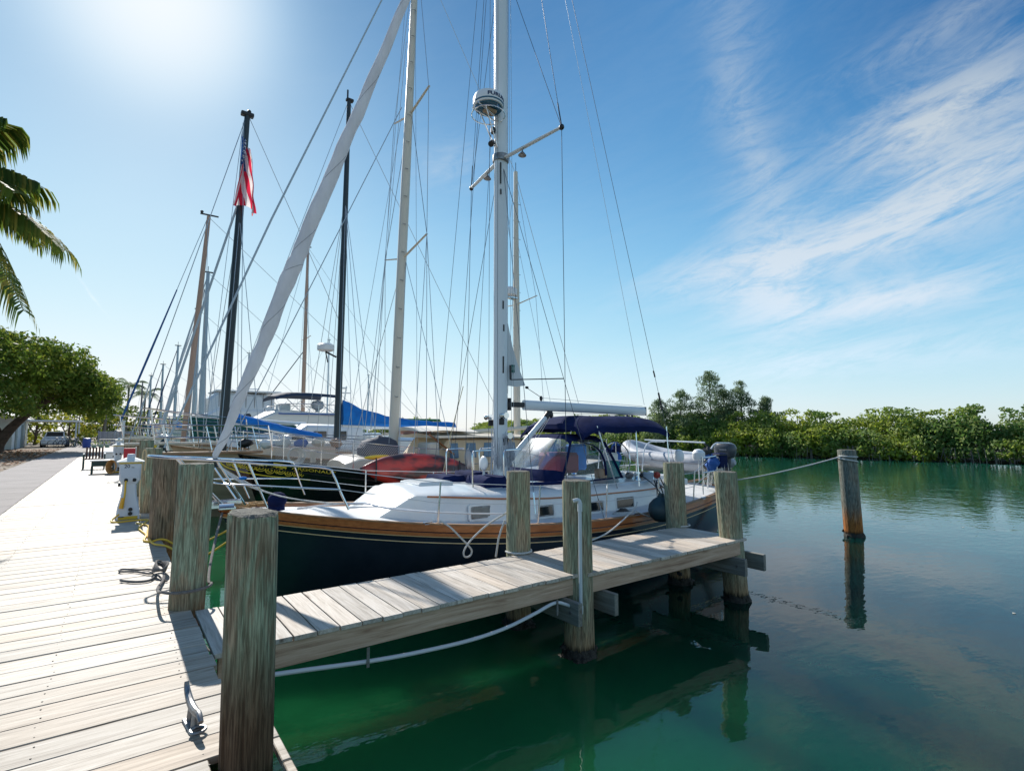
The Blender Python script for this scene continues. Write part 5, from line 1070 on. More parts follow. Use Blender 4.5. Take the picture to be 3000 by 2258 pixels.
    for k in range(16): MB().tube([(5.60+.022*k,YC-0.11,2.4+0.75*k),(5.62+.022*k,YC-0.17,2.37+0.75*k),(5.66+.022*k,YC-0.17,2.37+.75*k),(5.68+.022*k,YC-0.11,2.4+.75*k)],0.008,5).build('mast_step', M_galv, mm, smooth=0)
    mz = round_mast(root,9.55,YC,1.4,9.45,0.10,cm,-0.05,'mizzen_mast'); spreaders(mz,9.5,YC,5.3,0.95,cm,0.1,0.03)
    for k in range(12): MB().tube([(9.4,YC,2.4+0.55*k),(9.68,YC,2.4+0.55*k)],0.008,5).build('mast_step', M_galv, mz, smooth=0)
    MB().lathe((9.22,YC,5.52),[(0.2,0),(0.26,0.03),(0.26,0.2),(0.18,0.26)],18).build('radar_dome', M_white, mz); MB().rbox(9.1,9.5,YC-0.1,YC+0.1,5.46,5.52,0.01).build('dome_bracket', M_steel, mz)
    P(MB().tube([(9.5,YC,9.4),(9.5,YC,9.75)],0.01,5).tube([(9.42,YC-.1,9.62),(9.58,YC+.1,9.62)],0.008,5), 'wind_vane', M_dark)
    for s in (-1,1):
        for o,zt in ((-0.7,5.9),(-0.35,9.9),(0.0,15),(0.35,9.9),(0.8,5.9)): 
            wire('shroud',(5.75+o,YC+s*1.58,0.6),(5.85,YC+s*(1.25 if zt>6 else .1),6.3 if zt > 6 else zt),0.008,M_wirelt,root,n=4)
            if zt > 6: wire('shroud',(5.85,YC+s*1.25,6.3),(5.95,YC+s*(1.05 if zt > 10 else .1),10.2 if zt > 10 else zt),0.008,M_wirelt,root,n=4)
        wire('shroud',(5.95,YC+s*1.05,10.2),(6.05,YC,15.0),0.008,M_wirelt,root,n=4); wire('shroud',(9.55,YC+s*1.4,0.6),(9.5,YC+s*.95,5.4),0.008,M_wirelt,root,n=4); wire('shroud',(9.5,YC+s*.95,5.4),(9.5,YC,9.3),0.008,M_wirelt,root,n=4); wire('shroud',(10.1,YC+s*1.4,0.6),(9.5,YC,7.5),0.007,M_wirelt,root,n=4)
    for i,(a,b) in enumerate((((5.3,-.5,1.2),(5.9,-.1,14)),((5.15,.3,1.2),(5.85,.1,14)),((4.9,-.2,1.0),(5.8,0,12)),((4.6,.6,1.0),(5.7,0,9.8)),((6.1,-.4,1.1),(6.0,-.1,13)))):
        wire('halyard',(a[0],YC+a[1],a[2]),(b[0],YC+b[1],b[2]),0.006,M_wirelt,root,n=4)
    MB().tube([(0.80,YC,1.2),(2.6,YC,6.3),(5.9,YC,15.0)],[0.020,0.022,0.018],8).build('furled_jib', mat('furled_blue_grey',(0.42,0.50,0.56),0.7), root)
    wire('forestay',(1.9,YC,1.1),(5.7,YC,10.1),0.011,M_wirelt,root); wire('triatic_stay',(6.05,YC,15),(9.5,YC,9.4),0.007,M_wirelt,root); wire('backstay',(12.6,YC,0.9),(9.5,YC,9.4),0.008,M_wirelt,root)
    # deck clutter
    P(MB().blob((5.15,YC-0.25,1.05),0.55,0.35,0.35,10,7,jit=.10),'deck_cover',mat('charcoal_cover',(0.07,0.075,0.10),0.8)); P(MB().rbox(6.05,6.35,YC-1.1,YC-0.5,0.55,1.25,0.04,mat=None),'deck_box',M_gelold,smooth=0)
    P(MB().tube([(6.15,YC-0.9,1.45),(6.75,YC-1.1,0.95)],0.06,6,sq=.4),'tiller_board',M_teak); P(MB().rbox(3.42,3.52,YC-0.75,YC-0.65,0.85,1.12,0.01),'deck_pump',M_gelold,smooth=0)
    P(MB().blob((4.7,YC-1.35,0.95),0.35,0.04,0.05,10,6),'yellow_float',M_goldp)
    mb = MB()
    for k in range(5): mb.tube([(3.1+0.18*math.cos(a)*(1-.1*k),YC-0.8+0.05*k,1.0+0.18*math.sin(a)*(1-.08*k)) for a in [i*2*math.pi/18 for i in range(18)]],0.012,5,closed=True)
    P(mb,'hose_coil',M_rope)
    # kayak lashed along the rail
    kr = empty('kayak',(5.6,11.02,0.62),'red and black kayak lashed on edge along the black ketch rail','kayak')
    n = 22; rings = []
    for i in range(n+1):
        u = -1+2*i/n; w = 0.36*(1-abs(u)**2.6)+0.02; d = 0.17*(1-abs(u)**3)+0.015; ze = 0.10*abs(u)**2
        rings.append([(1.42*u, -d*(math.sin(a)*(1 if math.sin(a) > 0 else 0.45)), w*math.cos(a)+0.02) for a in [k*2*math.pi/18 for k in range(18)]])
    km = mat('kayak_red_black',(0.62,0.05,0.035),0.32, base2=(0.06,0.03,0.03), scale=1.6, stretch=(1,1,2.4), detail=2, lo=0.42, hi=0.58, coat=.3)
    kb = MB().loft(rings,True,True).build('hull',km,kr,smooth=60); kr.rotation_euler = (R(-8),R(3.5),0)
    MB().tube([(-1.42,-0.02,0.03),(-0.7,-0.15,0.33),(0,-0.165,0.36),(0.7,-0.15,0.33),(1.42,-0.02,0.03)],0.012,6).build('gunwale',mat('kayak_trim',(0.3,0.02,0.02),0.4),kr) if False else None
    for x in (-1.12,0.95): MB().tube([(x,-0.14,0.25),(x,-0.17,0.0),(x,-0.14,-0.25)],0.018,6,sq=.4).build('strap', M_dark, kr)
    rope('lashing',[(6.02,10.85,0.30),(6.1,10.82,0.7),(6.3,10.9,1.4),(6.7,11.0,2.6)],0.010,mat('lashing_tan',(0.6,0.5,0.3),0.8),'tan lashing line running up across the red kayak','rope')
    cv = empty('paddle_cover',(6.86,11.0,0.80),'crumpled silver cover hanging at the kayak stern','cover'); MB().blob((0,0,0.02),0.10,0.06,0.26,8,7,jit=.2).build('bag',mat('silver_cover',(0.35,0.36,0.38),0.35,0.3),cv); MB().tube([(0,0,0.25),(0.02,0,0.42)],0.006,5).build('tie',M_rope,cv)
black_ketch()

def schooner():
    YC = 17.5; H = Hull(1.25, 12.5, YC, 1.9, (1.10, 0.55, 0.85), rake=1.2, trake=0.6, tw=0.6, zk=-1.9)
    root = empty('schooner',(0,0,0),'tan hulled schooner with two black masts and blue sail covers','sailboat')
    P = lambda mb, n, m, p=None, **k: mb.build(n, m, p or root, **k)
    hm = mat('tan_hull_paint',(0.42,0.31,0.20),0.5,base2=(0.30,0.22,0.14),scale=2,stretch=(.5,1,4)); hull = P(H.mesh(28,12),'hull',hm,smooth=60)
    P(H.strip(-0.04,0.02,0.04,0.12),'cap_rail',M_teakdry,hull,smooth=60); P(H.deck(0.15),'deck',M_gelold,smooth=60); P(H.strip(0.22,0.27,0.03,0.05),'rub_rail',mat('dark_brown_rail',(0.10,0.05,0.03),0.5),hull,smooth=60)
    P(MB().rbox(0.2,2.4,YC-0.09,YC+0.09,1.14,1.21,0.02),'bowsprit',M_gelold,smooth=0)
    pulpit(root,0.55,YC,1.2,2.4,0.95,0.90,0.2,0.25,r=0.017); rails(root,H,(2.9,4.4,6,7.6,9.2,11,12.8),0.65,0.012)
    bm = mat('black_mast_paint',(0.012,0.020,0.026),0.4,base2=(0.02,0.034,0.042),scale=2,stretch=(2,2,.3))
    a = round_mast(root,2.50,YC,0.9,11.25,0.128,bm,0.30,'foremast'); b = round_mast(root,5.85,YC,0.9,12.95,0.112,bm,0.10,'mainmast')
    P(MB().rbox(2.62,2.98,YC-0.09,YC+0.09,11.2,11.32,0.02).blob((2.85,YC,11.38),0.06,0.05,0.05,8,5),'masthead',M_dark,a); P(MB().rbox(5.85,6.1,YC-.08,YC+.08,12.9,13.0,.02).tube([(5.9,YC,13),(5.9,YC,13.3)],0.03,6),'masthead',M_dark,b)
    MB().lathe((5.40,YC,4.12),[(0.2,0),(0.27,0.03),(0.27,0.19),(0.2,0.24)],18).build('radar_dome',M_white,b); MB().tube([(5.75,YC,3.95),(5.4,YC,4.1)],0.03,6).tube([(5.4,YC,4.1),(5.48,YC,3.75)],0.02,6).build('dome_bracket',M_dark,b)
    P(deckhouse([(3.4,0.9,0.75,0.7,1.1,1.2),(5.5,1.0,0.85,0.6,1.05,1.15)],0.06,yc=YC),'cabin',M_gelold,smooth=40); P(deckhouse([(6.8,1.2,1.0,0.5,1.2,1.3),(9.4,1.2,1.0,0.5,1.15,1.25)],0.06,yc=YC),'deckhouse',M_gel,smooth=40)
    boom_cover(root,2.65,5.35,YC,1.80,1.22,0.32,0.20,M_blue); boom_cover(root,6.0,10.3,YC,1.72,1.58,0.82,0.25,M_blue,3.4)
    shrouds(root,2.7,YC,11,1.0,1.75,(-.5,0,.5)); shrouds(root,5.9,YC,12.8,0.9,1.85,(-.6,-.2,.2,.6))
    wire('jibstay',(0.3,YC,1.2),(2.75,YC,11.1),0.012,M_wirelt,root); MB().tube([(1.0,YC,1.5),(2.7,YC,8.6)],0.032,8).build('furled_staysail',MATS['furled_blue_grey'],root); wire('triatic_stay',(2.8,YC,11.3),(5.9,YC,5.0),0.009,M_wirelt,root); wire('mainstay',(2.5,YC,1.6),(5.9,YC,12.8),0.009,M_wirelt,root); wire('backstay',(13,YC,1.1),(5.95,YC,12.9),0.009,M_wirelt,root)
    wire('flag_halyard',(2.05,YC-.2,1.6),(2.65,YC-.15,10.6),0.008,M_wirelt,root)
    for k in range(6): P(MB().blob((2.9+0.5*k,YC-1.25,1.15+.05*random.random()),0.20,0.12,0.13,8,5,jit=.2),'deck_gear',[M_dark,M_gel,M_rope,MATS['mid_blue_canvas'],M_gelold,M_teakdry][k])
    # flag: hangs limp from the foremast
    fr = empty('national_flag',(2.66,YC-0.25,9.95),'red white and blue starred and striped flag hanging limp from the black mast','flag')
    W, Hh = 2.55, 1.55; nu, nv = 44, 26
    def fp(u, v):     # u along the fly, v down the hoist; cloth falls in folds down from the hoist corner
        z = 0.55-v*0.9*Hh*0.42 - u*W*0.93*(1-0.25*v) ; spread = (0.16+0.30*u)
        x = 0.10 + (v-0.5)*spread*1.5 + 0.10*math.sin(v*9+u*3)*(0.4+u) + 0.10*u; y = 0.13*math.sin(v*14+u*5)+0.05*math.cos(u*17)
        return (x, y, z+0.12*math.sin(v*6)*u)
    red = cloth('flag_red',(0.75,0.03,0.08),.5,bump=0); wh = cloth('flag_white',(0.85,0.82,0.82),.5,bump=0); bl = cloth('flag_blue',(0.03,0.10,0.32),.5,bump=0)
    vs = [fp(i/nu,j/nv) for i in range(nu+1) for j in range(nv+1)]; fs = []; mi = []
    for i in range(nu):
        for j in range(nv):
            fs.append((i*(nv+1)+j,(i+1)*(nv+1)+j,(i+1)*(nv+1)+j+1,i*(nv+1)+j+1)); st = int(j/nv*13); c = 0 if st % 2 == 0 else 1
            if i < nu*0.4 and st < 7: c = 2
            mi.append(c)
    mb = MB(); mb.v = vs; mb.f = fs; mb.m = mi; mb.build('cloth',[red,wh,bl],fr,smooth=80)
    sm = MB()
    for a_ in range(9):
        for b_ in range(6 if a_ % 2 == 0 else 5):
            p = Vector(fp(0.02+0.37*(b_+(0.5 if a_%2 else 0)+.3)/6, 0.03+0.5*(a_+.5)/9)); s = 0.028
            sm.add([p+Vector((s*math.cos(t)*(1 if k%2 else .45),-0.012,s*math.sin(t)*(1 if k%2 else .45))) for k,t in enumerate([i*math.pi/5 for i in range(10)])],[tuple(range(10))])
    sm.build('stars',wh,fr,smooth=0)
schooner()

def green_cover_boat():
    YC = 22.4; H = Hull(1.3, 12, YC, 1.9, (1.15, 0.65, 0.8), rake=1.0, zk=-1.9)
    root = empty('sailboat',(0,0,0),'white sailboat with a pinkish tan mast and long dark green cover','sailboat')
    P = lambda mb, n, m, p=None, **k: mb.build(n, m, p or root, **k)
    hull = P(H.mesh(24,10),'hull',M_gelold,smooth=60); P(H.strip(-.03,.03,.04,.08),'rub_rail',M_teakdry,hull,smooth=60); P(H.deck(.1),'deck',M_gelold,smooth=60)
    P(H.strip(0.3,0.55,0.01,0.02),'dark_band',M_navy,hull,smooth=60)
    P(MB().rbox(0.2,2.4,YC-.09,YC+.09,1.22,1.29,0.02),'bowsprit',M_gelold,smooth=0); pulpit(root,-0.05,YC,1.3,3.0,0.95,0.72,0.15,0.2,r=0.018); rails(root,H,(2.6,4.2,5.8,7.6,9.4,11.2),0.65,0.012)
    tm = mat('pinkish_tan_spar',(0.50,0.33,0.25),0.5,base2=(0.42,0.27,0.19),scale=2,stretch=(2,2,.3)); a = round_mast(root,1.98,YC,1.0,9.55,0.105,tm,0.45,'mast')
    P(MB().tube([(2.15,YC,9.6),(2.75,YC,9.6)],0.03,6).blob((2.2,YC,9.68),.06,.05,.05,8,5),'masthead',M_dark,a)
    P(deckhouse([(3.2,1.0,.85,.9,1.2,1.35),(5.4,1.1,.95,.8,1.2,1.35),(6.0,1.1,1.0,.8,1.6,1.75),(8.2,1.1,1.0,.7,1.55,1.7)],0.06,yc=YC),'cabin',M_gel,smooth=40)
    for x in (5.4,6.2,7.0):
        P(MB().rbox(x,x+.5,YC-1.12,YC-1.09,1.15,1.5,.01),'window',M_tint,smooth=0)
    n = 10; rows = [[(2.2+3.6*i/n,YC-0.25-0.5*math.sin(math.pi*i/n)**.3,1.25-0.03*i+0.03*math.sin(i*2)),(2.2+3.6*i/n,YC-0.12,2.0-0.028*i),(2.2+3.6*i/n,YC+0.12,2.0-0.028*i),(2.2+3.6*i/n,YC+0.25+0.5*math.sin(math.pi*i/n)**.3,1.25-0.03*i)] for i in range(n+1)]
    P(MB().loft(rows,True,True),'boat_cover',M_green,smooth=50); P(MB().tube([(2.2,YC,2.05),(6.2,YC,1.8)],0.06,8),'boom',M_alu)
    shrouds(root,2.4,YC,9.4,1.1,1.7); wire('forestay',(0,YC,1.4),(2.4,YC,9.5),0.012,M_wirelt,root); wire('mainstay',(2.3,YC,2.2),(5.4,YC,1.3),0.01,M_wirelt,root); wire('backstay',(12.5,YC,1),(2.45,YC,9.5),0.009,M_wirelt,root)
    MB().tube([(0.12,YC,1.8),(0.83,YC,4.2),(1.54,YC,6.6)],[0.03,0.035,0.02],8).build('furled_jib',mat('furled_blue_dark',(0.02,0.10,0.30),0.7),root)
    # yellow float and anchor at the bow
    P(MB().rbox(0.9,1.15,YC-0.9,YC-0.75,0.95,1.12,.03),'yellow_float',M_goldp,smooth=0) ; P(MB().blob((1.35,YC-0.8,1.05),.13,.1,.2,8,6,jit=.1),'anchor_cover',M_rubber)
green_cover_boat()

def far_sailboat(x0, yc, L, B, mx, ztop, mr, mm, label, cover, hm=None, furl=None, jib=True, sheer=(1.1,.6,.8), name='sailboat'):
    H = Hull(x0,L,yc,B,sheer,rake=1.0,zk=-1.7); root = empty(name,(0,0,0),label,'sailboat')
    hull = H.mesh(18,8).build('hull',hm or M_gel,root,smooth=60); H.deck(.06,nt=14).build('deck',M_gelold,root,smooth=60); H.strip(.25,.33,.008,.01,nt=16).build('hull_stripe',M_navy,hull,smooth=60)
    deckhouse([(x0+L*.25,.6,.5,.6,.95,1.0),(x0+L*.34,.9,.75,.5,1.0,1.12),(x0+L*.65,1.0,.85,.5,1.0,1.12)],.05,yc=yc).build('cabin',M_gel,root,smooth=40)
    for s in (-1,1): MB().rbox(x0+L*.4,x0+L*.6,yc+s*.93-.015,yc+s*.93+.015,.75,.9,.005).build('window',M_tint,root,smooth=0)
    m = round_mast(root,mx,yc,.9,ztop,mr,mm); spreaders(m,mx,yc,ztop*.55,1.0,mm)
    MB().tube([(mx,yc,ztop),(mx,yc,ztop+.3)],.015,5).rbox(mx-.2,mx+.2,yc-.03,yc+.03,ztop,ztop+.06,.01).build('masthead',M_dark,m)
    boom_cover(root,mx+.15,mx+L*.33,yc,1.75,1.65,.4,.16,cover)
    wire('forestay',(x0+.1,yc,1.15),(mx,yc,ztop),.012,M_wirelt,root) if not jib else MB().tube([(x0+.1,yc,1.2),((x0+mx)/2,yc,ztop*.5+.6),(mx-.05,yc,ztop-.3)],[.03,.042,.02],8).build('furled_jib',furl or MATS['furled_blue_grey'],root)
    wire('backstay',(x0+L-.2,yc,.9),(mx,yc,ztop),.010,M_wirelt,root); shrouds(root,mx,yc,ztop,.8,B*.9,(0,.4),r=.010)
    pulpit(root,x0-.15,yc,1.1,1.3,.6,.55,.12,0,r=.02); rails(root,H,(x0+1.6,x0+3.5,x0+5.5,x0+7.5),.6,.012)
    return root
lb = mat('pale_blue_spar',(0.34,0.44,0.50),0.4)
far_sailboat(1.4,27.4,11,1.7,3.05,8.7,.115,lb,'sailboat with a pale blue mast just behind the pinkish mast',M_blue)
r_ = far_sailboat(1.6,32.2,10,1.6,3.25,7.9,.10,lb,'farther sailboat with a short pale blue mast and small flag',M_green, furl=M_sail)
far_sailboat(1.8,45.0,10,1.6,3.35,7.6,.10,lb,'sailboat with a thin grey mast left of the leaning furled stays',M_blue, furl=mat('furled_navy',(0.02,0.04,0.12),0.7))
far_sailboat(1.6,52.0,9.5,1.5,2.9,6.9,.10,lb,'first of three short masted sailboats against the far trees',M_sail, furl=MATS['furled_navy'])
far_sailboat(1.5,60.0,9.5,1.5,2.45,6.6,.10,lb,'second of three short masted sailboats against the far trees',M_blue)
far_sailboat(1.4,69.0,9,1.5,2.1,6.6,.10,mat('brown_spar',(0.12,0.07,0.05),0.5),'farthest sailboat with a thin brown mast against the trees',M_green,jib=False)
far_sailboat(6.4,33.6,12,1.7,9.1,12.9,.125,MATS['pinkish_tan_spar'],'sailboat with a tall tan mast rising behind the motor yacht awning',M_sail,jib=False)
far_sailboat(4.0,56.0,11,1.7,10.0,8.9,.10,lb,'sailboat whose plain mast shows left of the motor yacht awning',M_sail,jib=False)
far_sailboat(14.0,62.0,11,1.7,19.5,12.0,.10,M_alu,'sailboat with a pale mast seen beyond the main black mast',M_sail,jib=False)
far_sailboat(22.0,70.0,11,1.7,27.5,9.0,.10,M_alu,'distant sailboat with a thin white mast over the basin',M_sail,jib=False)

def motor_yacht():
    YC = 28.6; H = Hull(3.2,13.5,YC,2.1,(1.45,0.55,0.45),rake=1.6,trake=-.1,tw=.9,zk=-1.5,pe=2.0); root = empty('motor_yacht',(0,0,0),'white flybridge motor yacht under a navy sun awning','motor yacht')
    P = lambda mb, n, m, p=None, **k: mb.build(n, m, p or root, **k)
    hull = P(H.mesh(24,10),'hull',M_gel,smooth=60); P(H.deck(.05),'deck',M_gel,smooth=60); P(H.strip(.1,.18,.02,.03),'rub_rail',M_navy,hull,smooth=60)
    cab = P(deckhouse([(4.5,.9,.6,.9,1.25,1.35),(5.0,1.4,1.1,.9,1.75,1.85),(6.2,1.6,1.45,.8,2.35,2.5),(6.4,1.6,1.5,.7,2.45,2.55),(9.6,1.6,1.5,.5,2.15,2.25)],.03,.08,yc=YC),'cabin',mat('yacht_cream',(0.72,0.69,0.64),.4),smooth=30)
    for x0,x1,m in ((6.6,7.1,M_tint),(7.25,8.3,mat('teal_glass',(0.08,0.25,0.27),.1,spec=.8)),(8.4,9.1,mat('maroon_glass',(0.10,0.045,0.05),.15))):
        for s in (-1,1): P(MB().rbox(x0,x1,YC+s*1.60-.03,YC+s*1.60+.03,1.35,1.78,.01),'window',m,cab,smooth=0)
    for s in (-1,1): P(MB().rbox(6.2,9.7,YC+s*1.62-.02,YC+s*1.62+.02,2.30,2.36,.005),'blue_trim',MATS['mid_blue_canvas'],cab,smooth=0)
    P(MB().rbox(6.3,9.8,YC-1.55,YC+1.55,2.3,2.4,.02),'flybridge_floor',M_gel,smooth=0)
    for s in (-1,1): P(MB().tube(catmull([(6.3,YC+s*1.4,2.4),(6.5,YC+s*1.5,2.8),(9.6,YC+s*1.5,2.75),(9.7,YC+s*1.5,2.3)],5),.02,6),'bridge_rail',M_steel)
    for x in (7.2,8.1,8.9): P(MB().tube([(x,YC-1.5,2.35),(x,YC-1.5,2.78)],.015,5),'rail_post',M_steel)
    P(MB().lathe((8.25,YC-.8,2.45),[(.1,0),(.1,.1),(.28,.2),(.32,.4),(.26,.55),(.05,.6)],16),'helm_seat',mat('seat_grey',(0.45,0.47,0.50),.6)); P(MB().rbox(6.5,7.0,YC-.6,YC+.4,2.4,2.85,.05),'helm_console',M_gel)
    rows = []
    for i in range(13):
        u = i/12; x = 6.1+2.95*u; z = 3.16+0.22*math.sin(math.pi*min(1,u*3)/2)-0.05*max(0,u-.7)*3; rows.append([(x,YC-1.45,z-.16),(x,YC-1.3,z),(x,YC,z+.1),(x,YC+1.3,z),(x,YC+1.45,z-.16)])
    b = P(MB().loft(rows,False,False),'bimini',mat('slate_canvas',(0.035,0.05,0.085),.8),smooth=60)
    for xa,xb in ((6.6,7.3),(7.3,6.7),(8.9,8.2),(8.0,8.8)):
        for s in (-1,1): P(MB().tube([(xa,YC+s*1.45,3.05),(xb,YC+s*1.5,2.4)],.018,5),'bimini_pole',M_steel,b)
    P(MB().tube([(9.7,YC-.3,2.3),(9.9,YC-.3,3.9)],.04,6).rbox(9.4,10.1,YC-.36,YC-.24,3.5,3.56,.01).rbox(9.45,9.9,YC-.4,YC-.2,3.75,3.83,.01),'radar_arch',M_gel)
    pulpit(root,3.1,YC,1.5,3.0,1.3,.6,.2,.2,r=.02); P(MB().rbox(4.7,5.0,YC-1.75,YC-1.55,1.7,2.3,.06),'fender_cover',M_navy)
motor_yacht()
def sportfisher():
    YC = 38.5; H = Hull(2.5,15,YC,2.4,(1.6,.6,.4),rake=1.8,trake=-.1,tw=.9,zk=-1.5,pe=2.0); root = empty('fishing_yacht',(0,0,0),'tall white sportfishing yacht with an enclosed bridge behind the black foremast','motor yacht')
    P = lambda mb, n, m, p=None, **k: mb.build(n, m, p or root, **k)
    wh = mat('yacht_white',(0.74,0.75,0.76),.35); P(H.mesh(24,10),'hull',wh,smooth=60); P(H.deck(.05),'deck',wh,smooth=60)
    c = P(deckhouse([(3.6,1.2,.9,1.1,1.5,1.6),(4.3,1.9,1.5,1.1,2.3,2.5),(5.0,2.0,1.8,1.0,2.75,2.9),(9.2,2.0,1.8,.6,2.6,2.75)],.03,.1,yc=YC),'cabin',wh,smooth=30)
    br = P(deckhouse([(4.5,1.4,1.2,2.5,3.3,3.5),(5.0,1.7,1.5,2.6,3.75,3.95),(8.2,1.7,1.5,2.6,3.6,3.75)],.03,.08,yc=YC),'bridge',mat('bridge_clear',(0.60,0.63,0.66),.2),smooth=30)
    P(MB().rbox(4.8,8.6,YC-1.75,YC+1.75,3.92,4.02,.03),'bridge_roof',wh,smooth=0)
    for k in range(7): P(MB().rbox(5.0+.5*k,5.04+.5*k,YC-1.66,YC-1.60,2.9,3.85,.005),'bridge_frame',M_galv,br,smooth=0)
    for k in range(3): P(MB().rbox(5.4+1.2*k,6.3+1.2*k,YC-1.97,YC-1.93,1.7,2.2,.01),'window',M_tint,c,smooth=0)
    P(MB().rbox(6.2,7.6,YC-.05,YC+.05,4.2,4.28,.02).tube([(6.9,YC,4.0),(6.9,YC,4.25)],.08,8),'radar_bar',wh); P(MB().tube([(5.6,YC-1,4),(5.6,YC-1,6.0)],.015,5),'antenna',M_wirelt); P(MB().tube([(7.6,YC-1.4,3.2),(9.8,YC-2.2,6.8)],.03,5),'outrigger',M_wire)
    pulpit(root,2.4,YC,1.65,3.0,1.3,.7,.2,.2,r=.025)
sportfisher()
# trawler with green awning behind the main mast, and a small flag
def workboat():
    YC = 34.0; H = Hull(14.5,11,YC,1.9,(1.4,.7,.6),rake=1.0,zk=-1.5); root = empty('work_boat',(0,0,0),'low work boat with a green awning and brick red deckhouse','motor boat')
    P = lambda mb, n, m, p=None, **k: mb.build(n, m, p or root, **k)
    P(H.mesh(18,8),'hull',M_gelold,smooth=60); P(H.deck(.05),'deck',M_gelold); P(deckhouse([(16,1.4,1.3,.7,1.6,1.7),(19.5,1.4,1.3,.7,1.6,1.7)],.03,yc=YC),'deckhouse',mat('brick_red_paint',(0.35,0.14,0.11),.6),smooth=30)
    P(MB().rbox(14.8,18.0,YC-1.5,YC+1.5,2.15,2.3,.05),'awning',mat('mid_green_canvas',(0.03,0.20,0.08),.8)); 
    for x in (15,17.9):
        for s in (-1,1): P(MB().tube([(x,YC+s*1.4,.8),(x,YC+s*1.4,2.2)],.03,6),'awning_pole',M_steel)
    for k in range(3): P(MB().rbox(16.3+k,16.9+k,YC-1.43,YC-1.38,1.1,1.5,.01),'window',M_tint,smooth=0)
workboat()

# ================================================================ VEGETATION
def leaf_mesh(name, C, Nrm, size, m, parent=None, aspect=0.55, droop=None):
    """many leaf-sized faces; C centres, Nrm rough facing, size per leaf"""
    n = len(C); a = RNG.normal(size=(n,3)); N = Nrm+0.75*RNG.normal(size=(n,3)); N /= np.linalg.norm(N,axis=1)[:,None]+1e-9
    if droop is not None: a = a*0.45+np.array(droop)[None,:]
    U = a-N*(a*N).sum(1)[:,None]; U /= np.linalg.norm(U,axis=1)[:,None]+1e-9; V = np.cross(N,U); s = size[:,None]
    q = np.stack([C-U*s, C+V*s*aspect-U*s*0.1, C+U*s, C-V*s*aspect-U*s*0.1],1).reshape(-1,3)
    me = bpy.data.meshes.new(name); me.vertices.add(4*n); me.vertices.foreach_set('co', q.astype(np.float32).ravel()); me.loops.add(4*n); me.loops.foreach_set('vertex_index', np.arange(4*n,dtype=np.int32))
    me.polygons.add(n); me.polygons.foreach_set('loop_start', np.arange(0,4*n,4,dtype=np.int32)); me.polygons.foreach_set('loop_total', np.full(n,4,dtype=np.int32)); me.update(calc_edges=True); me.materials.append(m)
    o = bpy.data.objects.new(name, me); COL.objects.link(o); o.parent = parent; return o
def lobes(L, per, size, smin=0.6, smax=1.3, depth=0.35, low=-0.6):
    """L: list of (x,y,z,rx,ry,rz); returns leaf centres and outward normals scattered through each clump"""
    Cs=[];Ns=[]
    for (x,y,z,rx,ry,rz) in L:
        k = int(per*(rx*ry+rx*rz+ry*rz)/3); d = RNG.normal(size=(k,3)); d /= np.linalg.norm(d,axis=1)[:,None]; d = d[d[:,2] > low]; r = 1-depth*RNG.random(len(d))**1.6
        r = r*(1+0.10*np.sin(d[:,0]*7+x)+0.10*np.sin(d[:,2]*9+y)+0.08*np.sin(d[:,1]*11)); Cs.append(np.array([x,y,z])+d*r[:,None]*np.array([rx,ry,rz])); Ns.append(d)
    C = np.concatenate(Cs); N = np.concatenate(Ns); return C, N, size*(smin+(smax-smin)*RNG.random(len(C)))
LF_tree = leaf_mat('leaves_seagrape',(0.055,0.11,0.016),(0.13,0.20,0.022),(0.22,0.25,0.04),0.42,0.35)
LF_mang = leaf_mat('leaves_mangrove',(0.09,0.18,0.038),(0.26,0.33,0.028),(0.30,0.35,0.13),0.45,0.22)
LF_cas = leaf_mat('needles_casuarina',(0.09,0.15,0.07),(0.14,0.20,0.09),(0.20,0.26,0.14),0.42,0.5)
LF_yel = leaf_mat('leaves_yellow_green',(0.11,0.15,0.015),(0.20,0.22,0.02),(0.28,0.25,0.03),0.45,0.5)
LF_palm = leaf_mat('leaflets_palm',(0.05,0.10,0.018),(0.12,0.18,0.025),(0.34,0.29,0.06),0.5,0.8)
BARK = mat('dark_bark',(0.06,0.042,0.032),0.95,base2=(0.12,0.085,0.065),scale=4,bump=1,bscale=10)
BARKG = mat('grey_bark',(0.20,0.18,0.15),0.9,base2=(0.12,0.10,0.08),scale=5,bump=1,bscale=14)
def tree(name, base, trunk_paths, L, per, size, lf, label, cat='tree', group=None, bark=None, **kw):
    root = empty(name, base, label, cat, group); bx,by,bz = base
    for pts, r0, r1 in trunk_paths:
        pp = catmull([(x-bx,y-by,z-bz) for x,y,z in pts],5); n = len(pp); MB().tube(pp,[r0+(r1-r0)*(i/(n-1))**0.8 for i in range(n)],9).build('trunk' if r0 > 0.17 else 'limb', bark or BARK, root, smooth=60)
    C,N,S = lobes([(x-bx,y-by,z-bz,a,b,c) for x,y,z,a,b,c in L], per, size); leaf_mesh('crown', C,N,S,lf,root,**kw); return root
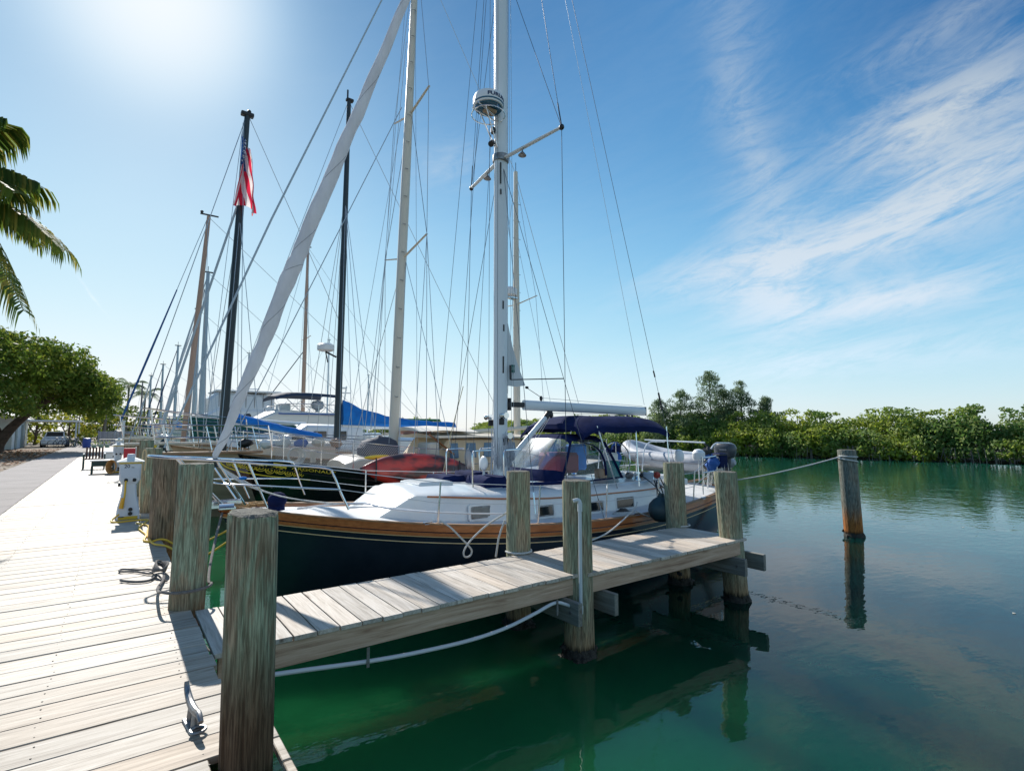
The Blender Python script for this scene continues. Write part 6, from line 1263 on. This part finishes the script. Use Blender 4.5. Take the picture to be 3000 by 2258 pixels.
def big_tree():
    bx, by = -6.6, 52.0; rnd = random.Random(5); L = []
    for k in range(120):
        a = rnd.uniform(0,6.283); q = rnd.random()**0.5; x = bx-1.0+q*7.4*math.cos(a)*(0.92); y = by-2+q*6.8*math.sin(a); top = 8.3*(1-(q*0.93)**3.0*0.52)
        z = rnd.uniform(max(3.0,top-3.6-1.6*q),top-0.7) if k % 3 else top-0.9; s = rnd.uniform(0.9,1.6); L.append((x,y,z,s*1.2,s*1.2,s*0.85))
    for k in range(46):
        a = rnd.uniform(0,6.283); q = rnd.uniform(.5,1.02); L.append((bx-1.0+q*7.9*math.cos(a)*.92, by-2+q*7.2*math.sin(a), 8.3*(1-(q*0.93)**3.0*0.52)+rnd.uniform(-.9,.35), .45*rnd.uniform(.6,1.5),.5,.35))
    for k in range(16): L.append((bx+rnd.uniform(3.6,6.2),by+rnd.uniform(-5,1),rnd.uniform(2.6,5.2),0.9,0.9,0.7))
    T = [([(bx-0.3,by,-0.2),(bx-0.1,by,0.9),(bx-0.5,by,2.0),(bx-1.6,by,4.2),(bx-2.4,by,6.0)],0.62,0.16),([(bx,by,0.6),(bx+0.8,by-.3,1.9),(bx+2.0,by-.6,3.2),(bx+3.8,by-1,4.8),(bx+5,by-1,5.6)],0.40,0.08),
         ([(bx-0.1,by,0.4),(bx-1.5,by+.3,1.6),(bx-3.4,by+.3,3.1),(bx-5.5,by,4.8)],0.40,0.08),([(bx+1.2,by-.4,2.3),(bx+1.4,by-1.5,4.2),(bx+1.2,by-2.4,6.2)],0.16,0.06),([(bx-1.2,by,3.4),(bx+0.4,by+.8,5.2),(bx+1.2,by+1.4,7.0)],0.16,0.05),([(bx-3.4,by+.3,3.1),(bx-3.6,by-1.4,5),(bx-4,by-2,6.6)],0.14,0.05)]
    tree('broadleaf_tree',(bx,by,-0.05),T,L,300,0.135,LF_tree,'big spreading broadleaf tree with a dark forked trunk beside the path')
big_tree()
def casuarina(x, y, h, w, label, seed):
    rnd = random.Random(seed); L = []; T = [([(x,y,-0.8),(x+.1,y,h*.4-.8),(x-.1,y,h*.95-.9)],0.18,0.03)]
    for k in range(int(50+h*9)):
        f = rnd.uniform(0.10,1.0); a = rnd.uniform(0,6.28); q = w*(1-f)**0.55*rnd.uniform(.4,1); s = rnd.uniform(.35,.75)*(1.15-0.65*f); cx,cy,cz = x+q*math.cos(a),y+q*math.sin(a),-0.8+h*f+0.25*q
        L.append((cx,cy,cz,s*1.2,s*1.2,s*0.8))
        if k % 3 == 0: T.append(([(x,y,cz-q*.35),(cx,cy,cz)],0.05,0.015))
    tree('casuarina_tree',(x,y,-0.8),T,L,330,0.19,LF_cas,label,'tree','casuarinas behind the mangroves',BARKG,aspect=0.16,droop=(0,0,-0.6))
casuarina(49.5,32.1,8.5,2.9,'tallest casuarina rising over the mangroves',3); casuarina(47.6,34.4,6.4,2.6,'wide casuarina left of the tallest one, over the mangroves',4)
casuarina(51.4,29.8,7.2,2.3,'second tallest casuarina, just right of the tallest one',5); casuarina(46.6,36.4,5.4,2.0,'low casuarina at the left end of the clump',6); casuarina(52.6,27.9,5.7,0.9,'small pointed casuarina standing apart at the right of the clump',8); casuarina(50.9,31.4,6.5,2.4,'casuarina squeezed behind the two tallest ones',9)
def mangroves():
    P = [(64,-40),(59,-15),(55.0,0),(52.8,8.75),(50.3,18),(48.2,26.2),(45.8,33),(46.6,42),(48.5,50),(56,75),(67,100),(78,125)]; rnd = random.Random(21); L = []
    for (ax,ay),(bx,by) in zip(P,P[1:]):
        d = math.hypot(bx-ax,by-ay); n = int(d*6.5); nx, ny = -(by-ay)/d, (bx-ax)/d
        if nx < 0: nx, ny = -nx, -ny
        for k in range(n):
            u = rnd.random(); f = rnd.random(); s = rnd.uniform(0.55,1.25); dep = -0.5+f*4.2; hgt = 3.3+0.35*math.sin((ax+bx*u+ay*1.3)*0.7)+rnd.uniform(-.3,.35); z = WZ+0.45+(hgt-0.75)*min(1,rnd.random()**0.55*(0.45+f*0.9))
            L.append((ax+(bx-ax)*u+nx*dep, ay+(by-ay)*u+ny*dep, z, s*1.2,s*1.2,s*0.95))
        for k in range(int(d*2.0)):
            u = rnd.random(); s = rnd.uniform(.4,.75); L.append((ax+(bx-ax)*u-nx*rnd.uniform(0,.5), ay+(by-ay)*u, WZ+rnd.uniform(.25,.7), s,s,s*.7))
        for k in range(int(d*1.2)):
            u = rnd.random(); s = rnd.uniform(.25,.55); L.append((ax+(bx-ax)*u+nx*rnd.uniform(1,4), ay+(by-ay)*u+ny*1.5, WZ+3.75+rnd.uniform(0,.45), s*1.3,s*1.3,s*.6))
    C,N,S = lobes(L,400,0.135,depth=0.45,low=-0.9); o = leaf_mesh('mangrove_hedge',C,N,S,LF_mang,None,aspect=0.6); tag(o,'dense green mangrove thicket lining the far bank of the canal','mangroves',kind='stuff')
    mb = MB()
    for (ax,ay),(bx,by) in zip(P[1:8],P[2:9]):
        d = math.hypot(bx-ax,by-ay)
        for k in range(int(d*7)):
            u = rnd.random(); x = ax+(bx-ax)*u+rnd.uniform(-.6,.8); y = ay+(by-ay)*u; e = rnd.uniform(-.5,.5); mb.tube([(x,y,0.2),(x-.1+e*.4,y+e*.5,-.35),(x-.3+e,y+e,-1.1)],[.03,.025,.02],4,cap=False)
    tag(mb.build('mangrove_roots',BARKG,smooth=0),'pale arching mangrove prop roots along the waterline','mangrove roots',kind='stuff')
mangroves()
def frond(root, base, tip, arch, leaf=0.8, n=84, w=0.040, hang=0.8, m=None):
    b = Vector(base); t = Vector(tip); mid = b.lerp(t,0.5)+Vector((0,0,arch)); pts = []
    for i in range(25): u = i/24; pts.append((1-u)**2*b+2*u*(1-u)*mid+u*u*t)
    r = MB().tube(pts,[0.028*(1-i/26)+0.004 for i in range(25)],6).build('frond', mat('palm_rachis',(0.16,0.17,0.04),.6), root)
    mb = MB()
    for i in range(n):
        u = 0.16+0.84*i/(n-1); p = (1-u)**2*b+2*u*(1-u)*mid+u*u*t; tn = (2*(1-u)*(mid-b)+2*u*(t-mid)).normalized(); side = tn.cross(Vector((0,0,1))).normalized()
        for s in (-1,1):
            l = leaf*(0.55+0.6*math.sin(math.pi*min(1,u*0.85+.1)))*random.uniform(.85,1.1); d0 = (side*s*0.9+tn*0.55+Vector((0,0,random.uniform(-.1,.12)))).normalized(); d1 = (d0*0.55+Vector((0,0,-hang))+tn*.15).normalized(); d2 = (d0*0.2+Vector((0,0,-1))).normalized()
            p1 = p+d0*l*0.35; p2 = p1+d1*l*0.35; p3 = p2+d2*l*0.3; wv = tn*w*random.uniform(.7,1.1)
            k = len(mb.v); mb.v += [tuple(q) for q in (p-wv*.4,p+wv*.4,p1-wv,p1+wv,p2-wv*.7,p2+wv*.7,p3)]; mb.f += [(k,k+1,k+3,k+2),(k+2,k+3,k+5,k+4),(k+4,k+5,k+6)]; mb.m += [0,0,0]
    mb.build('leaflets', m or LF_palm, r, smooth=0)
def coconut_palm():
    c = Vector((-4.45,17.7,6.7)); root = empty('coconut_palm',(-5.6,17.2,-0.03),'tall coconut palm leaning in with long drooping fronds','palm tree'); off = Vector((-5.6,17.2,-0.03))
    MB().tube(catmull([(0,0,0),(0.15,0,1.8),(0.5,0.2,4.0),tuple(c-off-Vector((0,0,.1)))],6),[0.22-0.09*i/18 for i in range(19)],12).build('trunk',BARKG,root)
    T = [((-1.15,15.9,5.72),1.5),((-1.80,16.1,4.25),2.1),((-1.75,16.5,7.35),1.0),((-1.95,15.4,6.7),1.2),((-2.35,16.4,8.6),0.9),((-3.2,15.6,9.2),0.8),((-2.3,18.6,5.2),1.9),((-2.9,15.0,4.4),1.9),((-3.4,20.3,6.2),1.5),((-6.8,16.0,5.5),1.7),((-7.4,18.3,6.6),1.4),((-5.5,20.3,5.2),1.8),((-5.0,14.8,5.2),1.8),((-6.2,19.2,8.2),.9),((-1.9,17.4,6.4),1.3),((-4.2,14.9,7.6),1.0)]
    for t,a in T: frond(root, tuple(c-off), tuple(Vector(t)-off), a, 1.15)
    for k in range(6): a = k*1.05; MB().blob((c.x-off.x+.22*math.cos(a),c.y-off.y+.22*math.sin(a),c.z-off.z-.25),.13,.13,.16,10,7).build('coconut',mat('coconut_green',(0.12,0.15,0.03),.5),root)
coconut_palm()
def small_palm(x,y,h,label,seed):
    rnd = random.Random(seed); root = empty('palm_tree',(x,y,-0.03),label,'palm tree','palms behind the boats'); MB().tube([(0,0,0),(.1,0,h*.5),(.15,0,h)],[.16,.12,.10],8).build('trunk',BARKG,root)
    for k in range(13):
        a = k*0.5+rnd.random()*.3; e = rnd.uniform(-.9,1.1); q = 1.9; frond(root,(.15,0,h),(.15+q*math.cos(a),q*math.sin(a),h+e),0.9,0.6,14,0.06,0.5,LF_cas)
small_palm(1.0,84,7.0,'palm with a dark crown just left of the thin brown mast',1); small_palm(3.0,90,6.4,'palm with a dark crown just right of the thin brown mast',2); small_palm(-1.0,74,4.2,'short palm in front of the yellow green bushes',4)
def bush(x,y,w,h,lf,label,seed,name='shrub',per=130,size=.2,z0=-0.05,cat='shrub',grp='bushes at the head of the basin'):
    rnd = random.Random(seed); L = []
    for k in range(int(6+w*h*1.2)):
        a = rnd.uniform(0,6.28); q = rnd.random()**.5*w; f = rnd.random(); s = rnd.uniform(.35,.7)*min(w,h)*.42; L.append((x+q*math.cos(a),y+q*math.sin(a)*.8,z0+.3+(h-.3-s*.6)*f*(1-.35*(q/w)**2),s,s,s*.8))
    T = [([(x,y,z0),(x+.1,y,z0+h*.6)],0.18 if h > 4 else .12,.04),([(x,y,z0+h*.2),(x+w*.4,y,z0+h*.6)],.08,.03),([(x,y,z0+h*.2),(x-w*.4,y,z0+h*.6)],.08,.03)]
    return tree(name,(x,y,z0),T,L,per,size,lf,label,cat,grp)
bush(-3.9,72,2.2,4.4,LF_yel,'yellow green bush left of the garden, under the big tree crown',31); bush(-6.8,76,2.6,5.0,LF_yel,'yellow leaved bush behind the white car',32); bush(-1.2,80,2.2,4.6,LF_yel,'rounded yellow green bush behind the grey fence',33)
bush(1.6,78,2.0,4.2,LF_yel,'low yellow green bush behind the moored bows',34); bush(3.9,86,1.9,5.4,LF_yel,'bright green rounded tree between the far masts',35,'tree'); bush(1.2,97,4.5,6.2,LF_tree,'dark green tree behind the pair of palms',36,'tree'); bush(-4,92,4,6.5,LF_tree,'dark tree mass behind the yellow bushes',37,'tree')
bush(-10,84,4,6,LF_tree,'dark tree behind the white cottage',38,'tree'); bush(-15,70,4,6,LF_tree,'dark tree left of the white cottage',39,'tree')
for i,(x,y,w,h) in enumerate([(8,106,3.5,5.5),(13,108,4,4.6),(19,110,4.5,5.2),(26,112,4,4.4),(33,114,5,4.8),(41,116,5,4.2),(49,118,5,4.6),(57,120,5,5.0),(64,124,5,5.0)]):
    bush(x,y,w,h,LF_mang,['round green tree on the far shore behind the fishing yacht','low green tree on the far shore behind the motor yacht','green tree on the far shore behind the main black mast','low tree on the far shore under the blue sail cover','tree on the far shore behind the ketch','low tree on the far shore left of the near mast','green tree showing over the pilothouse roof','tree showing just left of the near mast','tree on the far shore behind the near mast'][i],50+i,'tree',per=90,size=.34,cat='tree',grp='trees on the far shore')

# ================================================================ DOCK FURNITURE AND THE YARD
def furniture():
    gm = mat('bench_dark_green',(0.015,0.05,0.045),.5); wm = mat('slat_brown',(0.10,0.045,0.04),.6)
    r = empty('work_table',(-0.30,24.3,0),'low dark green table with a white top on the boardwalk','table')
    MB().rbox(-.36,.36,-.3,.3,.44,.48,.01).build('table_top',M_white,r,smooth=0); MB().rbox(-.32,.32,-.26,.26,.26,.435,.01).build('apron',gm,r,smooth=0)
    for x in (-.3,.3):
        for y in (-.24,.24): MB().rbox(x-.03,x+.03,y-.03,y+.03,0.002,.26,.005).build('leg',gm,r,smooth=0)
    r = empty('slatted_chair',(-0.62,27.2,0),'chair with a dark red slatted back behind the green table','chair')
    for k in range(6): MB().rbox(-.28+.1*k,-.22+.1*k,.22,.25,.42,.86,.004).build('back_slat',wm,r,smooth=0)
    MB().rbox(-.32,.32,-.25,.25,.38,.42,.01).build('seat',wm,r,smooth=0); MB().rbox(-.36,-.30,-.25,.28,.58,.62,.008).build('arm',M_white,r,smooth=0); MB().rbox(.30,.36,-.25,.28,.58,.62,.008).build('arm',M_white,r,smooth=0)
    for x in (-.33,.33):
        for y in (-.22,.24): MB().rbox(x-.025,x+.025,y-.025,y+.025,0.002,.58,.004).build('leg',gm,r,smooth=0)
    r = empty('rope_heap',(-0.06,23.7,0),'heap of orange brown hose standing beside the white pedestal','hose coil')
    mb = MB()
    for k in range(9): mb.tube([(0.14*math.cos(a)*(1-.06*k)+.01*k,-0.15+.035*k,.26+.24*math.sin(a)*(1-.05*k)) for a in [i*2*math.pi/16 for i in range(16)]],.018,6,closed=True)
    mb.build('coil',mat('hose_orange',(0.50,0.27,0.09),.6),r)
    r = empty('fire_box',(0.30,15.6,0),'red equipment box on a white post beside the boardwalk edge','equipment box')
    MB().rbox(-.035,.035,-.035,.035,.002,.95,.005).build('post',M_white,r,smooth=0); MB().rbox(-.115,.115,-.09,.09,.83,1.12,.01).build('box',mat('safety_red',(0.55,0.015,0.03),.35),r,smooth=0); MB().rbox(.11,.13,-.1,.1,.82,1.14,.004).build('hinge_side',M_white,r,smooth=0)
    r = empty('dock_box',(-0.2,30.5,0),'white dock box standing past the slatted chair','dock box'); MB().rbox(-.3,.3,-.5,.5,0.002,.5,.02).build('body',M_white,r,smooth=0); MB().rbox(-.33,.33,-.53,.53,.5,.58,.03).build('lid',M_gel,r,smooth=40)
    for i,(x,y,s,lb) in enumerate(((0.0,34,1,'third power pedestal along the dock, half hidden by the second'),)):
        o = [q for q in scene.objects if q.name.startswith('power_pedestal') and q.parent is None][-1]; c = copy_tree(o); c.location = (0.2,37.3,0); c['label'] = lb
    # yard: cottage, car port, car, bicycles, barrel, fence
    wl = mat('cottage_white',(0.62,0.68,0.70),.7,base2=(0.52,0.58,0.62),scale=.8); rf = mat('cottage_roof',(0.55,0.56,0.56),.6)
    r = empty('cottage',(-8.6,62,-.03),'low white cottage behind the big tree','cottage')
    w = MB().box(-2.9,1.9,-3,5,0,2.5).build('wall',wl,r,smooth=0); MB().loft([[(-3.3,y,2.45),(2.3,y,2.45),(2.3,y,2.55),(-.5,y,3.7),(-3.3,y,2.55)] for y in (-3.4,5.4)],True,True).build('roof',rf,r,smooth=0)
    for x in (-1.8,.2): f = MB().rbox(x-.5,x+.5,-3.06,-2.98,1.0,2.0,.01).build('window',M_white,r,smooth=0); MB().box(x-.42,x+.42,-3.075,-3.062,1.08,1.92).build('pane',M_tint,f,smooth=0)
    for y in (-1,2.5): f = MB().rbox(1.88,1.96,y-.45,y+.45,.02,2.05,.01).build('door',mat('door_grey',(0.25,0.30,0.30),.6),r,smooth=0); MB().tube([(1.97,y+.3,1.0),(2.0,y+.3,1.0)],.03,6).build('handle',M_steel,f)
    r = empty('carport',(-4.6,68,-.03),'open carport with a white edged roof on pale posts','carport'); MB().rbox(-2.6,1.8,-2.5,3,2.35,2.5,.02).build('roof',M_white,r,smooth=0)
    for x in (-2.4,1.6):
        for y in (-2.3,2.8): MB().rbox(x-.06,x+.06,y-.06,y+.06,0,2.35,.01).build('post',wl,r,smooth=0)
    # car
    r = empty('parked_car',(-4.5,66.5,-.03),'white car parked under the carport','car'); wc = mat('car_white',(0.75,0.77,0.79),.25,coat=.6)
    b = MB().loft([[(-.85,y,a),(-.88,y,.7*c+.3*a),(-.8*t,y,c),(.8*t,y,c),(.88,y,.7*c+.3*a),(.85,y,a)] for y,a,c,t in ((-2.1,.35,.62,.85),(-2.0,.22,.78,1),(-1.1,.2,.92,1),(1.6,.2,.98,1),(2.05,.25,.9,.95),(2.1,.35,.7,.9))],True,True).build('body',wc,r,smooth=35)
    c_ = MB().loft([[(-.78,y,.88),(-.62*t,y,h),(.62*t,y,h),(.78,y,.88)] for y,h,t in ((-1.15,.93,1.2),(-.45,1.42,1),(1.0,1.45,1),(1.75,.98,1.15))],True,True).build('cabin',wc,r,smooth=30)
    for s in (-1,1): MB().add([(s*.745,-.75,.98),(s*.745,1.35,1.0),(s*.655,.95,1.36),(s*.655,-.40,1.34)],[(0,1,2,3)]).build('side_window',M_tint,c_,smooth=0)
    MB().add([(-.62,-1.08,1.0),(.62,-1.08,1.0),(.56,-.52,1.38),(-.56,-.52,1.38)],[(0,1,2,3)]).build('windscreen',M_tint,c_,smooth=0)
    for x in (-.86,.86):
        for y in (-1.35,1.35): wv = MB().tube([(x-.1,y,.32),(x+.1,y,.32)],.32,18).build('wheel',M_dark,r); MB().tube([(x-.105,y,.32),(x+.105,y,.32)],.17,12).build('rim',M_galv,wv)
    for s in (-.6,.6): MB().blob((s,-2.06,.60),.15,.06,.07,8,5).build('headlight',M_steel,r)
    def bike(x,y,rz,lb):
        r = empty('bicycle',(x,y,-.03),lb,'bicycle','bicycles parked in the yard',rz)
        for xx in (-.52,.52): MB().tube([(xx+.33*math.cos(a),0,.35+.33*math.sin(a)) for a in [i*2*math.pi/18 for i in range(18)]],.022,6,closed=True).build('wheel',M_dark,r)
        MB().tube([(-.52,0,.35),(-.2,0,.8),(.35,0,.82),(-.05,0,.32),(-.2,0,.8)],.018,5).tube([(-.52,0,.35),(-.05,0,.32)],.016,5).tube([(.52,0,.35),(.33,0,.95)],.018,5).build('frame',mat('bike_frame',(0.05,0.10,0.2),.4),r); MB().tube([(.30,-.26,1.0),(.33,0,.96),(.30,.26,1.0)],.016,5).build('handlebar',M_steel,r); MB().blob((-.22,0,.88),.13,.07,.04,8,5).build('saddle',M_dark,r); return r
    b0 = bike(-3.9,62.0,.2,'leftmost bicycle, nearest the white car')
    for i,(x,y,a) in enumerate(((-3.2,62.4,.1),(-2.6,62.0,-.2),(-3.6,63.2,.4))): c = copy_tree(b0); c.location = (x,y,-.03); c.rotation_euler = (0,0,a); c['label'] = ('second bicycle in the row by the path','bicycle closest to the blue barrel','bicycle behind the rest of the row')[i]
    r = empty('barrel',(-1.95,60,-.03),'blue plastic barrel standing at the end of the bicycles','barrel'); MB().lathe((0,0,0),[(.26,0),(.29,.05),(.30,.3),(.285,.33),(.30,.36),(.30,.62),(.27,.85),(.2,.88)],20).build('body',mat('barrel_blue',(0.03,0.08,0.40),.4),r); MB().lathe((0,0,.875),[(.05,0),(.05,.04)],10).build('cap',M_white,r)
    for i,x in enumerate((-1.4,-.95,-.5)):
        r = empty('planter',(x,58.5+.4*i,-.03),('pale green planter next to the blue barrel','middle pale green planter of the row','planter nearest the grey fence')[i],'planter','planters at the end of the path'); MB().lathe((0,0,0),[(.14,0),(.2,.3),(.21,.32),(.17,.32)],14).build('pot',mat('pot_green',(0.25,0.38,0.34),.6),r)
        C,N,S = lobes([(0,0,.45,.25,.25,.2)],500,.07); leaf_mesh('plant',C,N,S,LF_tree,r)
    r = empty('picnic_table',(-.2,61,-.03),'pale picnic table in front of the grey fence','table'); MB().rbox(-.9,.9,-.35,.35,.70,.75,.01).build('table_top',M_gelold,r,smooth=0)
    for y in (-.75,.75): MB().rbox(-.9,.9,y-.13,y+.13,.42,.46,.01).build('bench',M_gelold,r,smooth=0)
    for x in (-.6,.6): MB().tube([(x,-.75,0.0),(x,-.2,.7)],.04,6).tube([(x,.75,0.0),(x,.2,.7)],.04,6).tube([(x,-.75,.40),(x,.75,.40)],.035,6).build('leg',M_gelold,r)
    r = empty('fence',(0,66,-.03),'grey vertical board fence at the end of the boardwalk','fence'); fm = mat('fence_grey',(0.33,0.33,0.38),.8,island=.15)
    mb = MB(); 
    for k in range(26): mb.rbox(-1.3+.11*k,-1.2+.11*k,0,.025,.03,1.45+random.uniform(-.02,.02),.004)
    mb.build('boards',fm,r,smooth=0)
    for x in (-1.3,0,1.5): MB().rbox(x-.05,x+.05,.03,.12,0,1.5,.01).build('post',fm,r,smooth=0)
    r = empty('post_light',(0.45,46.0,0),'pale square post standing at the far end of the dock','post'); MB().rbox(-.08,.08,-.08,.08,.002,2.1,.01).build('shaft',M_white,r,smooth=0); MB().rbox(-.12,.12,-.12,.12,2.1,2.2,.02).build('cap',M_white,r,smooth=0)
furniture()
# contrail-thin gull-free sky; small debris on the water
def boatyard_extras():
    for i,(x,y) in enumerate(((13.2,2.0),(17.3,4.2),(9.8,1.9))):
        o = MB().blob((0,0,0),.03,.02,.006,7,4,jit=.3).build('floating_leaf',M_gelold,loc=(x,y,WZ+.004)); tag(o,('pale leaf floating in front of the pier end','pale leaf floating right of the lone piling','pale leaf floating near the pier end corner')[i],'leaf')
boatyard_extras()
